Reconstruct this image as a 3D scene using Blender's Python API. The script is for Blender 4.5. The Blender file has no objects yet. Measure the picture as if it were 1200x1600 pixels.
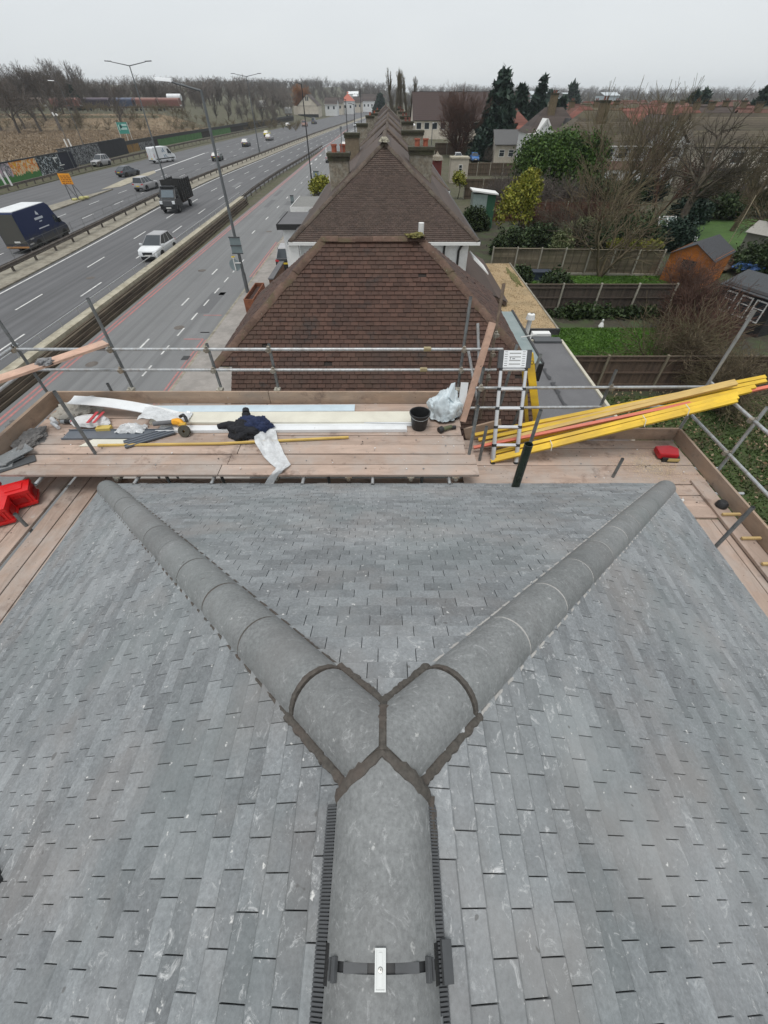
import bpy, bmesh, math, random
import numpy as np
from mathutils import Vector, Matrix
R = math.radians
random.seed(7)
SC = bpy.context.scene
COL = SC.collection
HC = 10.2                                   # camera height above the road
# ---------------------------------------------------------------- camera
F, TH = 622.0, math.atan(650/622.0)
CT, ST = math.cos(TH), math.sin(TH)
cd = bpy.data.cameras.new('camera'); cam = bpy.data.objects.new('camera', cd); COL.objects.link(cam)
cd.sensor_fit = 'VERTICAL'; cd.sensor_height = 24; cd.lens = F/1600*24
cd.shift_x = -4/1600; cd.clip_start = .05; cd.clip_end = 9000
cam.location = (0, 0, HC); cam.rotation_euler = (R(90)-TH, 0, 0)
SC.camera = cam
# ---------------------------------------------------------------- sky and sun (overcast)
SUN_EL, SUN_AZ = R(74), R(205)
w = bpy.data.worlds.new('World'); SC.world = w; w.use_nodes = True
nt = w.node_tree; nt.nodes.clear()
o = nt.nodes.new('ShaderNodeOutputWorld'); bg = nt.nodes.new('ShaderNodeBackground'); bg.inputs[1].default_value = .1
sk = nt.nodes.new('ShaderNodeTexSky'); sk.sky_type = 'NISHITA'; sk.sun_disc = False
sk.sun_elevation = SUN_EL; sk.sun_rotation = SUN_AZ
tc = nt.nodes.new('ShaderNodeTexCoord'); mp = nt.nodes.new('ShaderNodeMapping'); mp.inputs['Scale'].default_value = (1, 1, 2.4)
nz = nt.nodes.new('ShaderNodeTexNoise'); nz.inputs['Scale'].default_value = 1.7; nz.inputs['Detail'].default_value = 4; nz.inputs['Roughness'].default_value = .45
cr = nt.nodes.new('ShaderNodeValToRGB')
cr.color_ramp.elements[0].position = .3; cr.color_ramp.elements[0].color = (5.75, 6.02, 6.25, 1)
cr.color_ramp.elements[1].position = .7; cr.color_ramp.elements[1].color = (6.85, 7.05, 7.15, 1)
mx = nt.nodes.new('ShaderNodeMix'); mx.data_type = 'RGBA'; mx.inputs[0].default_value = .93
L = nt.links.new
L(tc.outputs['Generated'], mp.inputs[0]); L(mp.outputs[0], nz.inputs[0]); L(nz.outputs[0], cr.inputs[0])
L(sk.outputs[0], mx.inputs[6]); L(cr.outputs[0], mx.inputs[7]); L(mx.outputs[2], bg.inputs[0]); L(bg.outputs[0], o.inputs[0])
sd = bpy.data.lights.new('sun', 'SUN'); sd.energy = 1.45; sd.angle = R(25); sd.color = (1, .97, .93)
sun = bpy.data.objects.new('sun', sd); COL.objects.link(sun)
sun.rotation_euler = (R(90)-SUN_EL, 0, R(180)-SUN_AZ)
SC.view_settings.view_transform = 'Standard'; SC.view_settings.look = 'None'
SC.view_settings.exposure = .32; SC.view_settings.gamma = 1; SC.view_settings.use_curve_mapping = False
try:
    SC.cycles.volume_max_steps = 64; SC.cycles.max_bounces = 6; SC.cycles.volume_bounces = 1
    SC.cycles.use_denoising = True
except Exception: pass
# ---------------------------------------------------------------- pixel helpers: a photo pixel to a point on a known plane
def ray(px, py):
    u = (px-604)/F; v = (py-800)/F
    return u, CT-v*ST, -ST-v*CT
def gp(px, py, z=0.):                       # z in world height
    u, y, k = ray(px, py); t = (z-HC)/k
    return Vector((u*t, y*t, z))
def yp(px, py, Y):
    u, y, k = ray(px, py); t = Y/y
    return Vector((u*t, Y, HC+k*t))
def r_(x, y, z): return Vector((x, y, HC+z))   # z relative to the camera
# ---------------------------------------------------------------- mesh helpers
Z = Vector((0, 0, 1))
class MB:
    def __init__(s): s.v = []; s.f = []; s.m = []; s.r = []
    def add(s, vs, fs, mi=0, rn=0.):
        b = len(s.v); s.v.extend([tuple(p) for p in vs])
        for f in fs: s.f.append(tuple(b+i for i in f)); s.m.append(mi); s.r.append(rn)
        return s
    def hexa(s, p, mi=0, rn=0.):            # 8 points, bottom 4 then top 4 (ccw from above)
        return s.add(p, [(3, 2, 1, 0), (4, 5, 6, 7), (0, 1, 5, 4), (1, 2, 6, 5), (2, 3, 7, 6), (3, 0, 4, 7)], mi, rn)
    def mm(s, x0, x1, y0, y1, z0, z1, mi=0, rn=0.):
        return s.hexa([(x0, y0, z0), (x1, y0, z0), (x1, y1, z0), (x0, y1, z0), (x0, y0, z1), (x1, y0, z1), (x1, y1, z1), (x0, y1, z1)], mi, rn)
    def beam(s, p0, p1, wd, ht, up=Z, mi=0, rn=0.):
        p0 = Vector(p0); p1 = Vector(p1); d = (p1-p0).normalized(); a = d.cross(Vector(up))
        if a.length < 1e-5: a = d.cross(Vector((1, 0, 0)))
        a.normalize(); b = a.cross(d).normalized(); a = a*wd/2; b = b*ht/2
        return s.hexa([p0-a-b, p0+a-b, p1+a-b, p1-a-b, p0-a+b, p0+a+b, p1+a+b, p1-a+b], mi, rn)
    def tube(s, p0, p1, r0, r1=None, n=8, cap=True, mi=0, rn=0.):
        p0 = Vector(p0); p1 = Vector(p1); r1 = r0 if r1 is None else r1
        d = (p1-p0).normalized(); a = d.orthogonal().normalized(); b = d.cross(a)
        vs = []
        for p, r in ((p0, r0), (p1, r1)):
            for i in range(n):
                t = 2*math.pi*i/n; vs.append(p+a*(r*math.cos(t))+b*(r*math.sin(t)))
        fs = [(i, (i+1) % n, n+(i+1) % n, n+i) for i in range(n)]
        if cap: fs += [tuple(reversed(range(n))), tuple(range(n, 2*n))]
        return s.add(vs, fs, mi, rn)
    def path(s, pts, r, n=6, mi=0):
        for a, b in zip(pts, pts[1:]): s.tube(a, b, r, n=n, mi=mi)
        return s
    def lathe(s, prof, c=(0, 0, 0), n=16, M=None, mi=0):
        c = Vector(c); vs = []; m = len(prof)
        for i in range(n):
            t = 2*math.pi*i/n
            for r, z in prof:
                p = Vector((r*math.cos(t), r*math.sin(t), z))
                if M is not None: p = M @ p
                vs.append(c+p)
        fs = [(i*m+j, ((i+1) % n)*m+j, ((i+1) % n)*m+j+1, i*m+j+1) for i in range(n) for j in range(m-1)]
        return s.add(vs, fs, mi)
    def poly(s, pts, mi=0, rn=0.): return s.add(pts, [tuple(range(len(pts)))], mi, rn)
    def prism(s, pts, vec, mi=0, rn=0.):    # pts: planar polygon, extruded by vec
        n = len(pts); vec = Vector(vec); a = [Vector(p) for p in pts]; b = [p+vec for p in a]
        return s.add(a+b, [tuple(reversed(range(n))), tuple(range(n, 2*n))]+[(i, (i+1) % n, n+(i+1) % n, n+i) for i in range(n)], mi, rn)
    def loft(s, secs, mi=0, cap=True, close=True):
        n = len(secs[0]); vs = [p for q in secs for p in q]; fs = []
        for k in range(len(secs)-1):
            for i in range(n if close else n-1):
                j = (i+1) % n; fs.append((k*n+i, k*n+j, (k+1)*n+j, (k+1)*n+i))
        if cap: fs += [tuple(reversed(range(n))), tuple(range((len(secs)-1)*n, len(secs)*n))]
        return s.add(vs, fs, mi)
    def grid(s, fn, nu, nv, mi=0):
        vs = [fn(i/nu, j/nv) for j in range(nv+1) for i in range(nu+1)]
        return s.add(vs, [(j*(nu+1)+i, j*(nu+1)+i+1, (j+1)*(nu+1)+i+1, (j+1)*(nu+1)+i) for j in range(nv) for i in range(nu)], mi)
    def build(s, name, mats, parent=None, smooth=False, loc=None, recalc=True, bevel=0):
        o = Vector((0, 0, 0))
        if parent is not None: o = root_loc(parent)
        elif loc is not None: o = Vector(loc)
        elif s.v:
            xs, ys, zs = zip(*s.v); o = Vector(((min(xs)+max(xs))/2, (min(ys)+max(ys))/2, min(zs)))
        me = bpy.data.meshes.new(name)
        me.from_pydata([(x-o.x, y-o.y, z-o.z) for x, y, z in s.v], [], s.f)
        if not isinstance(mats, (list, tuple)): mats = [mats]
        for m in mats: me.materials.append(m)
        if any(s.m): me.polygons.foreach_set('material_index', s.m)
        if any(s.r):
            at = me.attributes.new('rnd', 'FLOAT', 'FACE'); at.data.foreach_set('value', s.r)
        if recalc or bevel:
            bm = bmesh.new(); bm.from_mesh(me)
            if recalc: bmesh.ops.recalc_face_normals(bm, faces=bm.faces)
            if bevel: bmesh.ops.bevel(bm, geom=[e for e in bm.edges if len(e.link_faces) == 2 and e.calc_face_angle(0) > .6], offset=bevel, segments=2, profile=.7, affect='EDGES')
            bm.to_mesh(me); bm.free()
        if smooth:
            me.polygons.foreach_set('use_smooth', [True]*len(me.polygons))
            try: me.set_sharp_from_angle(angle=R(38))
            except Exception: pass
        ob = bpy.data.objects.new(name, me); COL.objects.link(ob)
        if parent is not None: ob.parent = parent
        else: ob.location = o
        return ob
LOCAL = set()                               # things built in their own coordinates and then placed
def root_loc(p):
    v = Vector(p.location)
    while p.parent is not None: p = p.parent; v = v+Vector(p.location)
    return Vector((0, 0, 0)) if p.name in LOCAL else v
def tag(ob, label=None, cat=None, group=None, kind=None):
    if label: ob['label'] = label
    if cat: ob['category'] = cat
    if group: ob['group'] = group
    if kind: ob['kind'] = kind
    return ob
def thing(name, label, cat, loc=(0, 0, 0), group=None):
    ob = bpy.data.objects.new(name, None); COL.objects.link(ob); ob.location = loc; ob.empty_display_size = .2
    return tag(ob, label, cat, group)
def piece(mesh, name, parent, loc=(0, 0, 0), rot=None, label=None):
    ob = bpy.data.objects.new(name, mesh); COL.objects.link(ob); ob.parent = parent; ob.location = loc
    if rot is not None: ob.rotation_euler = rot
    if label: ob['label'] = label
    return ob
def copy_tree(ob, parent=None):
    c = ob.copy(); COL.objects.link(c); c.parent = parent
    for ch in list(ob.children): copy_tree(ch, c)
    return c
def dup(ob, loc, rz=0., label=None, group=None, sc=None):
    c = copy_tree(ob); c.location = loc; c.rotation_euler = (0, 0, rz)
    if sc: c.scale = (sc, sc, sc) if not isinstance(sc, tuple) else sc
    if label: c['label'] = label
    if group: c['group'] = group
    return c
def np_mesh(name, V, Fq, mat, rnd=None):   # V (n,3), Fq (m,k) faces of one size
    me = bpy.data.meshes.new(name); V = np.asarray(V, dtype=np.float32); Fq = np.asarray(Fq, dtype=np.int32)
    m, k = Fq.shape
    me.vertices.add(len(V)); me.vertices.foreach_set('co', V.ravel())
    me.loops.add(m*k); me.loops.foreach_set('vertex_index', Fq.ravel())
    me.polygons.add(m); me.polygons.foreach_set('loop_start', np.arange(0, m*k, k, dtype=np.int32))
    me.update(calc_edges=True)
    if mat: me.materials.append(mat)
    if rnd is not None:
        at = me.attributes.new('rnd', 'FLOAT', 'FACE'); at.data.foreach_set('value', np.asarray(rnd, dtype=np.float32))
    return me
def obj(name, me, parent=None, loc=None):
    ob = bpy.data.objects.new(name, me); COL.objects.link(ob)
    if parent is not None: ob.parent = parent
    if loc is not None: ob.location = loc
    return ob
# ---------------------------------------------------------------- materials
class NB:
    def __init__(s, name):
        s.mat = bpy.data.materials.new(name); s.mat.use_nodes = True; s.t = s.mat.node_tree; s.t.nodes.clear()
        s.out = s.n('ShaderNodeOutputMaterial'); s.p = s.n('ShaderNodeBsdfPrincipled'); s.l(s.p.outputs[0], s.out.inputs[0])
        s.tc = s.n('ShaderNodeTexCoord')
    def n(s, t): return s.t.nodes.new(t)
    def l(s, a, b): s.t.links.new(a, b)
    def noise(s, scale, detail=3, rough=.55, stretch=(1, 1, 1), off=(0, 0, 0), dist=0, co=None):
        m = s.n('ShaderNodeMapping'); m.inputs['Scale'].default_value = stretch; m.inputs['Location'].default_value = off
        s.l(co or s.tc.outputs['Object'], m.inputs[0]); k = s.n('ShaderNodeTexNoise')
        k.inputs['Scale'].default_value = scale; k.inputs['Detail'].default_value = detail; k.inputs['Roughness'].default_value = rough; k.inputs['Distortion'].default_value = dist
        s.l(m.outputs[0], k.inputs[0]); return k.outputs[0]
    def rng(s, v, a, b, c=0., d=1.):
        m = s.n('ShaderNodeMapRange'); m.clamp = True
        for i, x in enumerate((a, b, c, d)): m.inputs[i+1].default_value = x
        s.l(v, m.inputs[0]); return m.outputs[0]
    def math(s, op, a, b=None):
        m = s.n('ShaderNodeMath'); m.operation = op
        for i, x in enumerate((a, b)):
            if x is None: continue
            if isinstance(x, (int, float)): m.inputs[i].default_value = x
            else: s.l(x, m.inputs[i])
        return m.outputs[0]
    def mix(s, f, a, b, mode='MIX'):
        m = s.n('ShaderNodeMix'); m.data_type = 'RGBA'; m.blend_type = mode
        for i, x in ((0, f), (6, a), (7, b)):
            if isinstance(x, (int, float)): m.inputs[i].default_value = x
            elif isinstance(x, tuple): m.inputs[i].default_value = x if len(x) == 4 else x+(1,)
            else: s.l(x, m.inputs[i])
        return m.outputs[2]
    def scale(s, col, f):                   # colour times a factor socket
        c = s.n('ShaderNodeVectorMath'); c.operation = 'SCALE'
        if isinstance(col, tuple): c.inputs[0].default_value = col[:3]
        else: s.l(col, c.inputs[0])
        if isinstance(f, (int, float)): c.inputs['Scale'].default_value = f
        else: s.l(f, c.inputs['Scale'])
        return c.outputs[0]
    def rnd(s):                             # 0..1 per piece: face attribute plus object random
        a = s.n('ShaderNodeAttribute'); a.attribute_name = 'rnd'; oi = s.n('ShaderNodeObjectInfo')
        return s.math('FRACT', s.math('ADD', a.outputs['Fac'], oi.outputs['Random']))
    def island(s):
        g = s.n('ShaderNodeNewGeometry'); return g.outputs['Random Per Island']
    def fin(s, col, rough=.8, metal=0., bump=None, bs=.2, bd=.01, spec=.5):
        for k, x in (('Base Color', col), ('Roughness', rough), ('Metallic', metal)):
            if isinstance(x, (int, float)): s.p.inputs[k].default_value = x
            elif isinstance(x, tuple): s.p.inputs[k].default_value = x+(1,) if len(x) == 3 else x
            else: s.l(x, s.p.inputs[k])
        s.p.inputs['Specular IOR Level'].default_value = spec
        if bump is not None:
            b = s.n('ShaderNodeBump'); b.inputs['Strength'].default_value = bs; b.inputs['Distance'].default_value = bd
            s.l(bump, b.inputs['Height']); s.l(b.outputs[0], s.p.inputs['Normal'])
        return s.mat
_mc = {}
def plain(name, col, rough=.7, metal=0., var=.15, scale=6., bump=.15, rn=0., spec=.5, stretch=(1, 1, 1), col2=None, s2=1.5, amt=.5, bd=.01):
    if name in _mc: return _mc[name]
    b = NB(name); n = b.noise(scale, 4, .6, stretch); f = b.rng(n, .25, .75, 1-var, 1+var); c = b.scale(col, f)
    if rn: c = b.scale(c, b.rng(b.rnd(), 0, 1, 1-rn, 1+rn))
    if col2:
        k = b.rng(b.noise(s2, 4, .6, stretch, (3, 7, 1)), .45, .65, 0, amt); c = b.mix(k, c, col2)
    _mc[name] = b.fin(c, rough, metal, n if bump else None, bump, bd, spec)
    return _mc[name]
# ---------------------------------------------------------------- specific materials
def mat_roof_tile(name, base, tint_a, tint_b, scuff=.5, rn=.13, dark=0., dirt=(.2, .19, .18)):
    b = NB(name); fine = b.noise(70, 4, .75); c = b.scale(base, b.rng(fine, .28, .72, .72, 1.28)); c = b.scale(c, b.rng(b.noise(11, 4, .65, off=(1, 1, 1)), .3, .7, .88, 1.12))
    c = b.scale(c, b.rng(b.rnd(), 0, 1, 1-rn, 1+rn))
    c = b.mix(b.rng(b.noise(.8, 4, .6, off=(2, 5, 1)), .48, .68, 0, .55), c, tint_a)
    c = b.mix(b.rng(b.noise(1.3, 4, .6, off=(9, 1, 4)), .5, .7, 0, .5), c, tint_b)
    if scuff: c = b.mix(b.rng(b.noise(1.1, 5, .65, off=(6, 2, 8)), .46, .74, 0, .34*scuff), c, (.46, .47, .475))
    if dark: c = b.mix(b.rng(b.noise(2.6, 5, .65, off=(4, 4, 2)), .58, .7, 0, dark), c, (.03, .026, .024))
    if scuff:
        s1 = b.rng(b.noise(15, 6, .8, (1, 1, 2.2), dist=1.2), .56, .71); s2 = b.rng(b.noise(.9, 3, .5, off=(1, 8, 3)), .36, .62)
        c = b.mix(b.math('MULTIPLY', b.math('MULTIPLY', s1, s2), scuff), c, (.56, .57, .57))
        sp = b.rng(b.noise(27, 3, .6), .69, .74); c = b.mix(b.math('MULTIPLY', sp, scuff), c, (.62, .62, .6))
        dk = b.rng(b.noise(14, 2, .5, off=(5, 2, 9)), .745, .76); c = b.mix(b.math('MULTIPLY', dk, .6), c, (.08, .075, .07))
    return b.fin(c, .72, 0, fine, .35, .004, .35)
M_TILE = mat_roof_tile('grey_concrete_tile', (.192, .205, .213), (.172, .198, .2), (.245, .226, .214), .95, .21)
M_RIDGE = mat_roof_tile('grey_ridge_concrete', (.176, .184, .184), (.154, .174, .172), (.192, .188, .185), .5, .14)
M_TILE2 = mat_roof_tile('dark_red_plain_tile', (.068, .035, .025), (.068, .044, .029), (.038, .028, .024), 0, .28, .75)
M_TILE3 = mat_roof_tile('brown_plain_tile', (.068, .047, .037), (.06, .042, .032), (.076, .05, .043), 0, .26, .3)
def mat_moss(name, a, m):
    b = NB(name); n = b.noise(9, 5, .7); c = b.scale(a, b.rng(n, .25, .75, .65, 1.35)); c = b.scale(c, b.rng(b.rnd(), 0, 1, .8, 1.2))
    c = b.mix(b.rng(b.noise(3.5, 4, .6, off=(2, 2, 2)), .5, .64, 0, .8), c, m)
    c = b.mix(b.rng(b.noise(22, 3, .6), .66, .72, 0, .6), c, (.26, .25, .2))
    return b.fin(c, .95, 0, n, .8, .02, .2)
M_HIP2 = mat_moss('mossy_hip_tile', (.115, .075, .058), (.10, .082, .05))
M_HIP3 = mat_moss('weathered_hip_tile', (.10, .078, .064), (.12, .105, .08))
M_MORTAR = plain('dark_wet_mortar', (.078, .071, .062), .9, 0, .35, 60, .6, bd=.006, col2=(.10, .075, .062), s2=7)
M_BLACK = plain('black_plastic', (.018, .019, .02), .5, 0, .2, 20, .1)
M_DGREY = plain('dark_grey_plastic', (.068, .072, .076), .55, 0, .12, 20, .1)
M_STEEL = plain('galvanised_tube', (.45, .47, .48), .42, .55, .22, 9, .1, .15, stretch=(3, 3, 1), col2=(.25, .22, .19), s2=4, amt=.5)
M_STEELD = plain('dirty_grey_tube', (.2, .215, .22), .55, .45, .35, 14, .2, .15, col2=(.15, .13, .11), s2=5, amt=.4)
M_COUP = plain('coupler_steel', (.3, .28, .24), .5, .5, .4, 30, .3, .25, col2=(.28, .18, .1), s2=9)
def mat_board(name, base, stretch, grey=(.40, .365, .335), wet=.75):
    b = NB(name); g = b.noise(7, 6, .7, stretch, dist=.6); c = b.scale(base, b.rng(g, .25, .75, .72, 1.28))
    c = b.scale(c, b.rng(b.rnd(), 0, 1, .84, 1.16))
    c = b.mix(b.rng(b.noise(1.7, 5, .65), .45, .7, 0, .7), c, grey)
    c = b.mix(b.rng(b.noise(2.3, 6, .7, off=(4, 1, 3)), .56, .7, 0, wet), c, (.13, .09, .075))
    c = b.mix(b.rng(b.noise(5, 6, .75, off=(7, 7, 3)), .63, .72, 0, .55), c, (.5, .47, .43))
    c = b.mix(b.rng(b.noise(21, 2, .5, off=(1, 3, 3)), .72, .75, 0, .7), c, (.07, .05, .045))
    return b.fin(c, .88, 0, g, .4, .004, .25)
M_BX = mat_board('scaffold_plank_across', (.395, .30, .245), (.18, 1, 1)); M_BY = mat_board('scaffold_plank_along', (.36, .275, .225), (1, .18, 1))
M_TOE = mat_board('toe_board_timber', (.34, .25, .185), (.25, .25, 1), (.3, .25, .21)); M_FRESH = mat_board('fresh_sawn_plank', (.5, .33, .25), (.5, .5, 1), (.45, .36, .3), .15)
M_YEL = plain('yellow_batten', (.72, .47, .03), .6, 0, .22, 8, .2, .12, stretch=(.3, 1, 1), col2=(.42, .26, .05), s2=3, amt=.6)
M_YELP = plain('pale_treated_batten', (.55, .38, .13), .65, 0, .2, 8, .2, .1, stretch=(.3, 1, 1), col2=(.4, .26, .1), s2=3)
M_REDB = plain('red_batten', (.62, .16, .10), .6, 0, .15, 8, .2, .1, col2=(.5, .2, .15))
M_PINE = plain('pale_pine', (.5, .36, .16), .7, 0, .2, 12, .2, .2, col2=(.36, .24, .1))
M_WHITE = plain('white_pvc', (.74, .76, .77), .35, 0, .05, 3, .03, .05, col2=(.6, .6, .58), s2=2, amt=.35)
M_CREAM = plain('cream_sheet', (.70, .68, .58), .5, 0, .05, 3, .05, .05, col2=(.55, .52, .44), s2=3, amt=.4)
M_BLUEW = plain('pale_blue_film', (.55, .66, .73), .35, 0, .1, 5, .1, .05)
M_PVCG = plain('anthracite_pvc', (.10, .115, .135), .35, 0, .08, 4, .05, .1, col2=(.17, .18, .2), s2=2, amt=.4)
def mat_asphalt(name, base, line=.12):
    b = NB(name); f = b.noise(60, 3, .7); c = b.scale(base, b.rng(f, .3, .7, .88, 1.12))
    c = b.scale(c, b.rng(b.noise(.35, 3, .5, (6, .12, 1)), .3, .7, 1-line*1.6, 1+line*1.3)); c = b.mix(b.rng(b.noise(.5, 2, .4, (5, .03, 1), (2, 0, 0)), .58, .66, 0, .35), c, tuple(x*.62 for x in base))     # wheel tracks run along the road
    c = b.mix(b.rng(b.noise(.22, 5, .65), .5, .7, 0, .3), c, tuple(x*.68 for x in base))
    c = b.mix(b.rng(b.noise(1.1, 6, .7, (1, .4, 1), (3, 3, 0)), .6, .68, 0, .3), c, tuple(x*1.35 for x in base))
    return b.fin(c, .85, 0, f, .2, .01, .3)
M_ROAD = mat_asphalt('worn_asphalt', (.122, .123, .127)); M_SVC = mat_asphalt('pale_asphalt', (.182, .185, .186), .07)
M_PAINT = plain('road_paint', (.62, .62, .6), .7, 0, .2, 8, 0, col2=(.3, .3, .3), s2=2.5, amt=.45)
M_REDL = plain('red_route_paint', (.40, .17, .16), .8, 0, .2, 6, 0, col2=(.22, .15, .15), s2=1.2, amt=.6)
M_CONC = plain('weathered_concrete', (.27, .25, .20), .9, 0, .25, 3, .3, .1, col2=(.14, .12, .09), s2=.9, amt=.7, bd=.02)
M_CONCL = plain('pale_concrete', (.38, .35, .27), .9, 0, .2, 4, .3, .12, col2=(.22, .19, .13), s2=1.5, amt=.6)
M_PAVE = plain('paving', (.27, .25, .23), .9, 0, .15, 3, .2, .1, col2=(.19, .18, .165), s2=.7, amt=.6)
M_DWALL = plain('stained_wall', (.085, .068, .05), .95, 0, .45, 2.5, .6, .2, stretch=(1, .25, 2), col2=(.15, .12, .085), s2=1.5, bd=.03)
M_RAIL = plain('rusty_guard_rail', (.115, .098, .085), .7, .3, .3, 3, .2, .15, col2=(.18, .165, .15), s2=1.5)
M_GRASS = plain('lawn_grass', (.055, .115, .018), .9, 0, .35, 12, .6, 0, col2=(.035, .075, .014), s2=1.2, amt=.7, bd=.03)
M_SOIL = plain('rough_ground', (.075, .075, .04), .95, 0, .4, 2.2, .6, 0, col2=(.10, .085, .06), s2=.5, amt=.8, bd=.05)
M_GARD = plain('garden_soil', (.045, .04, .026), .95, 0, .5, 4, .6, 0, col2=(.05, .075, .025), s2=.8, amt=.8, bd=.05)
M_HEATH = plain('heath', (.22, .165, .105), .95, 0, .35, .7, .6, 0, col2=(.19, .15, .09), s2=.09, amt=.9, bd=.2)
M_SAND = plain('dirt_track', (.34, .27, .19), .95, 0, .2, 1.5, .3, 0, col2=(.2, .17, .11), s2=.4, amt=.7)
M_RENDER = plain('white_render', (.70, .71, .71), .9, 0, .1, 9, .3, .08, col2=(.5, .5, .48), s2=.9, amt=.35)
M_WALLC = plain('cream_render', (.55, .50, .42), .9, 0, .12, 3, .2, .2, col2=(.4, .36, .3), s2=.5)
M_BRICK = plain('brick_wall', (.19, .105, .07), .9, 0, .35, 9, .4, .15, col2=(.12, .08, .06), s2=1)
M_STOCK = plain('lichened_stock_brick', (.22, .19, .145), .95, 0, .45, 11, .7, .15, col2=(.34, .33, .28), s2=4, amt=.7, bd=.02)
M_POT = plain('terracotta', (.36, .105, .06), .8, 0, .2, 9, .2, .15, col2=(.2, .07, .05), s2=3)
M_LEAD = plain('lead_flashing', (.22, .275, .275), .6, .1, .15, 3, .1, .1, col2=(.3, .33, .32), s2=1.5)
M_FELT = plain('roofing_felt', (.135, .135, .14), .9, 0, .12, 20, .3, .05, col2=(.105, .105, .11), s2=.8, amt=.6)
M_FELTD = plain('wet_felt_seam', (.045, .045, .048), .6, 0, .2, 5, .1)
M_GRAVEL = plain('pea_gravel', (.33, .24, .135), .95, 0, .55, 24, .9, .1, col2=(.2, .16, .09), s2=1.2, amt=.5, bd=.02)
M_DARKROOF = plain('dark_roof', (.062, .048, .043), .9, 0, .25, 5, .5, .3, stretch=(.4, .4, 3), col2=(.085, .066, .055), s2=.5)
M_REDROOF = plain('red_roof', (.2, .075, .055), .9, 0, .25, 5, .5, .3, stretch=(.4, .4, 3), col2=(.12, .06, .05), s2=.5)
M_BRNROOF = plain('mossy_brown_roof', (.085, .07, .05), .9, 0, .25, 6, .5, .3, stretch=(.4, .4, 3), col2=(.11, .1, .06), s2=.5)
M_GLASS = plain('window_glass', (.03, .038, .045), .08, 0, .2, 1, 0, spec=.7)
M_UPVC = plain('white_frame', (.72, .72, .70), .5, 0, .05, 5, 0)
M_TRIM = plain('black_gutter', (.02, .02, .02), .5, 0, .2, 5, 0)
M_LAMP = plain('lamp_post_grey', (.13, .14, .145), .55, .4, .15, 3, 0, .1)
M_LBLK = plain('lamp_post_black', (.02, .022, .024), .5, .2, .15, 3, 0, .1)
M_LENS = plain('lamp_lens', (.82, .84, .85), .35, 0, .04, 3, 0)
M_SIGNB = plain('sign_back', (.22, .27, .28), .5, .3, .1, 3, 0, .1)
def mat_bark(name, c, c2):
    b = NB(name); oi = b.n('ShaderNodeObjectInfo'); n = b.noise(3, 4, .6); k = b.scale(c, b.rng(n, .3, .7, .6, 1.4))
    k = b.mix(b.rng(b.noise(.8, 3, .5), .45, .65, 0, .7), k, c2); k = b.scale(k, b.rng(oi.outputs['Random'], 0, 1, .75, 1.3))
    return b.fin(k, .95, 0, n, .5, .02, .2)
M_BARK = mat_bark('bark', (.072, .06, .047), (.10, .09, .06)); M_BARKR = mat_bark('reddish_bark', (.115, .066, .05), (.085, .058, .046))
M_BARKO = mat_bark('orange_twigs', (.25, .115, .045), (.17, .09, .045)); M_BARKG = mat_bark('grey_bark', (.125, .107, .094), (.095, .084, .074))
M_BARKM = mat_bark('mossy_bark', (.125, .10, .066), (.12, .11, .058))
def mat_leaf(name, c, c2, tr=.25):
    b = NB(name); i = b.island(); k = b.mix(b.rng(i, 0, 1), c, c2); k = b.scale(k, b.rng(b.noise(.9, 2, .5), .3, .7, .7, 1.3))
    m = b.fin(k, .6, 0, None, spec=.3)
    return m
M_LEAFD = mat_leaf('dark_conifer', (.012, .03, .022), (.028, .052, .032)); M_LEAFG = mat_leaf('glossy_green_leaf', (.026, .066, .01), (.075, .13, .02))
M_LEAFY = mat_leaf('yellow_green_leaf', (.14, .17, .02), (.25, .23, .03)); M_HEDGE = mat_leaf('dark_hedge_leaf', (.018, .035, .012), (.045, .07, .02))
M_LEAFP = mat_leaf('variegated_leaf', (.07, .10, .035), (.22, .24, .12)); M_DRY = mat_leaf('dry_grass_blade', (.25, .19, .125), (.215, .16, .106))
M_DRYP = mat_leaf('dried_palm', (.3, .21, .11), (.18, .13, .07)); M_LITTER = mat_leaf('fallen_leaf', (.33, .26, .17), (.2, .13, .07))
M_FENCE = plain('fence_boards', (.115, .085, .06), .9, 0, .3, 5, .3, .25, stretch=(2, 2, .4), col2=(.085, .08, .05), s2=.8)
M_FENCED = plain('dark_fence_boards', (.06, .046, .038), .9, 0, .3, 5, .3, .25, stretch=(2, 2, .4), col2=(.09, .07, .06), s2=.8)
M_FENCER = plain('red_brown_fence', (.17, .075, .045), .9, 0, .3, 5, .3, .25, stretch=(2, 2, .4), col2=(.12, .07, .05), s2=.8)
M_POST = plain('concrete_post', (.36, .34, .28), .9, 0, .15, 5, .2, .15, col2=(.22, .2, .15), s2=2)
def flat(name, c, rough=.5, metal=0., spec=.5): return plain(name, c, rough, metal, .06, 3, 0, .05, spec)
M_TYRE = flat('tyre', (.02, .02, .021), .9); M_RIM = flat('alloy', (.3, .31, .32), .35, .7); M_HEADL = flat('headlight', (.75, .78, .8), .15)
M_TAIL = flat('tail_light', (.42, .015, .02), .25); M_PLW = flat('plate_white', (.7, .7, .66)); M_PLY = flat('plate_yellow', (.7, .52, .05))
def paint(name, c, rough=.25): return plain(name, c, rough, 0, .05, 1, 0, 0, .6, col2=tuple(x*.75+.01 for x in c), s2=.8, amt=.5)
P_WHITE = paint('paint_white', (.72, .74, .75)); P_BLACK = paint('paint_black', (.02, .022, .024)); P_SILVER = paint('paint_silver', (.33, .33, .335), .3)
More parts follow.
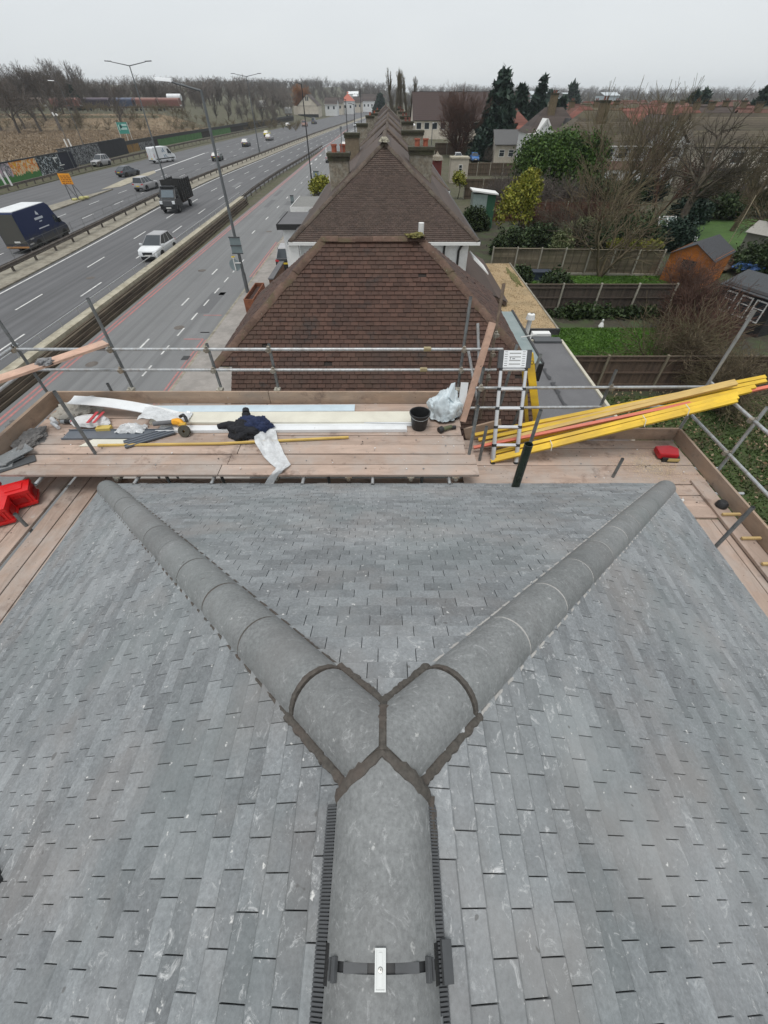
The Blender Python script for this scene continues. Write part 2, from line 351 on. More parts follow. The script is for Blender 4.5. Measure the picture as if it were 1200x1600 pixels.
P_GREY = paint('paint_grey', (.075, .085, .1), .3); P_NAVY = paint('paint_navy', (.007, .014, .05), .3); P_BLUE = paint('paint_blue', (.05, .16, .42)); P_YEL = paint('paint_yellow', (.55, .5, .06))
P_DIRT = paint('road_dirt', (.07, .068, .058), .7); P_RED = paint('wagon_red', (.19, .085, .07), .8); P_BRN = paint('wagon_brown', (.10, .07, .055), .8)
P_WBLUE = paint('wagon_blue', (.05, .065, .11), .8); P_PINK = paint('wagon_pink', (.4, .26, .23), .8); P_GREEN = paint('sign_green', (.05, .27, .22), .5)
M_ORNG = paint('orange_sign', (.82, .33, .01), .5)
# ---------------------------------------------------------------- road geometry
_sp = [(-400, 0), (0, 0), (32, -.2), (47, -.6), (61, -1.3), (75, -1.9), (95, -1.8), (122, -.3), (164, 1.5), (210, 4), (305, 10), (450, 20), (800, 45), (1500, 90)]
_ys = np.arange(-100, 1500, 2.0); _sv = np.interp(_ys, *zip(*_sp)); _k = np.ones(11)/11
_sv = np.convolve(np.pad(_sv, 5, mode='edge'), _k, 'valid')
_mv = np.interp(_ys, [-100, 80, 100, 150, 300, 600, 1500], [0, 0, -1.0, -3.0, -3.0, -6, -6])
def S(y): return float(np.interp(y, _ys, _sv))
def S2(y): return float(np.interp(y, _ys, _sv+_mv))
def steps(y0, y1, st):
    n = max(1, int(round((y1-y0)/st))); return [y0+(y1-y0)*i/n for i in range(n+1)]
def strip(name, xa, xb, y0, y1, z, mat, parent=None, st=6., z0=None, fn=S, build=True, mb=None):
    m = mb or MB(); a = xa if callable(xa) else (lambda y: xa+fn(y)); b = xb if callable(xb) else (lambda y: xb+fn(y))
    ys = steps(y0, y1, st)
    if z0 is None:
        m.add([p for y in ys for p in ((a(y), y, z), (b(y), y, z))], [(2*i, 2*i+1, 2*i+3, 2*i+2) for i in range(len(ys)-1)])
    else: m.loft([[(a(y), y, z0), (b(y), y, z0), (b(y), y, z), (a(y), y, z)] for y in ys])
    if mb is None: return m.build(name, mat, parent, recalc=z0 is not None)
    return m
zero = lambda y: 0.
# ---- terrain
def sm(a, b, x):
    t = min(1, max(0, (x-a)/(b-a))); return t*t*(3-2*t)
def terrain(x, y):
    left = sm(-75, -100, x)
    h = left*(5.2*sm(228, 250, y)+3*sm(300, 420, y)) - .03
    h += (1-left)*sm(-52, -80, x)*(4.0*sm(300, 360, y))
    far = 11*sm(560, 900, y)*sm(40, -30, x)*(1+.35*math.sin(x*.008)) + 8*sm(700, 1500, y)*(1+.4*math.sin(x*.004+1)) + 9*sm(1600, 2600, y)*(1+.5*math.sin(x*.0021))
    return h+far*(1-.9*sm(35, 8, abs(x-S(min(y, 1400))+30))*sm(900, 700, y))
xs = sorted(set(list(range(-3200, -400, 200))+list(range(-400, 200, 12))+list(range(200, 3201, 200)))); ys = sorted(set(list(range(-200, 220, 30))+list(range(220, 300, 4))+list(range(300, 900, 25))+list(range(900, 3201, 150))))
m = MB(); m.add([(x, y, terrain(x, y)) for y in ys for x in xs], [(j*len(xs)+i, j*len(xs)+i+1, (j+1)*len(xs)+i+1, (j+1)*len(xs)+i) for j in range(len(ys)-1) for i in range(len(xs)-1)])
tag(m.build('ground', M_SOIL, smooth=True, loc=(0, 0, 0), recalc=False), kind='structure')
# ---- carriageways
ROAD = tag(strip('main_road', -55.6, -18.6, -60, 900, .004, M_ROAD, fn=lambda y: S(y) if y < 300 else S(y)), kind='structure')
SVC = tag(strip('service_road', -17.95, -10.75, -60, 420, .008, M_SVC, fn=lambda y: 0 if y < 120 else .35*(S(y)-S(120))), kind='structure')
PAV = tag(strip('pavement', -10.6, -4.5, -60, 420, .12, M_PAVE, z0=-.02, fn=lambda y: 0 if y < 120 else .35*(S(y)-S(120))), kind='structure')
strip('kerb', -10.76, -10.6, -60, 200, .125, M_CONC, PAV, z0=-.02, fn=zero)
tag(strip('median_strip', -32.0, -28.95, -60, 900, .11, M_CONC, z0=-.02, fn=S), kind='structure')
tag(strip('verge', -62.2, -55.6, -60, 420, .05, M_SOIL, z0=-.02, fn=S2), kind='structure')
for x, wd in ((-28.55, .16), (-19.75, .14)): strip('edge_line', x-wd/2, x+wd/2, -40, 420, .010, M_PAINT, ROAD)
strip('edge_line', -42.1, -41.95, 20, 78, .010, M_PAINT, ROAD); strip('edge_line', -32.35, -32.2, -40, 420, .010, M_PAINT, ROAD, fn=S)
strip('edge_line', lambda y: -42.0+S2(y)-(.05*(min(y, 140)-78)), lambda y: -41.6+S2(y)-(.05*(min(y, 140)-78)), 96, 138, .010, M_PAINT, ROAD)
def dash(x, y, ln, wd, parent, fn=S):
    m = MB(); m.add([(x-wd/2+fn(y), y, .012), (x+wd/2+fn(y), y, .012), (x+wd/2+fn(y+ln), y+ln, .012), (x-wd/2+fn(y+ln), y+ln, .012)], [(0, 1, 2, 3)])
    m.build('lane_dash', M_PAINT, parent, recalc=False)
for x, o in ((-25.35, 29.0), (-22.25, 31.7)):
    for k in range(-2, 22): dash(x, o+9.9*k, 3.2, .13, ROAD)
for x, o, st in ((-35.4, 58.5, 9.), (-38.8, 58.5, 9.), (-44.6, 138., 9.)):
    for k in range(-3 if x > -40 else 0, 16): dash(x, o+st*k, 2.9, .13, ROAD, S2)
for k in range(-1, 16): dash(-14.42, 22.8+7.05*k, 1.5, .12, SVC, zero)
for k in range(3): dash(-16.4, 112+9*k, 4, .3, SVC, zero)
for x in (-17.62, -17.32): strip('red_line', x-.07, x+.07, -40, 250, .014, M_REDL, SVC, fn=zero)
for y0, y1 in ((12, 24.2), (36.2, 47.5)):
    for x in (-11.12, -10.9): strip('red_line', x-.05, x+.05, y0, y1, .014, M_REDL, SVC, fn=zero)
for y in (24.2, 28): strip('red_line', -12.3, -11.1, y, y+.12, .014, M_REDL, SVC, fn=zero)
m = MB()
for y in steps(12, 40, 2.6): m.mm(-12.9, -12.8, y, y+1.2, .013, .014)
m.build('bay_marking', M_PAINT, SVC)
m = MB()
for i in range(5): m.mm(-11.6, -11.05, 25.2+i*.0, 25.3, .012, .02)
m.mm(-11.5, -11.1, 21.5, 22.0, .011, .016); m.build('drain_grate', M_TRIM, SVC)
# traffic island with gore
m = MB(); m.prism([(-42.5, 52, 0), (-42.6, 66, 0), (-43.0, 80, 0), (-44.6, 71, 0), (-45.4, 55, 0)], (0, 0, .14)); m.prism([(-43.2, 83, 0), (-44.3, 100, 0), (-45.9, 103, 0), (-46.4, 92, 0), (-44.9, 80, 0)], (0, 0, .04), 1)
tag(m.build('traffic_island', [M_CONC, M_CONCL]), kind='structure')
# ---- separating wall with hand rail
t = thing('retaining_wall', 'long stained concrete wall with pale coping between main road and service road', 'wall', (-18.3, 20, 0))
def xw(y): return .55*S(y)
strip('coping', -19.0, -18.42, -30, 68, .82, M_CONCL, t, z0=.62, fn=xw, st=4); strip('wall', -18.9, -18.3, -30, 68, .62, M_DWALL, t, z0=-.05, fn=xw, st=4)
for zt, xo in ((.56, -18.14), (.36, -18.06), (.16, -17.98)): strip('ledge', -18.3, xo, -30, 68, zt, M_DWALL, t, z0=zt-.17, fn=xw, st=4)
m = MB()
for y in steps(-20, 68, 2): m.tube((-18.93+xw(y), y, .8), (-18.93+xw(y), y, 1.22), .02, n=5)
for a, b in zip(steps(-20, 68, 4), steps(-20, 68, 4)[1:]): m.tube((-18.93+xw(a), a, 1.22), (-18.93+xw(b), b, 1.22), .03, n=6)
m.build('hand_rail', M_STEEL, t)
# ---- guard rails
def w_beam(mb, x, y0, y1, side, fn, st=4, z=.62):
    pr = [(0, -.16), (.05, -.12), (.05, -.06), (0, -.02), (0, .02), (.05, .06), (.05, .12), (0, .16)]
    mb.loft([[(x+fn(y)+side*(dx+.01), y, z+dz) for dx, dz in pr]+[(x+fn(y)-side*.01, y, z+.16), (x+fn(y)-side*.01, y, z-.16)] for y in steps(y0, y1, st)])
pm = MB(); pm.mm(-.06, .06, -.09, .09, -.05, .72); pm = pm.build('post', M_RAIL, loc=(0, 0, 0)); POSTM = pm.data; bpy.data.objects.remove(pm)
def guard_rail(label, x, y0, y1, fn, sides, sp=3.2, z=.62):
    t = thing('guard_rail', label, 'guard rail', (x+fn(y0), y0, .02))
    for sd_ in sides:
        m = MB(); w_beam(m, x+sd_*.09, y0, y1, sd_, fn, z=z); m.build('beam', M_RAIL, t)
    for y in steps(y0, y1, sp):
        piece(POSTM, 'post', t, (x+fn(y)-t.location.x, y-t.location.y, .06))
    return t
guard_rail('double sided steel crash barrier along the central reservation', -30.6, 2, 330, S, (-1, 1))
guard_rail('steel crash barrier continuing beyond the end of the pale coped wall', -18.6, 68, 150, lambda y: .75*S(y), (-1, 1))
guard_rail('rusty crash barrier on the far verge below the painted hoarding', -56.6, 40, 105, S2, (1,), 2.4)
guard_rail('crash barrier on the far verge where the dark fence begins', -56.8, 108, 300, S2, (1,), 3.2, .75)
m = MB()
for y in steps(40, 190, 2.5): m.tube((-32.0+S(y), y, .1), (-32.0+S(y), y, 1.15), .018, n=4)
for zz in (.62, 1.15):
    for a, b in zip(steps(40, 190, 5), steps(40, 190, 5)[1:]): m.tube((-32.0+S(a), a, zz), (-32.0+S(b), b, zz), .016, n=4)
tag(m.build('pedestrian_railing', M_STEELD), 'thin grey pedestrian railing standing along the central reservation', 'railing')

# repairs, covers and gullies on the road surfaces
rp_ = random.Random(41); M_PATCH = plain('dark_patch', (.125, .127, .13), .9, 0, .2, 20, .1); M_PATCHL = plain('light_patch', (.17, .172, .174), .9, 0, .2, 20, .1)
for k in range(11):
    x, y = (rp_.uniform(-17, -11.6), rp_.uniform(16, 90)) if k < 9 else (rp_.uniform(-27.8, -20.6), rp_.uniform(24, 120)); a, l = rp_.uniform(.5, 1.3), rp_.uniform(1.2, 6); m = MB(); s_ = S(y) if k >= 9 else 0
    m.add([(x+s_, y, .0115), (x+a+s_, y, .0115), (x+a+s_+.03, y+l, .0115), (x+s_, y+l, .0115)], [(0, 1, 2, 3)]); m.build('road_patch', M_PATCH if k % 3 else M_PATCHL, SVC if k < 9 else ROAD, recalc=False)
for k, (x, y) in enumerate(((-13.2, 26), (-15.6, 38), (-12.8, 52), (-16.2, 21), (-24, 36))):
    m = MB(); m.lathe([(0, .0165), (.3, .0165), (.33, .0145)], (x, y, 0), 14); m.build('manhole_cover', M_RAIL, SVC if k < 4 else ROAD)
# ---------------------------------------------------------------- tiled slopes
def clip_poly(pl, reg):
    out = pl
    for (ax, ay), (bx, by) in zip(reg, reg[1:]+reg[:1]):
        src = out; out = []
        if not src: break
        side = lambda p: (bx-ax)*(p[1]-ay)-(by-ay)*(p[0]-ax)
        for p, q in zip(src, src[1:]+src[:1]):
            a, b = side(p), side(q)
            if a >= 0: out.append(p)
            if (a >= 0) != (b >= 0):
                t = a/(a-b); out.append((p[0]+t*(q[0]-p[0]), p[1]+t*(q[1]-p[1])))
    return out
def tile_slope(O, eu, ew, reg, tw, g, th=.023, jit=1., rnd=None, ch=.0095, g2=.001):
    """tiles over the convex region reg (u along the eave, w up the slope); returns [(verts, faces, centre, rnd)]"""
    rg = rnd or random; O = Vector(O); eu = Vector(eu).normalized(); ew = Vector(ew).normalized(); n = eu.cross(ew).normalized()
    if n.z < 0: n = -n
    us = [p[0] for p in reg]; ws = [p[1] for p in reg]; res = []
    k = 0; w = min(ws)
    while w < max(ws)-.01:
        off = (tw/2 if k % 2 else 0)+rg.uniform(-.022, .022)*jit
        u = math.floor(min(us)/tw)*tw-tw+off
        while u < max(us):
            dw = rg.uniform(-.0025, .0025)*jit; lift = rg.uniform(-.003, .005)*jit; sk = rg.uniform(-.002, .002)*jit
            pl = [(u+g2, w+dw+sk), (u+tw-g2, w+dw-sk), (u+tw-g2, w+g+.02), (u+g2, w+g+.02)]
            pl = clip_poly(pl, reg)
            if len(pl) > 2:
                A = abs(sum(a[0]*b[1]-b[0]*a[1] for a, b in zip(pl, pl[1:]+pl[:1])))/2
                if A > tw*g*.03:
                    top = []; bot = []; ins = []; cu = sum(p[0] for p in pl)/len(pl); cw = sum(p[1] for p in pl)/len(pl)
                    for a, b in pl:
                        f = min(1, max(0, (b-w)/(g+.02))); P = O+eu*a+ew*b
                        h_ = (th+lift)*(1-f)+.005*f; tl_ = max(0, 1-f*6); top.append(P+n*(h_-.002-.0045*tl_)); bot.append(P-n*.004)
                        da, db = cu-a, cw-b; q_ = .001; qb = q_+ch*tl_; ins.append(P+eu*max(-q_, min(q_, da*.4))+ew*max(-qb, min(qb, db*.4))+n*h_)
                    m = len(pl); fs = [tuple(range(2*m, 3*m))]+[(i, m+i, m+(i+1) % m, (i+1) % m) for i in range(m)]+[(2*m+i, i, (i+1) % m, 2*m+(i+1) % m) for i in range(m)]
                    c = sum(top, Vector())/m
                    res.append((top+bot+ins, fs, c, rg.random(), A))
            u += tw
        w += g; k += 1
    return res
def in_view(P):
    zc = P.y*CT-(P.z-HC)*ST
    if zc < .05: return 0
    x = 604+F*P.x/zc; y = 800+F*(-P.y*ST-(P.z-HC)*CT)/zc
    return 1/zc**2 if -20 < x < 1220 and -20 < y < 1620 else 0
def lay_tiles(tiles, mat, parent, nmax=300, name='roof_tile', lim=None):
    sc = sorted(range(len(tiles)), key=lambda i: -in_view(tiles[i][2])*tiles[i][4])
    big = [i for i in sc[:nmax] if in_view(tiles[i][2]) > 0]; bs = set(big)
    for i in big:
        v, f, c, rn, A = tiles[i]; m = MB(); m.add(v, f, 0, max(.001, rn)); m.build(name, mat, parent, recalc=False)
    m = MB()
    for i, (v, f, c, rn, A) in enumerate(tiles):
        if i not in bs: m.add(v, f, 0, max(.001, rn))
    if m.v: tag(m.build(name+'s', mat, parent, recalc=False), kind='stuff')
def shell(p0, p1, hw=.122, rise=.1, zb=-.05, th=.016, n=14, cuts=(), taper=1.):
    """a half-round ridge tile from p0 to p1 (bmesh), cut by (point, normal) planes keeping the side the normal points to"""
    p0 = Vector(p0); p1 = Vector(p1); d = (p1-p0).normalized(); a = d.cross(Z).normalized(); b = a.cross(d).normalized()
    def ring(p, sc):
        Rr = (hw*hw+rise*rise)/(2*rise); tm = math.acos(1-rise/Rr) if rise < Rr else math.pi/2; o = []; i_ = []
        for k in range(n+1):
            t = -tm+2*tm*k/n; o.append(p+a*(sc*Rr*math.sin(t))+b*(zb+sc*(rise-Rr+Rr*math.cos(t))))
            i_.append(p+a*(sc*(Rr-th)*math.sin(t))+b*(zb+sc*(rise-Rr+(Rr-th)*math.cos(t))))
        return o+i_[::-1]
    m = MB(); N = 4; m.loft([ring(p0.lerp(p1, i/N), 1+(taper-1)*i/N) for i in range(N+1)])
    bm = bmesh.new(); vs = [bm.verts.new(v) for v in m.v]
    for f in m.f: bm.faces.new([vs[i] for i in f])
    for co, no in cuts:
        g = bm.verts[:]+bm.edges[:]+bm.faces[:]
        r = bmesh.ops.bisect_plane(bm, geom=g, plane_co=co, plane_no=no, clear_inner=True)
        bmesh.ops.holes_fill(bm, edges=[e for e in bm.edges if e.is_boundary])
    m2 = MB(); bm.verts.ensure_lookup_table()
    for v in bm.verts: pass
    idx = {v: i for i, v in enumerate(bm.verts)}
    m2.v = [tuple(v.co) for v in bm.verts]
    for f in bm.faces: m2.f.append(tuple(idx[v] for v in f.verts)); m2.m.append(0); m2.r.append(0.)
    bm.free(); return m2
def bead(pts, wd, ht, rg, up=Z, jag=.26):
    """an irregular strip of mortar along pts"""
    P = [Vector(p) for p in pts]; secs = []; q = [P[0]]
    for a, b in zip(P, P[1:]):
        k = max(1, int((b-a).length/.012)); q += [a.lerp(b, (i+1)/k) for i in range(k)]
    for i, p in enumerate(q):
        d = (q[min(i+1, len(q)-1)]-q[max(i-1, 0)]).normalized(); s = d.cross(Vector(up)).normalized(); u = s.cross(d)
        l, r = wd*(.5+rg.uniform(-jag, jag)*.5), wd*(.5+rg.uniform(-jag, jag)*.5); h = ht*rg.uniform(.8, 1.15)
        secs.append([p-s*l-u*.014, p+s*r-u*.014, p+s*r*.9+u*h*.4, p+s*r*.3+u*h, p-s*l*.3+u*h, p-s*l*.9+u*h*.4])
    return MB().loft(secs)
# ---------------------------------------------------------------- the house under the camera
H1 = thing('house', 'house under the camera with new grey concrete tiled hipped roof', 'house', (0, 0, 0))
A = r_(-.012, .315, -1.42); EX, EY, EZ = 4.09, 4.28, HC-3.9; YB = -4.0
cl = Vector((-EX, EY, EZ)); crr = Vector((EX, EY, EZ)); bl = Vector((-EX, YB, EZ)); br = Vector((EX, YB, EZ)); AB = Vector((A.x, YB, A.z))
rg = random.Random(3); TW, TG = .163, .0985
ew = Vector((A.x, A.y, A.z))-Vector((A.x, EY, EZ)); sl = ew.length
tiles = tile_slope(cl, (1, 0, 0), ew, [(0, 0), (2*EX, 0), (EX+A.x, sl)], TW, TG, rnd=rg)
ewl = Vector((A.x+EX, 0, A.z-EZ)); s2 = ewl.length
tiles += tile_slope(bl, (0, 1, 0), ewl, [(0, 0), (EY-YB, 0), (A.y-YB, s2), (0, s2)], .169, .091, rnd=rg)
ewr = Vector((A.x-EX, 0, A.z-EZ))
tiles += tile_slope(br, (0, 1, 0), ewr, [(0, 0), (EY-YB, 0), (A.y-YB, s2), (0, s2)], .169, .091, rnd=rg)
lay_tiles(tiles, M_TILE, H1)
m = MB(); dz = Vector((0, 0, .012)); m.add([p-dz for p in (cl, crr, br, bl, A, AB)], [(0, 1, 4), (1, 2, 5, 4), (3, 0, 4, 5)]); m.build('roof_underlay', M_BLACK, H1)
m = MB(); m.mm(-EX+.35, EX-.35, YB, EY-.35, 0, EZ-.05); m.build('wall', M_RENDER, H1)
m = MB(); m.mm(-EX-.0, EX, EY-.02, EY+.012, EZ-.2, EZ-.02); m.mm(-EX-.012, -EX+.02, YB, EY, EZ-.2, EZ-.02); m.mm(EX-.02, EX+.012, YB, EY, EZ-.2, EZ-.02); m.build('fascia', M_WHITE, H1)
# ridge: pointed end tile, then two more, with a black dry-ridge union at the joint
def bis(sx, off=0.):                       # mitre plane between ridge and hip on side sx, shifted off towards the ridge
    d = Vector((sx*.80, -.60, 0)); nrm = Vector((.60*-sx, -.80, 0)) if True else None
    return A+nrm*off, nrm
ym = -.125; G = .009; RH, RR = .137, .098
m = shell(Vector((A.x, A.y+.1, A.z)), Vector((A.x, ym+G, A.z)), hw=RH, rise=RR, cuts=[bis(1, .012), bis(-1, .012)]); m.build('ridge_tile', M_RIDGE, H1, True)
for k in range(3):
    y1 = ym-.53*k-G; m = shell(Vector((A.x, y1, A.z)), Vector((A.x, y1-.53+2*G, A.z)), hw=RH, rise=RR); m.build('ridge_tile', M_RIDGE, H1, True)
# union strip with clips and clamp
m = shell(Vector((A.x, ym+.035, A.z)), Vector((A.x, ym-.035, A.z)), hw=.141, rise=.0965, zb=-.056, th=.004); m.build('ridge_union', M_BLACK, H1, True)
Rr = (RH**2+RR**2)/(2*RR)
def on_ridge(t, y, h=0.): return Vector((A.x+(Rr+h)*math.sin(t), y, A.z-.05+RR-Rr+(Rr+h)*math.cos(t)))
for sx in (-1, 1):
    m = MB()
    for t0, wd, ln in ((.84, .012, .042), (.94, .005, .038)):
        p = on_ridge(sx*t0, ym-.005, .004); nn = Vector((math.sin(sx*t0), 0, math.cos(t0))); m.beam(p-Vector((0, ln/2, 0)), p+Vector((0, ln/2, 0)), wd, .012, nn)
    m.build('union_clip', M_DGREY, H1, bevel=.002)
    m = MB(); p = on_ridge(sx*.42, ym, .0005); m.beam(p-Vector((sx*.028, 0, -sx*0)), p+Vector((sx*.028, 0, -.012)), .018, .006, Vector((sx*.4, 0, .9))); m.build('union_pad', M_DGREY, H1)
m = MB(); x = A.x+.142; m.beam((x+.02, ym-.035, A.z-.066), (x+.02, ym+.04, A.z-.066), .03, .008, Vector((.55, 0, .85))); m.build('union_side_tab', M_DGREY, H1)
m = MB(); p = on_ridge(0, ym, .005); q = p.x-.002; h_ = .033
m.mm(q-.0125, q+.0125, ym-h_, ym+h_, p.z-.003, p.z+.0015)
for a_, b_ in ((-.0125, -.0095), (.0095, .0125)): m.mm(q+a_, q+b_, ym-h_, ym+h_, p.z+.0015, p.z+.004)
for a_, b_ in ((-h_, -h_+.003), (h_-.003, h_)): m.mm(q-.0095, q+.0095, ym+a_, ym+b_, p.z+.0015, p.z+.0035)
m.mm(q-.004, q+.004, ym-.026, ym+.026, p.z+.0015, p.z+.003); m.build('clamp_plate', flat('galvanised_clamp', (.4, .42, .42), .4, .3), H1)
m = MB(); m.lathe([(0, .0035), (.0045, .003), (.0055, .001), (.0056, 0)], (q, ym-.001, p.z+.003), 14); m.lathe([(0, .0055), (.0016, .005), (.0018, .003)], (q, ym-.001, p.z+.003), 8); m.build('clamp_screw', flat('zinc_screw', (.42, .42, .4), .35, .6), H1, True)
# ribbed ridge roll either side
for sx in (-1, 1):
    m = MB(); y = A.y-.13
    while y > -2.2:
        p = Vector((A.x+(.146 if sx > 0 else -.153), y, A.z-.066)); m.beam(p-Vector((sx*.02, 0, -.011)), p+Vector((sx*.014, 0, -.0075)), .0045, .007, Z); y -= .0075
    m.beam((A.x+(.146 if sx > 0 else -.153), A.y-.12, A.z-.073), (A.x+(.146 if sx > 0 else -.153), -2.2, A.z-.073), .031, .006, Vector((sx*.5, 0, .86))); m.build('ridge_roll', M_DGREY, H1)
# hips
def hip(sx):
    e = Vector((sx*EX, EY, EZ+.0)); d = e-A; Lh = d.length; u = d/Lh; s = .40; N0 = Vector((sx, 0, 0)); hz = -.032
    P = lambda q: A+u*q
    cx = (A+N0*.012, N0)
    m = shell(P(-.15), P(s-.012), hw=.124, rise=.095, zb=hz, cuts=[cx, (bis(sx)[0]-bis(sx)[1]*.012, -bis(sx)[1])]); m.build('hip_tile', M_RIDGE, H1, True)
    k = 0
    while s < Lh-.05:
        e2 = min(s+.525, Lh+.03); m = shell(P(s+(.012 if k == 0 else .0075)), P(e2-.0075), hw=.124+rg.uniform(-.001, .002), rise=.095, zb=hz+rg.uniform(-.002, .003), taper=1.012)
        m.build('hip_tile', M_RIDGE, H1, True)
        if k: shell(P(s-.009), P(s+.009), hw=.1235, rise=.0945, zb=hz, n=14).build('mortar_joint', M_MORTAR if sx < 0 else plain('pale_mortar', (.4, .39, .37), .9, 0, .2, 30, .2), H1)
        s = e2; k += 1
    a = u.cross(Z).normalized()
    Rh = (.124**2+.095**2)/.19; tm = math.acos(1-.095/Rh); b = a.cross(u).normalized()
    arc = lambda q, t, h=0.: P(q)+a*((Rh+h)*math.sin(t))+b*(hz+.095-Rh+(Rh+h)*math.cos(t))
    bead([arc(.414, -tm+2*tm*i/20, -.002) for i in range(21)], .026, .005, rg, b).build('mortar_joint', M_MORTAR, H1)
    for sd_, q0 in ((1, .02 if sx > 0 else -.04), (-1, .02 if sx < 0 else -.04)):
        lo = .0 if sd_*sx > 0 else .128
        bead([P(q)+a*(.131*sd_)+b*(hz+.001) for q in (lo, .14, .25, .43)], .036, .010, rg, b).build('mortar_bedding', M_MORTAR, H1)
        bead([P(q)+a*(.129*sd_)+b*(hz-.006) for q in (.43, 1.6, 3, Lh-.05)], .016, .006, rg, b).build('mortar_bedding', M_MORTAR if sx < 0 else plain('pale_mortar', (.4, .39, .37)), H1)
    return u
uL = hip(-1); uR = hip(1)
# mortar in the mitre
for sx in (-1, 1):
    c, nrm = bis(sx); pts = []
    for i in range(13):
        t = sx*1.32*i/12; x = Rr*math.sin(t); pts.append(Vector((A.x+x, A.y-abs(x)*.75, A.z-.05+RR-Rr+Rr*math.cos(t))))
    bead(pts, .040, .007, rg, Vector((sx*.5, 0, .86))).build('mortar_joint', M_MORTAR, H1)
p0 = Vector((A.x, A.y-.004, A.z+.05)); bead([p0, p0+Vector((0, .05, -.012)), p0+Vector((0, .10, -.04)), p0+Vector((.003, .15, -.085)), p0+Vector((.003, .19, -.15))], .046, .010, rg).build('mortar_joint', M_MORTAR, H1)
bead([A+Vector((sx*.13, -.30, -.075)) if False else A+Vector((.146, -.10, -.076)), A+Vector((.148, -.22, -.082))], .03, .015, rg).build('mortar_bedding', M_MORTAR, H1)
# soil vent pipe through the front slope
m = MB(); px, py = 1.79, 4.08; z0, z1 = HC-3.88, HC-3.03
m.tube((px, py, z0), (px, py, z1), .056, n=24, cap=False); m.tube((px, py, z0+.3), (px, py, z1), .049, n=24, cap=False)
m.lathe([(.056, 0), (.057, .004), (.049, .004)], (px, py, z1-.002), 24)
t = thing('vent_pipe', 'black plastic soil vent pipe rising through the grey tiles beside the ladder', 'pipe', (px, py, z0))
m.build('pipe', plain('gloss_black_pipe', (.012, .02, .014), .2, 0, .3, 5, .02, col2=(.03, .045, .03), s2=6, amt=.5), t, True); m = MB(); m.lathe([(.13, .05), (.09, .075), (.06, .1), (.058, .16)], (px, py, z0-.05), 20); m.build('collar', M_DGREY, t, True)
# ---------------------------------------------------------------- scaffold
SF = thing('scaffold', 'tube and board scaffold with two deck levels around the grey roof', 'scaffold', r_(0, 5, -4))
rb = random.Random(11)
def plank(x0, x1, y0, y1, ztop, mat, th=.038, name='scaffold_board', dz=None, band=True):
    z = ztop+(rb.uniform(-.006, .006) if dz is None else dz); m = MB()
    along = (x1-x0) > (y1-y0); n = 5; sg = rb.uniform(-.006, .006)
    q = [(x0+(x1-x0)*i/n, y0, y1) for i in range(n+1)] if along else [(y0+(y1-y0)*i/n, x0, x1) for i in range(n+1)]
    secs = []
    for i, (c, a, b) in enumerate(q):
        zz = HC+z+sg*math.sin(math.pi*i/n)
        pr = [(a, zz-th), (b, zz-th), (b, zz-.004), (b-.004, zz), (a+.004, zz), (a, zz-.004)]
        secs.append([(c, h, v) if along else (h, c, v) for h, v in pr])
    m.loft(secs); rn = rb.random(); m.r = [max(.01, rn)]*len(m.f)
    m.build(name, mat, SF)
UZ, LZ = -3.75, -4.15
# upper deck
y = 4.33; rows = [.225]*8; gaps = [.012, .03, .008, .012, .01, .015, .008, .01]
for i, (wd, gp_) in enumerate(zip(rows, gaps)):
    xr = 1.33 if i < 2 else 1.2+.02*(i % 2); xj = -2.42+.075*i if i < 4 else -2.1
    plank(-5.55 if i < 2 else -5.72, xj-.006, y, y+wd, UZ, M_BX); plank(xj+.006, xr, y, y+wd, UZ, M_BX); y += wd+gp_
UY = y
# lower deck in front right
y = 3.86
for i in range(8):
    x0, x1 = (1.2 if i >= 3 else 4.15), (4.72 if i < 3 else 4.98)
    plank(x0, x1, y, y+.222, LZ+(0 if i != 2 else .0), M_BX); y += .222+(.004, .012, .028, .006, .008, .006, .01, .008)[i]
LY = y
for i, x in enumerate((4.16, 4.392, 4.624, 4.856)): plank(x, x+.222, -.1, 3.84, LZ-.012, M_BY); plank(x, x+.222, -4, -.11, LZ-.012, M_BY)
plank(4.71, 4.93, 1.2, 4.62, LZ+.046, M_BY); plank(4.71, 4.93, -2.75, 1.18, LZ+.046, M_BY)
# left deck
for i, x in enumerate((-4.42, -4.66, -4.91, -5.22, -5.46, -5.72)):
    plank(x, x+.225, 1.7+.1*(i % 2), 5.6, LZ-.02, M_BY); plank(x, x+.225, -2.3, 1.68+.1*(i % 2), LZ-.02, M_BY)
# toe boards
def toe(p0, p1, ht=.225, th=.038, mat=M_TOE): m = MB(); m.beam(p0, p1, th, ht); m.r = [rb.random()]*len(m.f); m.build('toe_board', mat, SF)
toe(r_(-5.8, UY+.03, UZ+.105), r_(-2.05, UY+.03, UZ+.105)); toe(r_(-2.04, UY+.03, UZ+.105), r_(1.2, UY+.03, UZ+.105))
toe(r_(-5.80, 4.4, UZ+.11), r_(-5.80, UY, UZ+.11), .25, .06)
toe(r_(1.35, LY+.03, LZ+.11), r_(1.95, LY+.03, LZ+.3), .2); toe(r_(1.4, LY+.035, LZ+.1), r_(5.02, LY+.035, LZ+.1))
toe(r_(5.02, 2.0, LZ+.11), r_(5.02, LY+.0, LZ+.11)); toe(r_(5.06, -2, LZ+.11), r_(5.06, 2.15, LZ+.11))
toe(r_(-5.95, -2, LZ+.1), r_(-5.95, 4.2, LZ+.1))
TR = .0242
def tube(p0, p1, name='standard', mat=M_STEEL, r=TR):
    m = MB(); m.tube(p0, p1, r, n=12, cap=False); m.tube(p1, p0, r-.004, n=12, cap=False); m.build(name, mat, SF, True, recalc=False)
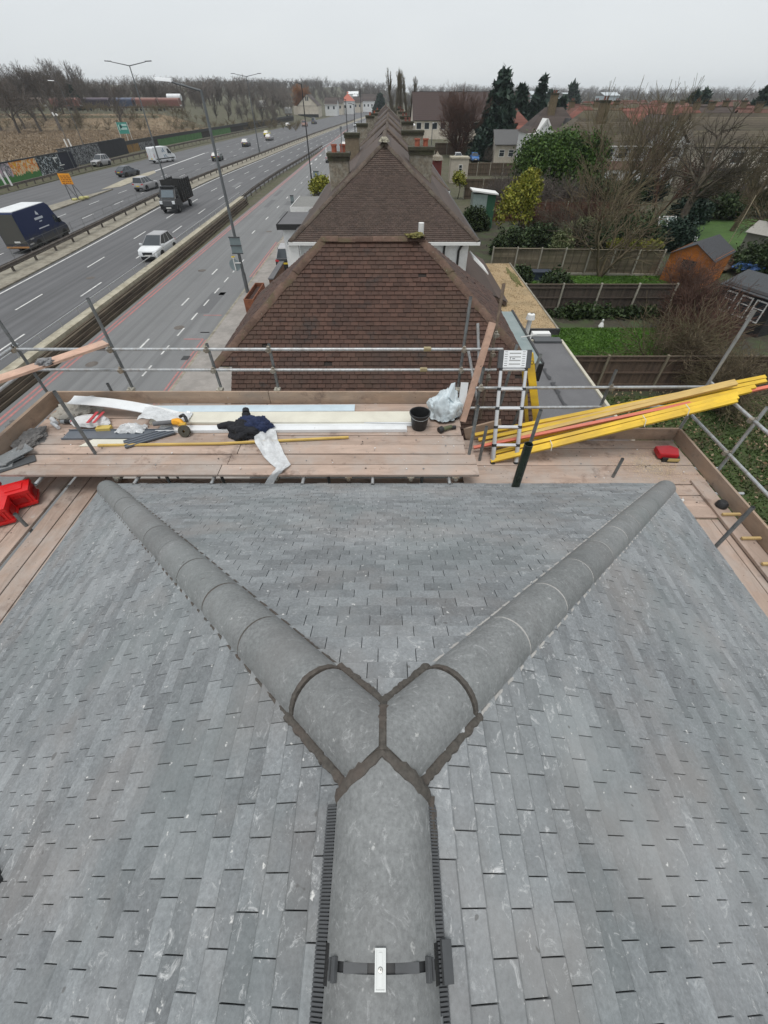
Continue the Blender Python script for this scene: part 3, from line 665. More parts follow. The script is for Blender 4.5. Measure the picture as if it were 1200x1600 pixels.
def coupler(p, ax='x', mat=M_COUP):
    m = MB(); p = Vector(p); d = {'x': Vector((1, 0, 0)), 'y': Vector((0, 1, 0)), 'z': Z}[ax]
    m.tube(p-d*.03, p+d*.03, .034, n=10); q = p+Vector((0, -.045, 0)) if ax != 'y' else p+Vector((-.045, 0, 0))
    m.tube(q-Z*.03, q+Z*.03, .033, n=10); m.tube(p+Vector((.0, -.02, .03)), p+Vector((0, -.02, .075)), .008, n=6); m.tube(p+Vector((.02, -.02, .05)), p+Vector((-.02, -.02, .05)), .012, n=6)
    m.mm(q.x-.045, q.x+.045, q.y-.012, q.y+.012, q.z-.02, q.z+.02); m.build('coupler', mat, SF)
RY = UY+.11
# rear guard rails
tube(r_(-6.05, RY, -2.83), r_(1.88, RY, -2.83), 'guard_rail'); tube(r_(-6.1, RY, -3.18), r_(1.84, RY, -3.18), 'guard_rail')
for x, z in ((.66, -2.83), (.62, -3.18)):
    m = MB(); m.tube(r_(x-.06, RY, z), r_(x+.06, RY, z), .032, n=12); m.mm(x-.055, x+.055, RY-.036, RY+.036, HC+z-.004, HC+z+.03); m.build('sleeve_coupler', plain('brass_coupler', (.36, .3, .17), .5, .4, .3, 20, .2), SF)
for x, zt, mt in ((-4.45, -2.08, M_STEELD), (-2.9, -2.76, M_STEELD), (-1.9, -2.76, M_STEELD), (1.25, -2.06, M_STEELD), (-6.0, -1.2, M_STEELD), (-4.85, -3.45, M_STEELD)):
    tube(r_(x, RY+.05, -10.1 if x < -4 else -4.1), r_(x, RY+.05, zt), 'standard', mt)
    for z in (-2.83, -3.18):
        if z < zt: coupler(r_(x, RY, z))
for x in (-2.9, -1.9, 1.25, -4.45):
    m = MB(); m.mm(x-.05, x+.05, RY-.07, RY+.04, HC+UZ+.19, HC+UZ+.235); m.tube(r_(x, RY-.05, UZ+.22), r_(x, RY-.05, UZ+.28), .012, n=6); m.build('coupler', plain('pale_coupler', (.42, .4, .34), .6, .3, .3, 20, .2), SF)
# left guard rails
tube(r_(-6.02, -2, -2.83), r_(-6.02, RY+.12, -2.80), 'guard_rail'); tube(r_(-6.02, -2, -3.2), r_(-6.02, RY+.1, -3.16), 'guard_rail')
for z in (-2.83, -3.18): coupler(r_(-6.0, RY, z), 'y')
# inner standards on the upper deck and right corner group
for x, y0, zb, zt in ((-4.43, 4.83, -4.6, -2.72), (1.25, 4.8, -4.6, -2.92), (1.53, 5.15, -4.3, -3.49), (1.99, 4.5, -4.6, -2.8), (3.56, 4.73, -4.3, -3.78), (4.26, 3.24, -4.6, -3.30), (-5.05, 3.72, -4.5, -3.92)):
    tube(r_(x, y0, zb), r_(x, y0, zt), 'standard', M_STEELD)
tube(r_(1.72, 6.3, -4.1), r_(1.72, 6.45, -1.9), 'standard', plain('rusty_tube', (.22, .17, .13), .7, .3, .4, 12, .3, .2, col2=(.14, .09, .06), s2=5)); coupler(r_(1.72, 6.34, -2.9)); coupler(r_(1.72, 6.32, -3.3)); coupler(r_(1.72, 6.36, -2.6))
tube(r_(1.55, 6.15, -3.3), r_(1.45, 6.55, -2.5), 'brace', M_STEEL); tube(r_(1.55, 6.1, -3.6), r_(1.35, 6.5, -2.9), 'brace', M_STEEL)
tube(r_(1.86, 5.9, -4.6), r_(1.98, 6.0, -2.6), 'standard', M_STEELD); tube(r_(2.15, 5.9, -4.6), r_(2.38, 6.0, -2.75), 'standard', M_STEELD)
RL = LY+.1
tube(r_(1.42, RL, -3.22), r_(5.5, RL, -3.20), 'guard_rail'); tube(r_(1.38, RL, -3.58), r_(5.45, RL, -3.55), 'guard_rail')
for x, zt in ((3.57, -2.94), (5.13, -2.06), (1.5, -2.9)):
    tube(r_(x, RL+.05, -10.1), r_(x, RL+.05, zt), 'standard', M_STEELD if x < 5 else M_STEEL)
    for z in (-3.21, -3.57): coupler(r_(x, RL, z))
# right side
tube(r_(5.17, -2.2, -3.16), r_(5.17, RL+.1, -3.16), 'guard_rail'); tube(r_(5.17, -2.2, -3.74), r_(5.17, RL+.1, -3.74), 'guard_rail')
for y0 in (4.81, 2.3): tube(r_(5.22, y0, -10.1), r_(5.22, y0, -2.95), 'standard', M_STEEL); coupler(r_(5.17, y0, -3.16), 'y'); coupler(r_(5.17, y0, -3.74), 'y')
for y0 in (5.05, 4.45, 3.1, 1.9, .8): tube(r_(3.6, y0, LZ-.09), r_(5.5, y0, LZ-.09), 'transom')
# transoms and ledgers under the upper deck edge
for x in (-5, -3.6, -2.5, -1.2, -.2, .9): tube(r_(x, 4.2, UZ-.075), r_(x, RY+.1, UZ-.075), 'transom')
for y0, z in ((4.52, UZ-.13), (5.9, UZ-.13), (4.9, LZ-.35)): tube(r_(-5.9, y0, z), r_(1.3 if z > -4 else 4.9, y0, z), 'ledger')
for x in (-3.4, -2.55, -.9, .55): tube(r_(x, 4.65, -10), r_(x, 4.65, UZ-.1), 'standard', M_STEELD)
for x in (-3.9, -1.6, -.55, .35, 1.0):
    m = MB(); m.tube(r_(x-.05, 4.36, UZ-.07), r_(x+.05, 4.36, UZ-.07), .035, n=10); m.tube(r_(x, 4.30, UZ-.08), r_(x, 4.44, UZ-.08), .028, n=10); m.build('coupler', M_COUP, SF)
for i in range(3): m = MB(); m.beam(r_(-5, 4.75+.5*i, LZ-.16), r_(4.9, 4.75+.5*i, LZ-.16), .22, .038); m.build('scaffold_board', M_BX, SF)
# ---------------------------------------------------------------- loose things on the decks
UD, LD = UZ+.004, LZ+.004
def cloth(name, mat, parent, pts_fn, nu, nv, th=.004):
    """a closed wrinkled sheet from a function (u,v) -> point"""
    a = [[Vector(pts_fn(i/nu, j/nv)) for i in range(nu+1)] for j in range(nv+1)]; m = MB(); W = nu+1
    top = [p for r in a for p in r]; bot = [p-Z*th for p in top]; m.v = [tuple(p) for p in top+bot]; N = len(top)
    for j in range(nv):
        for i in range(nu):
            q = (j*W+i, j*W+i+1, (j+1)*W+i+1, (j+1)*W+i); m.f.append(q); m.f.append(tuple(N+k for k in q[::-1]))
    rim = [j for j in range(W)]+[j*W+nu for j in range(1, nv+1)]+[nv*W+i for i in range(nu-1, -1, -1)]+[j*W for j in range(nv-1, 0, -1)]
    for p, q in zip(rim, rim[1:]+rim[:1]): m.f.append((p, N+p, N+q, q))
    m.m = [0]*len(m.f); m.r = [0.]*len(m.f)
    return m.build(name, mat, parent, True) if parent is not None else m.build(name, mat, smooth=True)
from mathutils import noise as mn
def nz3(x, y, z=0.): return mn.noise(Vector((x, y, z)))
def board(name, label, cat, mat, p0, p1, wd, ht, up=Z, group=None, prof=None):
    m = MB()
    if prof is None: m.beam(p0, p1, wd, ht, up)
    else:
        p0 = Vector(p0); p1 = Vector(p1); d = (p1-p0).normalized(); a = Vector((d.y, -d.x, 0)).normalized()
        m.loft([[p+a*x+Z*z for x, z in prof] for p in (p0, p1)])
    return tag(m.build(name, mat), label, cat, group)
LP = lambda w, h, t=.012: [(-w/2, 0), (w/2, 0), (w/2, h), (w/2-t, h), (w/2-t, t), (-w/2, t)]
board('fascia_board', 'long white fascia board wrapped in pale blue film along the rear toe board', 'fascia board', M_BLUEW, r_(-4.15, 6.02, UD), r_(-.55, 6.06, UD), .2, .05)
board('fascia_board', 'cream coloured fascia board lying behind the bucket, longest of the stack', 'fascia board', M_CREAM, r_(-3.9, 5.74, UD), r_(.52, 5.76, UD), .33, .045, prof=[(-.165, 0), (.165, 0), (.165, .045), (.15, .045), (-.15, .045), (-.165, .03)])
board('fascia_board', 'white fascia board nearest the walkway with a square cut end', 'fascia board', M_WHITE, r_(-3.7, 5.44, UD), r_(.33, 5.47, UD), .2, .04, prof=LP(.2, .05))
board('fascia_board', 'white soffit strip lying between the cream board and the white fascia', 'fascia board', M_WHITE, r_(-2.2, 5.6, UD), r_(.42, 5.60, UD), .13, .03)
board('fascia_board', 'short white soffit offcut poking out beside the bucket', 'fascia board', M_WHITE, r_(-.9, 5.66, UD+.03), r_(.5, 5.61, UD+.03), .1, .02)
# bent white board with film at its end
t = thing('fascia_board', 'white fascia board bowed upwards with torn clear film at its end', 'fascia board', r_(-4.6, 5.9, UD))
cloth('board', M_WHITE, t, lambda u, v: r_(-5.25+1.75*u, 5.92-.22*u+.24*(v-.5)+.05*math.sin(2*u), UD+.26-.2*u*u+.01*math.sin(9*v)), 10, 2, .012)
M_FILM = NB('clear_film'); _f = M_FILM
_f.p.inputs['Base Color'].default_value = (.72, .74, .75, 1); _f.p.inputs['Roughness'].default_value = .25; _f.p.inputs['Alpha'].default_value = .72
_f.l(_f.rng(_f.noise(7, 4, .6, (1, 1, 3)), .3, .7, .45, .95), _f.p.inputs['Alpha']); M_FILM = _f.mat
cloth('film', M_FILM, t, lambda u, v: r_(-4.0+.75*u, 5.66+.38*(v-.5)*(1-.3*u)+.04*math.sin(8*u), UD+.06+.05*abs(nz3(5*u, 6*v))+.10*(1-u)), 18, 10, .002)
cloth('film', M_FILM, t, lambda u, v: r_(-4.35+.45*u, 5.42+.22*(v-.5), UD+.02+.10*math.sin(3.1*u)*math.sin(3.1*v)+.06*nz3(7*u, 7*v, 3)), 12, 10, .002)
# long crumpled film strip over the deck edge
def fs(u, v):
    c = [(-1.95, 5.35, .03), (-1.86, 5.05, .02), (-1.68, 4.72, .02), (-1.5, 4.48, .02), (-1.55, 4.32, .015), (-1.72, 4.22, -.16), (-1.8, 4.1, -.14)]
    k = u*(len(c)-1); i = min(int(k), len(c)-2); f = k-i; p = [c[i][q]*(1-f)+c[i+1][q]*f for q in range(3)]
    wd = .17+.07*math.sin(5*u+1); return r_(p[0]+wd*(v-.5)*1.4, p[1]+.08*(v-.5), UD+p[2]+.03*abs(nz3(9*u, 4*v, 7))+.045*abs(math.sin(6*v+7*u))*(.6+.4*math.sin(11*u)))
tag(cloth('plastic_film', M_FILM, None, fs, 46, 10, .002), 'crumpled clear plastic film trailing over the deck edge onto the tiles', 'plastic film')
# grey boards
board('soffit_board', 'long anthracite grey soffit board lying flat on the left of the deck', 'soffit board', M_PVCG, r_(-5.12, 5.28, UD), r_(-3.6, 5.30, UD), .25, .02, prof=[(-.125, 0), (.125, 0), (.125, .03), (.11, .03), (.11, .012), (-.11, .012), (-.11, .03), (-.125, .03)])
t = thing('soffit_board', 'short anthracite grey soffit board laid askew with grooves under the saw', 'soffit board', r_(-3.7, 5.15, UD+.02))
m = MB(); p0, p1 = r_(-4.05, 5.0, UD+.022), r_(-3.42, 5.38, UD+.03); m.beam(p0, p1, .2, .014); d = (p1-p0).normalized(); a = Vector((d.y, -d.x, 0))
for q in (-.095, -.03, .035, .095): m.beam(p0+a*q+Z*.012, p1+a*q+Z*.012, .012, .012)
m.build('board', M_PVCG, t)
m = MB(); m.prism([r_(-4.75, 4.98, UD), r_(-3.95, 4.98, UD), r_(-3.85, 5.16, UD), r_(-4.62, 5.16, UD)], (0, 0, .012)); tag(m.build('offcut_sheet', M_CREAM), 'pale cream sheet offcut lying in front of the grey soffit board', 'offcut')
m = MB(); pts = [r_(-4.45, 4.99, UD+.02), r_(-2.6, 5.03, UD+.022), r_(-.6, 5.2, UD+.02)]
for a, b in zip(pts, pts[1:]): m.beam(a, b, .038, .025)
tag(m.build('batten', plain('pale_yellow_batten', (.6, .42, .12), .7, 0, .2, 8, .2, .1, stretch=(.3, 1, 1), col2=(.45, .3, .1), s2=3)), 'single long yellow batten lying across the upper deck boards', 'batten')
# saw: orange body, grey tube handle, black guard
t = thing('power_saw', 'orange and black cordless saw lying on the white boards', 'power tool', r_(-3.3, 5.4, UD)); o = r_(-3.3, 5.38, UD+.05)
m = MB(); m.loft([[o+Vector((x+.0, y+q*math.cos(k*math.pi/4), .05+z+q*math.sin(k*math.pi/4))) for k in range(8)] for x, y, z, q in ((-.16, .13, .0, .05), (-.08, .12, .01, .06), (0, .08, .01, .07), (.06, .02, 0, .065), (.09, -.06, -.01, .05))]); m.build('body', plain('tool_orange', (.78, .36, .02), .45, 0, .12, 30, .1), t, True)
m = MB(); m.tube(o+Vector((-.45, .07, .05)), o+Vector((-.14, .13, .05)), .038, .035, 12); m.build('dust_bag', plain('grey_fabric', (.14, .14, .145), .9), t, True)
m = MB(); m.path([o+Vector(p) for p in ((-.05, .2, .1), (.02, .19, .14), (.08, .12, .14), (.11, .06, .1))], .026, 8); m.build('handle', M_BLACK, t, True)
m = MB(); Mx = Matrix.Rotation(R(65), 3, 'X'); m.lathe([(.02, .03), (.09, .028), (.095, 0), (.09, -.028), (.02, -.03)], o+Vector((.1, -.1, .03)), 18, Mx); m.build('blade_guard', plain('dark_tool_metal', (.07, .065, .05), .5, .3), t, True)
m = MB(); m.mm(o.x+.02, o.x+.11, o.y-.05, o.y+.03, o.z+.06, o.z+.11); m.build('battery', flat('tool_yellow', (.5, .3, .03)), t, bevel=.008)
# jacket
t = thing('jacket', 'crumpled black and navy jacket lying on the white boards', 'jacket', r_(-2.25, 5.45, UD+.05))
def lump(c, rx, ry, rz, seed, rough=.35):
    bm = bmesh.new(); bmesh.ops.create_icosphere(bm, subdivisions=5, radius=1)
    for v in bm.verts:
        p = v.co.copy(); f = 1+rough*nz3(p.x*1.7+seed, p.y*1.7, p.z*1.7)+rough*.6*abs(nz3(p.x*4+seed, p.y*4, p.z*2))-rough*.3*abs(nz3(p.x*8+seed, p.y*7, p.z*5)); zc = p.z*f
        v.co = Vector((c[0]+p.x*f*rx, c[1]+p.y*f*ry, c[2]+max(-.1*rz, zc*rz)))
    m = MB(); ix = {v: i for i, v in enumerate(bm.verts)}; m.v = [tuple(v.co) for v in bm.verts]; m.f = [tuple(ix[v] for v in f.verts) for f in bm.faces]; m.m = [0]*len(m.f); m.r = [0.]*len(m.f); bm.free(); return m
M_JK = plain('black_fabric', (.013, .014, .018), .9, 0, .3, 30, .3); M_NV = plain('navy_fabric', (.016, .026, .07), .9, 0, .3, 30, .3)
lump(r_(-2.26, 5.33, UD+.03), .27, .2, .17, 1.3).build('body', M_JK, t, True); lump(r_(-2.14, 5.42, UD+.06), .28, .15, .17, 5.1).build('lining', M_NV, t, True)
m = MB(); pts = [r_(-2.42, 5.4, UD+.09), r_(-2.54, 5.42, UD+.1), r_(-2.64, 5.41, UD+.09), r_(-2.70, 5.40, UD+.08)]
for a, b, q in zip(pts, pts[1:], (.075, .06, .05)): m.tube(a, b, q, q*.9, 10)
m.build('sleeve', M_JK, t, True)
m = MB(); pts = [r_(-2.25, 5.5, UD+.12), r_(-2.27, 5.60, UD+.2), r_(-2.29, 5.68, UD+.22)]
for a, b, q in zip(pts, pts[1:], (.075, .06)): m.tube(a, b, q, q*.9, 10)
m.build('sleeve', M_JK, t, True); lump(r_(-1.98, 5.46, UD+.06), .1, .14, .14, 8.7).build('hood', M_NV, t, True)
# bucket
t = thing('bucket', 'black builders bucket standing beside the pale blue rubble sack', 'bucket', r_(.53, 5.5, UD)); c = r_(.53, 5.5, UD)
m = MB(); m.lathe([(.0, .0), (.115, 0), (.155, .27), (.168, .272), (.168, .285), (.15, .285), (.112, .02), (0, .018)], c, 26); m.build('body', M_BLACK, t, True)
m = MB(); m.path([c+Vector((.16*math.cos(R(a)), -.02-.17*math.sin(R(a))*.98, .285-.05*math.sin(R(a)))) for a in range(0, 181, 15)], .005); m.build('handle', M_STEELD, t)
# small drill lying
t = thing('drill', 'small black and olive hand tool lying near the bucket', 'power tool', r_(.93, 5.42, UD)); c = r_(.93, 5.42, UD+.04)
m = MB(); m.tube(c+Vector((-.06, -.05, 0)), c+Vector((.12, .03, .01)), .04, .03, 12); m.build('body', flat('olive_plastic', (.09, .10, .05)), t, True)
m = MB(); m.tube(c+Vector((-.09, -.07, -.0)), c+Vector((-.03, -.03, .01)), .052, .05, 14); m.build('head', M_BLACK, t, True)
m = MB(); m.tube(c+Vector((.1, .02, .0)), c+Vector((.19, .04, -.01)), .028, .03, 10); m.build('handle', M_BLACK, t, True)
# rubble sack
t = thing('rubble_sack', 'full pale blue rubble sack tied at the top beside the bucket', 'sack', r_(1.0, 5.85, UD)); M_SACK = plain('pale_sack', (.58, .65, .68), .4, 0, .12, 9, .5, .1, bd=.02, col2=(.45, .53, .57), s2=4)
lump(r_(.97, 5.84, UD+.08), .28, .24, .34, 3.3, .32).build('body', M_SACK, t, True)
m = MB(); m.add([r_(.92, 5.8, UD+.33), r_(1.1, 5.74, UD+.3), r_(1.1, 5.9, UD+.58), r_(1.04, 5.92, UD+.55), r_(1.0, 5.72, UD+.42)], [(0, 4, 3), (4, 1, 2), (4, 2, 3), (0, 3, 2), (0, 2, 1), (0, 1, 4)]); m.build('neck', M_SACK, t, True)
board('offcut_board', 'white board standing on end beside the pale blue sack', 'board', M_WHITE, r_(1.24, 5.78, UD), r_(1.26, 5.95, UD+.55), .12, .02, (0, 1, .3))
board('timber_post', 'tall rough timber leaning upright at the end of the upper deck', 'timber', M_FRESH, r_(1.27, 5.70, UD-.02), r_(1.62, 6.3, UD+1.35), .1, .05, (0, 1, .3))
# bags and bottles in the left corner
t = thing('cement_bag', 'white paper bag with red stripes lying in the left corner of the deck', 'bag', r_(-4.85, 5.6, UD))
lump(r_(-4.85, 5.58, UD+.05), .3, .15, .1, 2.2, .2).build('body', plain('white_paper', (.6, .6, .6), .8, 0, .1, 9), t, True)
m = MB()
for x in (-4.78, -4.68): m.mm(x, x+.045, 5.40, 5.72, HC+UD+.15, HC+UD+.156)
m.build('stripe', flat('red_print', (.5, .05, .06)), t)
t = thing('sealant_tube', 'grey and black sealant gun tube with red band in the left corner', 'sealant tube', r_(-5.2, 5.62, UD))
m = MB(); m.tube(r_(-5.35, 5.6, UD+.04), r_(-4.98, 5.6, UD+.05), .035, n=12); m.build('body', plain('grey_tube_plastic', (.3, .32, .33), .4), t, True); m = MB(); m.tube(r_(-5.17, 5.6, UD+.045), r_(-5.08, 5.6, UD+.047), .037, n=12); m.build('band', flat('red_print', (.5, .05, .06)), t, True)
m = MB(); m.tube(r_(-5.28, 5.6, UD+.042), r_(-5.19, 5.6, UD+.044), .0368, n=12); m.tube(r_(-5.06, 5.6, UD+.047), r_(-4.9, 5.6, UD+.05), .03, n=12); m.build('grip', M_BLACK, t, True)
lump(r_(-5.3, 5.9, UD+.0), .33, .24, .12, 4.4, .5).build('sand_bag', plain('dusty_sack', (.36, .34, .3), .9, 0, .2, 8, .4)); tag(bpy.data.objects['sand_bag'], 'dusty pale sack slumped in the far left corner of the deck', 'sack')
m = MB(); m.tube(r_(-5.18, 6.12, UD+.12), r_(-5.02, 6.12, UD+.14), .07, n=14); m.tube(r_(-5.02, 6.12, UD+.14), r_(-4.9, 6.1, UD+.14), .03, n=10); tag(m.build('bottle', flat('pale_plastic', (.5, .51, .5)), smooth=True), 'pale plastic bottle lying against the left end of the rear toe board', 'bottle')
m = MB(); m.tube(r_(-5.5, 5.58, UD+.03), r_(-5.32, 5.45, UD+.03), .03, n=10); m.tube(r_(-5.55, 5.68, UD+.04), r_(-5.42, 5.56, UD+.04), .04, n=10); tag(m.build('clear_bottle', flat('clear_white_plastic', (.62, .64, .66), .2), smooth=True), 'clear plastic bottle beside the end of the long grey board', 'bottle')
board('sponge', 'yellow handled sponge float in front of the striped bag', 'sponge', flat('sponge_yellow', (.55, .42, .12), .9), r_(-4.68, 5.42, UD+.03), r_(-4.46, 5.44, UD+.03), .1, .05)
lump(r_(-5.58, 5.15, UD+.0), .2, .3, .1, 6.1, .6).build('rubble_heap', plain('grey_rubble', (.16, .155, .15), .95, 0, .4, 20, .6)); tag(bpy.data.objects['rubble_heap'], 'small heap of dark grey rubble along the left toe board', 'rubble')
# slates on the left end of the deck
t = thing('slate_pile', 'small pile of loose grey slates at the left end of the deck edge', 'slates', r_(-5.6, 4.6, UD)); rs = random.Random(4)
for k, (x, y, a) in enumerate(((-5.68, 4.5, .5), (-5.62, 4.62, .9), (-5.72, 4.55, .2), (-5.52, 4.72, 1.0))):
    m = MB(); d = Vector((math.cos(a), math.sin(a), .04)); p = r_(x, y, UD+.012+.02*k); m.beam(p-d*.2, p+d*.2, .26, .014); m.r = [rs.random()]*6; m.build('slate', M_TILE, t)
board('lead_roll', 'dark grey strip of lead lying under the loose slates', 'lead strip', M_DGREY, r_(-5.7, 4.36, UD+.006), r_(-5.25, 4.7, UD+.006), .18, .012)
# red crates
def crate(loc, rz, label):
    t = thing('crate', label, 'crate', (0, 0, 0), 'red plastic crates on the left deck'); a, b, h = .17, .13, .24; mr = plain('red_plastic', (.62, .012, .014), .35, 0, .08, 5, .05)
    m = MB(); q = .012
    for x0, x1, y0, y1 in ((-a, a, -b, -b+q), (-a, a, b-q, b), (-a, -a+q, -b+q, b-q), (a-q, a, -b+q, b-q)): m.mm(x0, x1, y0, y1, 0, h)
    m.mm(-a, a, -b, b, -.012, 0); m.build('body', mr, t)
    m = MB()
    for z in (.02, h-.03):
        m.mm(-a-.012, a+.012, -b-.012, -b-.001, z, z+.028); m.mm(-a-.012, a+.012, b+.001, b+.012, z, z+.028); m.mm(-a-.012, -a-.001, -b, b, z, z+.028); m.mm(a+.001, a+.012, -b, b, z, z+.028)
    for x in (-a*.75, -a*.25, a*.25, a*.75): m.mm(x-.008, x+.008, -b-.011, -b-.001, .05, h-.03)
    m.build('rib', mr, t)
    mp_ = plain('dark_red_plastic', (.3, .006, .008), .4); m = MB(); m.mm(-.09, .09, -b-.016, -b-.012, .07, .16); m.build('panel', mp_, t); m = MB(); m.mm(a+.012, a+.016, -.08, .08, .07, .16); m.build('panel', mp_, t)
    m = MB(); m.prism([(-a-.012, -b-.012, h), (a+.012, -b-.012, h), (a+.012, b+.012, h), (-a-.012, b+.012, h)], (0, 0, .02)); m.mm(-a*.6, a*.6, -b*.55, b*.55, h+.02, h+.032); m.build('lid', mr, t, bevel=.005)
    t.location = loc; t.rotation_euler = (0, 0, rz); return t
crate(r_(-5.33, 4.18, LZ+.02), R(28), 'red plastic crate nearest the grey roof under the deck edge'); crate(r_(-5.42, 3.82, LZ+.02), R(24), 'red plastic crate in front, standing closest to the short grey tube'); crate(r_(-5.72, 4.12, LZ+.02), R(30), 'red plastic crate farthest left, cut off by the photo edge')
# plank across the guard rails with gloves
t = board('plank', 'pale fresh sawn plank laid across the corner of the guard rails', 'plank', M_FRESH, r_(-6.55, 3.9, -2.78), r_(-4.56, 6.46, -2.775), .215, .036)
lump(r_(-5.12, 5.72, -2.755), .13, .09, .05, 2.7, .6).build('gloves', plain('grey_glove', (.16, .16, .165), .95, 0, .5, 18, .4, col2=(.4, .4, .4), s2=9)); tag(bpy.data.objects['gloves'], 'pair of grey work gloves lying on the fresh plank', 'gloves')
for k, (x, y, z) in enumerate(((-6.15, 5.0, -3.78), (-6.3, 4.7, -3.8))):
    board('plank_offcut', ('short reddish plank end outside the left toe board', 'short pale plank end outside the left toe board')[k], 'plank', (M_BY, M_FRESH)[k], r_(x, y-.6, z), r_(x+.12, y+.5, z), .2, .035)
lump(r_(-6.12, 5.55, -3.85), .14, .16, .14, 1.1, .5).build('debris', plain('grey_rubble', (.16, .155, .15))); tag(bpy.data.objects['debris'], 'broken grey tile pieces outside the left toe board', 'rubble')
# yellow battens
gy = 'yellow battens stacked across the right deck'; ys_ = ('topmost yellow batten with its end sticking out furthest', 'yellow batten below the topmost one', 'pale untreated looking batten above the red one', 'pale batten just below the topmost yellow battens', 'lowest yellow batten of the leaning stack', 'yellow batten next to the lowest, touching the red one', 'yellow batten in the middle of the lower group', 'yellow batten filling the gap above the red one', 'second yellow batten filling the gap, below the red one')
for k, (y0, z0, y1, z1, x1, mt) in enumerate(((5.62, .17, 5.66, -2.95, 5.75, M_YEL), (5.52, .14, 5.58, -2.97, 5.72, M_YEL), (5.44, .10, 5.52, -2.98, 5.25, M_YELP), (5.58, .12, 5.62, -3.0, 5.3, M_YELP), (5.08, .035, 5.2, -3.08, 5.12, M_YEL), (5.24, .07, 5.34, -3.05, 5.2, M_YEL), (5.16, .05, 5.28, -3.07, 5.18, M_YEL), (5.42, .08, 5.46, -3.0, 5.5, M_YEL), (5.30, .07, 5.38, -3.02, 5.4, M_YEL))):
    board('batten', ys_[k], 'batten', mt, r_(1.5+.05*k, y0, LZ+z0), r_(x1, y1, z1), .06, .04, (0, -.3, 1), gy)
board('batten', 'pinkish red batten in the middle of the stack, sticking out to the right', 'batten', M_REDB, r_(1.45, 5.36, LZ+.1), r_(6.4, 5.46, -2.82), .05, .035, (0, -.3, 1), gy)
m = MB()
for x, y, z in ((2.6, 5.15, -3.86), (3.9, 5.2, -3.44), (4.45, 5.2, -3.25)): m.path([r_(x, y-.1, z-.02), r_(x, y-.07, z+.07), r_(x, y+.05, z+.08)], .006, 5)
tag(m.build('strapping', flat('white_strap', (.6, .6, .55))), 'thin white strapping bands around the lower yellow battens', 'strapping')
board('yellow_level', 'yellow board leaning upright outside the rails behind the ladder', 'board', M_YEL, r_(2.66, 5.9, -4.05), r_(2.19, 5.98, -2.74), .12, .03, (0, -1, .2))
board('yellow_level', 'narrow dark yellow board leaning behind the ladder', 'board', plain('dull_yellow', (.5, .33, .03), .6), r_(2.48, 5.93, -4.05), r_(2.12, 6.0, -2.8), .06, .03, (0, -1, .2))
# ladder
t = thing('ladder', 'collapsed telescopic aluminium ladder with white instruction panel leaning on the rail', 'ladder', r_(1.93, 5.13, LD)); M_ALU = plain('aluminium', (.62, .63, .64), .3, .35, .06, 5, .03, 0, col2=(.45, .45, .45), s2=6, amt=.3)
b0, t0 = r_(1.925, 5.08, LD), r_(1.925, 5.74, LD+1.28); d = (t0-b0)
for sx in (-.19, .19):
    m = MB(); o = Vector((sx, 0, 0)); n = 5
    for i in range(n): m.tube(b0+o+d*(i/n), b0+o+d*((i+1)/n), .036-.0025*i, n=14)
    m.build('stile', M_ALU, t, True)
    m = MB()
    for i in range(1, n+1): m.tube(b0+o+d*(i/n-.015), b0+o+d*(i/n+.015), .041-.0025*i, n=14)
    m.tube(b0+o-d*.012, b0+o+d*.01, .042, n=14); m.build('stile_collar', M_BLACK, t, True)
for i in range(1, 6): m = MB(); p = b0+d*(i/5); m.beam(p-Vector((.17, 0, 0)), p+Vector((.17, 0, 0)), .045, .03, (0, -.4, 1)); m.build('rung', M_ALU, t)
e = d.normalized(); nf = Vector((0, -e.z, e.y)); pc = b0+d*1.1
m = MB()
for sx in (-.21, .21): m.beam(pc+Vector((sx, 0, 0))-e*.13, pc+Vector((sx, 0, 0))+e*.13, .075, .06, nf)
m.build('end_cap', M_DGREY, t, bevel=.008)
m = MB(); m.beam(pc-e*.12, pc+e*.12, .345, .05, nf); m.build('label_panel', M_WHITE, t)
m = MB()
for k, q in enumerate((.08, .03, -.02, -.07)):
    c = pc+nf*.026+e*q; m.beam(c-Vector((.085, 0, 0)), c+Vector((.085, 0, 0)), .012+.003*(k % 2), .002, nf) if False else m.beam(c-Vector((.085, 0, 0)), c+Vector((.085, 0, 0)), .014, .002, nf)
m.build('print_line', flat('grey_print', (.3, .3, .29)), t)
m = MB()
for sx in (-.135, .13):
    for k in range(7): c = pc+nf*.026+e*(.1-.032*k)+Vector((sx, 0, 0)); m.beam(c-Vector((.022, 0, 0)), c+Vector((.022, 0, 0)), .006, .002, nf)
c = pc+nf*.0262+e*.005+Vector((-.07, 0, 0)); m.beam(c-e*.012, c+e*.02, .008, .002, nf); m.beam(c+Vector((.03, 0, 0)), c+Vector((.07, 0, 0)), .01, .002, nf); m.build('print_mark', flat('dark_print', (.06, .06, .07)), t)
m = MB(); c = pc+Vector((.27, 0, 0))-e*.05; m.lathe([(.02, .0), (.028, .006), (.02, .012)], c, 14, Matrix.Rotation(R(60), 3, 'X')); m.build('hook_ring', M_BLACK, t, True)
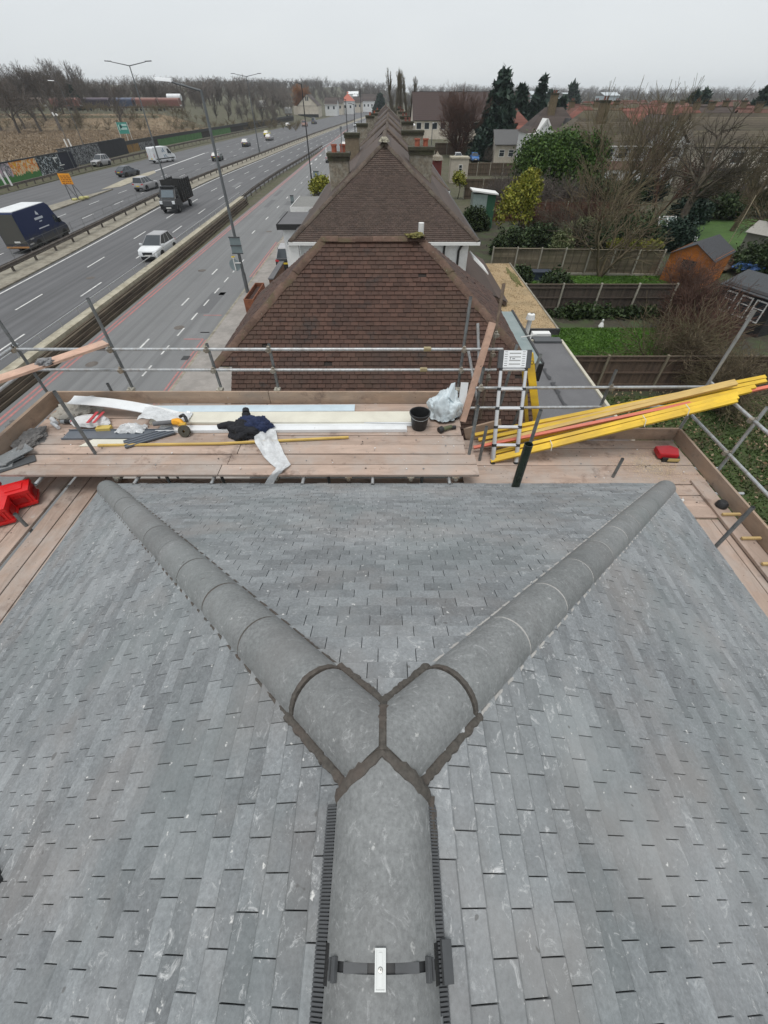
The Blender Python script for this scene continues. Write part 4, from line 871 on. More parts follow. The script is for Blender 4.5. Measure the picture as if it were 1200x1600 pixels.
# right corner things
t = thing('drill_bag', 'red and black tool case lying in the right rear corner of the lower deck', 'tool case', r_(4.62, 5.25, LD)); c = r_(4.62, 5.25, LD)
m = MB(); m.prism([c+Vector(p) for p in ((-.17, -.1, .03), (.12, -.14, .03), (.2, .05, .03), (.1, .14, .03), (-.15, .12, .03))], (0, 0, .1)); m.build('case', plain('deep_red_plastic', (.42, .012, .02), .35), t, bevel=.025)
m = MB(); m.prism([c+Vector(p) for p in ((-.12, -.155, .0), (.15, -.17, .0), (.22, .02, .0), (-.1, .0, .0))], (0, 0, .07)); m.build('base', M_BLACK, t, bevel=.012); m = MB(); m.beam(c+Vector((-.05, -.172, .06)), c+Vector((.13, -.18, .06)), .012, .05); m.build('label_strip', flat('gold_print', (.5, .38, .15)), t)
t = thing('rubber_cap', 'round black rubber cap lying on the raised plank by the right toe board', 'cap', r_(4.84, 4.05, LZ+.05)); m = MB(); m.lathe([(.0, .085), (.05, .08), (.075, .05), (.08, 0)], r_(4.84, 4.05, LZ+.05), 16); m.build('cap', M_BLACK, t, True)
for k, (y, l) in enumerate(((3.86, 'topmost'), (3.42, 'second'), (3.0, 'third'), (2.62, 'nearest'))):
    board('batten_offcut', '%s of the short pale yellow offcuts along the right plank' % l, 'offcut', M_PINE, r_(4.74, y, LZ+.068), r_(4.99, y+.0, LZ+.072), .035, .03, group='yellow offcuts along the right plank')
m = MB(); m.lathe([(0, .025), (.02, .02), (.025, 0)], r_(4.38, 4.2, LZ+.005), 8); tag(m.build('cup', flat('white_cup', (.65, .65, .63)), smooth=True), 'small white lump on the deck beside the right hip end', 'debris')
# tool at the left edge on the roof
t = thing('hammer_tool', 'black tool with red strap lying on the tiles at the left edge', 'tool', (0, 0, 0)); b0 = Vector((-EX, 0, EZ)); nl = Vector((-(A.z-EZ), 0, EX)).normalized()
def on_left(px, py, h=.0):
    u, y, k = ray(px, py); tt = (A.z-HC)/(k-.607*u); return Vector((u*tt, y*tt, HC+k*tt))+nl*h
p = on_left(-6, 1345, .045); q = on_left(4, 1375, .045); m = MB(); m.beam(p, q+(q-p)*.3, .05, .05, nl); m.tube(on_left(-16, 1340, .05), on_left(8, 1332, .04), .014, n=8); m.build('head', M_BLACK, t, bevel=.006)
p = on_left(-16, 1398, .05); q = on_left(8, 1376, .05); m = MB(); m.beam(p, q, .045, .04, nl); m.build('strap', flat('hot_red', (.65, .05, .09)), t, bevel=.006)

# small chips of slate and grit on the decks, sawdust in the right corner
rq = random.Random(77); m = MB()
for i in range(150):
    x, y, zz = (rq.uniform(-5.3, 1.1), rq.uniform(4.4, 5.9), UD+.006) if i < 95 else (rq.uniform(1.5, 4.9), rq.uniform(3.9, 5.6), LD+.006); q = rq.uniform(.004, .016)
    m.prism([r_(x+q*math.cos(a_)*rq.uniform(.5, 1.3), y+q*math.sin(a_)*rq.uniform(.5, 1.3), zz) for a_ in (0, 1.5, 3, 4.6)], (0, 0, rq.uniform(.003, .008)), i % 3)
tag(m.build('debris', [M_TILE, M_MORTAR, M_WHITE]), 'small slate chips and grit scattered over the scaffold boards', 'debris', kind='stuff')
m = MB()
for i in range(1500):
    x, y = rq.gauss(4.35, .28), rq.gauss(5.0, .2); q = rq.uniform(.003, .009); a_ = rq.uniform(0, 3)
    if x < 4.95 and y < 5.55: m.add([r_(x+q*math.cos(a_+k*1.57), y+q*math.sin(a_+k*1.57), LD+.008) for k in range(4)], [(0, 1, 2, 3)])
tag(m.build('sawdust', plain('sawdust', (.58, .46, .3), .95)), 'pale sawdust sprinkled over boards in front of the red tool case', 'sawdust', kind='stuff')
# ---------------------------------------------------------------- neighbouring houses
def hip_run(name, mat, parent, p0, p1, n, hw=.105, rise=.068, zb=-.03, jit=.01):
    p0 = Vector(p0); p1 = Vector(p1); rr = random.Random(n)
    for i in range(n):
        a, b = p0.lerp(p1, i/n), p0.lerp(p1, (i+1)/n+.02/n); j = Vector((rr.uniform(-jit, jit), 0, rr.uniform(-jit, jit)))
        m = shell(a+j, b+j, hw=hw, rise=rise, zb=zb, n=8, taper=1.05); m.build(name, mat, parent, True)
def face(mb, pts, mi=0): mb.poly([tuple(p) for p in pts], mi)
# --- second house: dark red plain tiles, short ridge across, catslide front
H2 = thing('house', 'neighbouring house with dark red brown plain tiled hipped roof and catslide front', 'house', (0, 9, 0))
RZ2, YR, EZ2, YE, YF = HC-1.93, 9.25, HC-3.57, 7.27, 5.85; XL, XR, XEL, XER = -1.24, .70, -3.30, 2.75; YBK = 11.4
sp = (RZ2-EZ2)/(YR-YE); FZ = EZ2-sp*(YE-YF)
rg = random.Random(8); n_ = Vector((0, YR-YF, RZ2-FZ)); sl = n_.length; se = sl*(YE-YF)/(YR-YF); xl = -2.95; xr = 2.75
reg = [(0, 0), (xr-xl, 0), (xr-xl, se), (XER-xl, se), (XR-xl, sl), (XL-xl, sl), (XEL-xl, se), (-.0, se-.0)]
T2 = tile_slope((xl, YF, FZ), (1, 0, 0), n_, [(0, 0), (xr-xl, 0), (xr-xl, se)] + [(0, se)], .15, .088, rnd=rg, ch=.002, g2=.003)
T2 += tile_slope((XEL, YE, EZ2), (1, 0, 0), n_, [(0, 0), (XER-XEL, 0), (XR-XEL, sl-se), (XL-XEL, sl-se)], .15, .088, rnd=rg, ch=.002, g2=.003)
for sx, xe, xt in ((-1, XEL, XL), (1, XER, XR)):
    e_ = Vector((xt-xe, 0, RZ2-EZ2)); T2 += tile_slope((xe, YE, EZ2), (0, 1, 0), e_, [(0, 0), (YBK-YE, 0), (YR-YE, e_.length)] if True else None, .165, .1, rnd=rg, ch=.002, g2=.003)
# a few slipped and missing tiles stay as they are in the photograph
T2 = [t_ for t_ in T2 if rg.random() > .004]
lay_tiles(T2, M_TILE2, H2)
m = MB(); dz = Z*.012
face(m, [Vector(p)-dz for p in ((xl, YF, FZ), (xr, YF, FZ), (XER, YE, EZ2), (XR, YR, RZ2), (XL, YR, RZ2), (XEL, YE, EZ2), (xl, YE, EZ2-.0))]); face(m, [Vector(p)-dz for p in ((XEL, YE, EZ2), (XL, YR, RZ2), (XEL, YBK, EZ2))]); face(m, [Vector(p)-dz for p in ((XER, YE, EZ2), (XR, YR, RZ2), (XER, YBK, EZ2))]); face(m, [Vector(p)-dz for p in ((XL, YR, RZ2), (XR, YR, RZ2), (XER, YBK, EZ2), (XEL, YBK, EZ2))])
m.build('roof_underlay', plain('dark_underlay', (.03, .024, .021), .95), H2)
hip_run('hip_tile', M_HIP2, H2, (XEL, YE, EZ2), (XL, YR, RZ2), 11); hip_run('hip_tile', M_HIP2, H2, (XER, YE, EZ2), (XR, YR, RZ2), 11); hip_run('ridge_tile', M_HIP2, H2, (XL-.05, YR, RZ2), (XR+.05, YR, RZ2), 6, zb=-.03)
lump((XR-.16, YR-.08, RZ2+.05), .17, .07, .05, 3, .9).build('moss_patch', plain('yellow_moss', (.17, .15, .05), .95, 0, .5, 25, .8, col2=(.06, .08, .03), s2=9), H2)
m = MB(); m.mm(xl+.15, xr-.15, YF+.3, YBK-.4, 0, FZ-.05); m.mm(XEL+.3, XER-.3, YE+.3, YBK-.3, 0, EZ2-.03); m.build('wall', M_RENDER, H2)
m = MB(); m.mm(XER-.05, XER+.2, YE-.02, 9.9, EZ2-.05, EZ2+.06); m.build('lead_gutter', M_LEAD, H2); m = MB(); m.mm(XER+.2, XER+.24, YE-.02, 9.95, EZ2-.3, EZ2+.08); m.mm(XER-.03, XER+.22, YE-.06, YE-.02, EZ2-.1, EZ2+.07); m.build('gutter_edge', M_TRIM, H2)
m = MB(); m.tube((XER+.42, 9.15, HC-5.5), (XER+.42, 9.15, HC-3.35), .05, n=12); m.lathe([(.03, .12), (.08, .1), (.1, 0), (.05, -.02)], (XER+.42, 9.15, HC-3.4), 14); m.build('flue', M_UPVC, H2, True)
m = MB(); m.tube((XER+.05, 8.35, EZ2+.1), (XER+.3, 8.2, EZ2+.22), .012, n=6); m.build('overflow_pipe', M_UPVC, H2)
m = MB(); m.tube((XR-.02, YR+.2, RZ2-.2), (XR-.02, YR+.2, RZ2+.22), .055, n=12); m.build('vent_pipe', M_UPVC, H2, True)
# felt flat roof on its rear extension
t = thing('flat_roof_extension', 'flat roofed extension with three sheets of grey roofing felt beside the tiled neighbour', 'extension', (5, 12, 0)); z = HC-6.9
m = MB(); m.mm(2.6, 7.05, 8.9, 16.1, 0, z-.12); m.build('wall', M_RENDER, t)
xs_ = (2.5, 4.55, 5.75, 7.15)
for i, (a, b) in enumerate(zip(xs_, xs_[1:])):
    m = MB(); m.grid(lambda u, v: (a+(b-a+.06)*u, 8.8+7.5*v, z-.02*i+.006*nz3(4*u, 9*v, i)), 6, 20); m.build('felt_sheet', M_FELT, t, True, recalc=False)
for a in xs_[1:-1]:
    for k in range(7):
        y0 = 9.0+k*1.05+rg.uniform(-.2, .2); m = MB(); m.add([(a+.03+rg.uniform(-.02, .16)*(1 if q % 2 else .1), y0+q*.16, z+.012) for q in range(6)]+[(a-.05, y0+q*.16, z+.012) for q in range(5, -1, -1)], [tuple(range(12))]); m.build('damp_seam', M_FELTD, t, recalc=False)
m = MB(); m.mm(7.1, 7.2, 8.8, 16.3, z-.2, z+.01); m.mm(2.5, 7.2, 16.28, 16.36, z-.2, z+.015); m.build('edge_trim', plain('pale_trim', (.5, .47, .38), .6), t)
m = MB(); m.mm(2.6, 7.7, 16.4, 17.95, 0, HC-7.6); m.build('low_wall', M_RENDER, t)
m = MB(); m.mm(6.2, 7.0, 16.5, 17.2, HC-7.6, HC-7.1); m.build('box', M_DGREY, t, bevel=.02); m = MB(); m.mm(6.25, 7.0, 17.2, 17.5, HC-7.55, HC-7.0); m.build('box_lid', M_UPVC, t); m = MB(); m.mm(6.0, 7.1, 16.1, 16.5, HC-7.1, HC-6.85); m.build('tray', M_DGREY, t)
# gravel flat roof
t = thing('gravel_roof_extension', 'flat roofed extension covered in tan pea gravel', 'extension', (5, 23, 0)); z = HC-7.2
m = MB(); m.mm(2.6, 7.45, 18.2, 28.2, 0, z-.1); m.build('wall', M_RENDER, t)
m = MB(); m.grid(lambda u, v: (2.4+5.25*u-.05*v, 18.1+10.2*v, z+.03*nz3(9*u, 18*v)), 24, 40); m.build('gravel_bed', M_GRAVEL, t, True, recalc=False)
m = MB(); rq = random.Random(2)
for i in range(2600):
    x, y, q = rq.uniform(3, 7.6), rq.uniform(18.1, 28.2), rq.uniform(.015, .035); o_ = (x, y, z+.012); m.add([(x-q, y-q, z), (x+q, y-q*.7, z), (x+q*.8, y+q, z), (x-q*.9, y+q*.8, z), (x, y, z+q*1.3)], [(0, 1, 4), (1, 2, 4), (2, 3, 4), (3, 0, 4)])
tag(m.build('gravel_stones', M_GRAVEL, t), kind='stuff')
m = MB(); m.mm(2.4, 7.7, 18.02, 18.12, z-.18, z+.07); m.build('edge_upstand', M_TRIM, t); m = MB(); m.mm(7.62, 7.7, 18.1, 28.3, z-.15, z+.03); m.build('edge_trim', M_CONC, t)
lump((7.3, 25.5, z-.01), .2, 1.3, .03, 2, .9).build('moss_patch', plain('green_moss', (.10, .10, .025), .95, 0, .5, 20, .8), t)
# --- course roofs: each course of tiles its own step
def course_slope(mb, p0, p1, q0, q1, g, th=.022, mi=0):
    """trapezoid eave p0-p1, top q0-q1, split into overlapping courses"""
    p0, p1, q0, q1 = map(Vector, (p0, p1, q0, q1)); n = max(2, int(round(((q0+q1)/2-(p0+p1)/2).length/g))); nn = (p1-p0).cross(q0-p0).normalized()
    if nn.z < 0: nn = -nn
    for i in range(n):
        a, b = i/n, (i+1)/n+.15/n; c, d_, e, f = p0.lerp(q0, a), p1.lerp(q1, a), p1.lerp(q1, b), p0.lerp(q0, b)
        mb.add([c+nn*th, d_+nn*th, e, f, c, d_], [(0, 1, 2, 3), (4, 5, 1, 0)], mi, (i*.137) % 1+.001)
def chimney(parent, x, y, z0, z1, wx, wy, pots, mat=M_STOCK, pot=M_POT, ph=.3):
    m = MB(); m.mm(x-wx/2, x+wx/2, y-wy/2, y+wy/2, z0, z1-.3); c = m.build('chimney', mat, parent); m = MB(); m.mm(x-wx/2-.05, x+wx/2+.05, y-wy/2-.05, y+wy/2+.05, z1-.3, z1-.13); m.mm(x-wx/2-.09, x+wx/2+.09, y-wy/2-.09, y+wy/2+.09, z1-.13, z1); m.build('corbel', plain('sooty_brick', (.055, .05, .035), .95, 0, .4, 9, .4, col2=(.08, .085, .04), s2=3), c)
    for i in range(pots):
        px = x+(i-(pots-1)/2)*min(.42, wx/max(1, pots)); m = MB(); m.lathe([(.13, 0), (.12, ph*.8), (.15, ph*.82), (.15, ph), (.1, ph), (.1, .05)], (px, y, z1-.01), 12); m.build('pot', pot, c, True)
    return c
def hip_house(name, label, cx, y0, y1, hw, ez, rz, roofm, wallm, mats_tile=None, group=None, hipm=None, fine=False, cat='house', yr0=None, yr1=None, front=True):
    t = thing(name, label, cat, (cx, y0, 0), group); yr0 = y0+hw if yr0 is None else yr0; yr1 = y1-hw if yr1 is None else yr1
    a, b, c, d = Vector((cx-hw, y0, ez)), Vector((cx+hw, y0, ez)), Vector((cx+hw, y1, ez)), Vector((cx-hw, y1, ez)); r0, r1 = Vector((cx, yr0, rz)), Vector((cx, yr1, rz))
    if fine:
        e_ = r0-Vector((cx, y0, ez)); tl = tile_slope(a, (1, 0, 0), e_, [(0, 0), (2*hw, 0), (hw, e_.length)], .165, .1, rnd=rg, ch=.002, g2=.003)
        lay_tiles(tl, roofm, t)
    m = MB()
    if not fine: course_slope(m, a, b, r0, r0, .3 if y0 > 45 else .2)
    course_slope(m, b, c, r0, r1, .2); course_slope(m, d, a, r1, r0, .2); course_slope(m, c, d, r1, r1, .6); m.build('roof', roofm, t)
    m = MB(); m.mm(cx-hw+.35, cx+hw-.35, y0+.35, y1-.35, 0, ez-.04); m.build('wall', wallm, t)
    m = MB(); m.mm(cx-hw-.06, cx+hw+.06, y0-.08, y0+.02, ez-.12, ez-.01); m.build('front_gutter', M_UPVC, t); m = MB(); m.mm(cx-hw-.1, cx-hw+.02, y0, y1, ez-.12, ez-.01); m.mm(cx+hw-.02, cx+hw+.1, y0, y1, ez-.12, ez-.01); m.build('side_gutter', M_TRIM, t)
    h_ = hipm or M_HIP3; nh = 14 if fine else 5
    hip_run('hip_tile', h_, t, a+Z*.02, r0+Z*.02, nh, .12, .085, -.035, .012); hip_run('hip_tile', h_, t, b+Z*.02, r0+Z*.02, nh, .12, .085, -.035, .012); hip_run('ridge_tile', h_, t, r0+Z*.02, r1+Z*.02, 12 if fine else 4, .12, .085, -.035, .012)
    return t
H3 = hip_house('house', 'end house of the terrace with large brown tiled hip end and white walls', -.1, 20.3, 36.5, 4.08, HC-4.35, HC-1.44, M_TILE3, M_RENDER, fine=True)
m = MB(); m.mm(-4.3, -3.85, 20.35, 20.63, 0, HC-4.5); m.build('corner_pier', M_UPVC, H3)
m = MB(); m.path([(2.55, 20.5, HC-4.45), (2.55, 20.6, HC-4.7), (2.5, 20.6, HC-7)], .05, 8); m.path([(-3.2, 20.45, HC-4.45), (-3.0, 20.6, HC-4.8), (-3.0, 20.6, HC-7.5)], .05, 8); m.path([(3.35, 20.5, HC-4.45), (3.2, 20.6, HC-4.75), (3.2, 20.6, HC-8)], .05, 8); m.build('downpipe', M_TRIM, H3)
m = MB(); m.prism([(3.85, 20.2, HC-5.0), (4.6, 20.2, HC-5.6), (4.6, 21.5, HC-5.6), (3.85, 21.5, HC-5.0)], (0, 0, .06)); m.build('porch_roof', M_UPVC, H3)
lump((-.1, 24.25, HC-1.4), .2, .25, .14, 5, .4).build('ridge_mortar', plain('lichen_mortar', (.3, .28, .22), .95, 0, .4, 20, .6), H3)
chimney(H3, -2.35, 26.2, HC-4, HC-1.9, .95, .75, 2); chimney(H3, 1.75, 27.2, HC-3.5, HC-1.75, 1.15, .75, 2, pot=M_POT)
m = MB(); m.tube((-2.15, 25.9, HC-2.4), (-2.15, 25.9, HC-1.1), .02, n=6); m.tube((-2.15, 25.9, HC-1.1), (-2.15, 25.9, HC-.98), .05, n=8); m.build('aerial', M_STEELD, H3)
# flat topped bays on its road side
for k, (y0, y1, x0, mt) in enumerate(((23.3, 26.4, -5.3, M_FELT), (27.6, 31.2, -5.35, plain('pale_felt', (.2, .2, .19), .9)))):
    m = MB(); m.mm(x0, -3.7, y0, y1, HC-4.42, HC-4.3); m.build('bay_roof', mt, H3); m = MB(); m.mm(x0-.03, x0, y0-.03, y1, HC-4.5, HC-4.27); m.mm(x0, -3.8, y0-.03, y0, HC-4.5, HC-4.27); m.build('bay_fascia', M_TRIM if k == 0 else M_UPVC, H3)
    m = MB(); m.mm(x0+.2, -3.75, y0+.2, y1-.2, 0, HC-4.45); m.build('bay_wall', M_RENDER, H3)
m = MB(); m.loft([[(3.7, y, HC-6.1), (5.9, y, HC-7.0), (5.9, y, HC-7.15), (3.7, y, HC-6.25)] for y in (20.9, 27.6)]); course_slope(m, (5.95, 20.9, HC-7.0), (5.95, 28.4, HC-7.0), (3.7, 20.9, HC-6.05), (3.7, 28.4, HC-6.05), .2); m.build('lean_to_roof', M_TILE3, H3); m = MB(); m.mm(3.7, 5.7, 21.1, 28.2, 0, HC-7.1); m.build('lean_to_wall', M_BRICK, H3)
# the rest of the terrace
tl = [(38, 54, .05, -1.55, 'second house of the terrace with moss along its pale ridge end'), (54.5, 70, .1, -1.6, 'third house of the terrace behind the tall left chimney'), (71, 92, .2, -1.7, 'fourth house of the terrace with several chimneys and dark roof'), (94, 118, .4, -1.5, 'fifth house of the terrace before the poplars'), (120, 150, -.2, -1.4, 'farthest house of the terrace under the bare poplars')]
for k, (y0, y1, cx, rz, lb) in enumerate(tl):
    h = hip_house('terrace_house', lb, cx, y0-3.2, y1-3.2, 4.25, HC-4.5, HC+rz, M_TILE3 if k < 2 else M_DARKROOF, M_WALLC, group='terrace houses along the service road', yr0=y0-.2 if k < 2 else None)
    chimney(h, -2.75+.1*k+(.3 if k > 1 else 0), y0+5.5, HC-4, HC-2.0-.03*k+(.25 if k == 2 else 0), 1.1, .9, 0 if k < 2 else 1, M_STOCK if k else plain('smooth_stock', (.2, .16, .11), .9, 0, .2, 6)); chimney(h, 2.1+.2*k, y0+6.5, HC-3.5, HC-1.9, 1.7 if k == 0 else 1.2, .8, 0 if k == 0 else 2, pot=plain('sooty_pot', (.2, .08, .06), .9))
    for q in range(3):
        m = MB(); m.mm(4.2+cx, 4.26+cx-.02, y0+1+4*q, y0+2.4+4*q, HC-6.6, HC-5.3); w_ = m.build('window', M_UPVC, h)
    if k > 1: m = MB(); m.mm(3.6, 4.9, y0+2, y0+8, HC-5.6, HC-3.6); m.build('dormer', M_WALLC, h); m = MB(); m.mm(3.5, 5.0, y0+1.9, y0+8.1, HC-3.6, HC-3.45); m.build('dormer_roof', M_UPVC if k == 3 else M_FELT, h)
# street side odds and ends by the house
t = thing('planter', 'rusty brown timber planter box on the pavement by the lamp post', 'planter', (-9.1, 29.5, .12)); m = MB()
for a in (-.32, .26): m.mm(-9.1+a, -9.04+a, 28.2, 31.6, .12, .95)
m.mm(-9.36, -8.84, 28.2, 28.26, .12, .95); m.mm(-9.36, -8.84, 31.54, 31.6, .12, .95); m.build('side_panel', plain('rusty_timber', (.22, .08, .04), .9, 0, .3, 5, .3, .2, col2=(.12, .05, .03), s2=3), t); m = MB(); m.mm(-9.3, -8.9, 28.3, 31.5, .12, .72); m.build('soil', plain('dark_earth', (.05, .03, .025), .95, 0, .4, 9, .6), t)
t = thing('low_wall', 'dark low garden wall between planter and parked car', 'wall', (-8.3, 33.5, .12)); m = MB(); m.mm(-8.5, -8.2, 32, 36.2, .12, 1.05); m.build('wall', M_BRICK, t); m = MB(); m.mm(-8.55, -8.15, 31.95, 36.25, 1.05, 1.12); m.build('coping', M_FELT, t)
m = MB(); rq = random.Random(9)
for i in range(90):
    x, y, q = rq.uniform(-8.9, -7.4), rq.uniform(20, 28), rq.uniform(.08, .3); m.prism([(x+q*math.cos(a_)*rq.uniform(.6, 1), y+q*math.sin(a_)*rq.uniform(.6, 1.3), .124) for a_ in (0, 1.2, 2.5, 3.8, 5)], (0, 0, rq.uniform(.01, .06)), i % 2)
tag(m.build('paving_rubble', [M_CONC, plain('dark_slab', (.06, .06, .062), .9)]), 'strip of broken dark and pale paving along the front of the house', 'broken paving', kind='stuff')
# ---------------------------------------------------------------- vehicles (local: +Y forward, origin on the road)
def wheel(parent, x, y, r, wd=.22):
    t = MB(); Mx = Matrix.Rotation(R(90), 3, 'Y'); h = wd/2
    t.lathe([(r*.62, -h), (r*.93, -h), (r, -h*.7), (r, h*.7), (r*.93, h), (r*.62, h)], (x, y, r), 18, Mx); w_ = t.build('wheel', M_TYRE, parent, True)
    m = MB(); s = 1 if x > 0 else -1
    m.lathe([(0, s*h*.55), (r*.2, s*h*.6), (r*.55, s*h*.85), (r*.63, s*h*.8)], (x, y, r), 14, Mx); m.build('rim', M_RIM, w_, True)
def quadp(mb, a, b, c, d, off=.006, sh=.06):
    """a pane lying just proud of the face a b c d, shrunk towards its middle"""
    P = [Vector(p) for p in (a, b, c, d)]; n = (P[1]-P[0]).cross(P[3]-P[0]).normalized(); m = sum(P, Vector())/4
    Q = [p.lerp(m, sh)+n*off for p in P]; mb.add(Q+[p-n*off*1.5 for p in Q], [(0, 1, 2, 3), (4, 5, 1, 0), (5, 6, 2, 1), (6, 7, 3, 2), (7, 4, 0, 3)])
def car(name, label, pm, L=4.4, W=1.84, H=1.62, hood=.98, belt=1.02, r0=-.46, r1=-.36, f0=.2, f1=.02, cat='car', group=None, roofm=None, detail=True, boot=False):
    t = thing(name, label, cat, (0, 0, 0), group); h = W/2; l = L/2
    def sec(y, zb, zt, k): w_ = h*k; return [(-w_*.9, y, zb), (w_*.9, y, zb), (w_, y, zb+.16), (w_, y, max(zb+.2, zt-.2)), (w_*.93, y, zt-.05), (w_*.78, y, zt), (-w_*.78, y, zt), (-w_*.93, y, zt-.05), (-w_, y, max(zb+.2, zt-.2)), (-w_, y, zb+.16)]
    rz = belt-.02 if not boot else belt-.08
    m = MB(); m.loft([sec(-l, .42, rz-.32, .84), sec(-l+.07, .34, rz-.06, .93), sec(-l+.3, .26, rz, .98), sec(-l*.3, .22, belt, 1), sec(l*.3, .22, belt, 1), sec(f0*L+.05, .22, belt-.01, 1), sec(l-.75, .24, hood-.02, .98), sec(l-.25, .26, hood-.09, .93), sec(l-.06, .3, hood-.2, .86), sec(l, .36, hood-.36, .76)]); m.build('body', pm, t, True)
    a, b = h*.88, h*.68; yb0, yb1, yt0, yt1 = r0*L, f0*L, r1*L, f1*L; zb = belt-.05
    B = [(-a, yb0, zb), (a, yb0, zb), (a, yb1, zb), (-a, yb1, zb)]; T = [(-b, yt0, H-.03), (b, yt0, H-.03), (b, yt1, H-.03), (-b, yt1, H-.03)]; q = .1
    m = MB(); m.hexa(B+T); m.hexa([(-b, yt0, H-.03), (b, yt0, H-.03), (b, yt1, H-.03), (-b, yt1, H-.03), (-b+q, yt0+q, H), (b-q, yt0+q, H), (b-q, yt1-q, H), (-b+q, yt1-q, H)]); m.build('cabin', roofm or pm, t, bevel=.045)
    m = MB(); quadp(m, B[2], B[3], T[3], T[2]); m.build('windscreen', M_GLASS, t, recalc=False); m = MB(); quadp(m, B[0], B[1], T[1], T[0]); m.build('rear_window', M_GLASS, t, recalc=False)
    for sx in (0, 1):
        P0, P1, P2, P3 = ((B[1], B[2], T[2], T[1]) if sx else (B[3], B[0], T[0], T[3])); P0, P1, P2, P3 = map(Vector, (P0, P1, P2, P3))
        for u0, u1 in ((.03, .33), (.35, .64), (.66, .95)) if L > 4.3 else ((.04, .48), (.51, .95)):
            m = MB(); quadp(m, P0.lerp(P1, u0), P0.lerp(P1, u1), P3.lerp(P2, u1), P3.lerp(P2, u0), sh=.07); m.build('side_window', M_GLASS, t, recalc=False)
    r = .35 if H > 1.55 else .32
    for sx in (-1, 1):
        for y in (-l+.85, l-.88):
            m = MB(); m.tube((sx*(h-.28), y, r+.02), (sx*(h+.004), y, r+.02), r+.06, n=18); m.build('wheel_arch', M_BLACK, t, True); wheel(t, sx*(h-.09), y, r)
        m = MB(); m.beam((sx*h*.52, l-.12, hood-.24), (sx*h*.84, l-.24, hood-.2), .16, .13); m.build('headlight', M_HEADL, t, bevel=.02)
        m = MB(); m.beam((sx*h*.6, -l+.05, rz-.16), (sx*h*.93, -l+.12, rz-.14), .1, .14); m.build('tail_light', M_TAIL, t, bevel=.02)
        m = MB(); m.beam((sx*h*.9, yb1-.25, belt+.02), (sx*(h+.14), yb1-.28, belt+.06), .12, .14); m.build('mirror', pm, t, bevel=.02)
    m = MB(); m.mm(-h*.46, h*.46, l-.1, l+.005, hood-.5, hood-.27); m.build('grille', M_BLACK, t, bevel=.02)
    m = MB(); m.mm(-h*.7, h*.7, l-.06, l+.02, .28, .45); m.mm(-h*.75, h*.75, -l-.02, -l+.1, .32, .5); m.build('bumper_trim', M_BLACK, t, bevel=.02)
    m = MB(); m.mm(-.26, .26, l+.004, l+.03, .46, .57); m.build('front_plate', M_PLW, t); m = MB(); m.mm(-.26, .26, -l-.03, -l+.06, .62, .73); m.build('rear_plate', M_PLY, t)
    return t
def put(t, x, y, rz=0.): t.location = (x, y, .015); t.rotation_euler = (0, 0, rz); return t
put(car('parked_car', 'white crossover car driving towards the house beside the pale coped wall', P_WHITE, 4.4, 1.92, 1.64, 1.02, 1.03, f0=.26, f1=.0, roofm=P_SILVER), -20.85, 42.5, R(179))
put(car('silver_car', 'dirty silver estate car with roof rails seen from behind', P_SILVER, 4.6, 1.85, 1.68, 1.0, 1.05, r1=-.42), -37.6, 80.0, R(-7)); bpy.data.objects['silver_car'].name = 'estate_car'
bpy.data.objects['parked_car'].name = 'crossover_car'
put(car('hatchback_car', 'dark grey blue hatchback on the far slip lane with red tail lights', P_GREY, 4.5, 1.8, 1.46, .9, .95, r0=-.48, r1=-.26), -47.4, 95.5, R(-18))
put(car('saloon_car', 'dark green grey car behind the near lamp column on the far carriageway', plain('paint_dark_green', (.045, .06, .055), .3), 4.4, 1.8, 1.5, .92, .98), -38.5, 121, R(3))
put(car('suv_car', 'dark grey car with pale roof further along the far carriageway', P_GREY, 4.4, 1.85, 1.66, 1, 1.04, roofm=P_SILVER), -41.0, 158, R(2))
put(car('estate_car', 'silver car with red lights close behind the yellow car', P_SILVER, 4.5, 1.85, 1.6), -38.9, 181, R(-2)); put(car('yellow_car', 'bright yellow car beyond the silver one on the far carriageway', P_YEL, 4.5, 1.8, 1.6), -43.5, 200, R(-3))
put(car('hatchback_car', 'white hatchback far along the road below the white gable house', P_WHITE, 4.2, 1.8, 1.5), -46.5, 262, R(-5))
put(car('van', 'cream box van far along the road near the white gable house', P_PINK, 5.2, 2.0, 2.2, 1.3, 1.4, cat='van'), -39.5, 268, R(-5)); put(car('van', 'dark van beside the cream one far along the road', P_GREY, 5.2, 2.0, 2.4, 1.3, 1.4, cat='van'), -38.0, 292, R(-5))
put(car('saloon_car', 'pale car coming along the near carriageway far away by the barrier', P_WHITE, 4.4, 1.8, 1.5), -14.5, 262, R(178))
put(car('parked_car', 'black estate car with silver roof parked beside the white house corner', P_BLACK, 4.5, 1.85, 1.62, roofm=P_SILVER), -8.35, 39.6, R(3))
put(car('parked_car', 'silver off road car parked behind the barrier by the black hoarding', P_SILVER, 4.5, 1.85, 1.8, 1.05, 1.1), -59.8, 110.5, R(172))
put(car('parked_car', 'blue hatchback parked facing the gardens beyond the back fences', P_BLUE, 4.0, 1.75, 1.48, .9, .96), 19.7, 119, R(180)); put(car('parked_car', 'white hatchback parked left of the blue one beyond the back fences', P_WHITE, 4.0, 1.75, 1.48, .9, .96), 16.0, 119, R(180))
for k, (x, y, pm_, lb) in enumerate(((-12.5, 118, P_SILVER, 'silver car parked at the far end of the service road'), (-12.3, 150, P_BLACK, 'black car parked farthest along the service road'), (-11, 175, P_WHITE, 'white car among the shops at the far end of the service road'))): put(car('parked_car', lb, pm_), x+.35*(S(y)-S(120)), y, R(2))
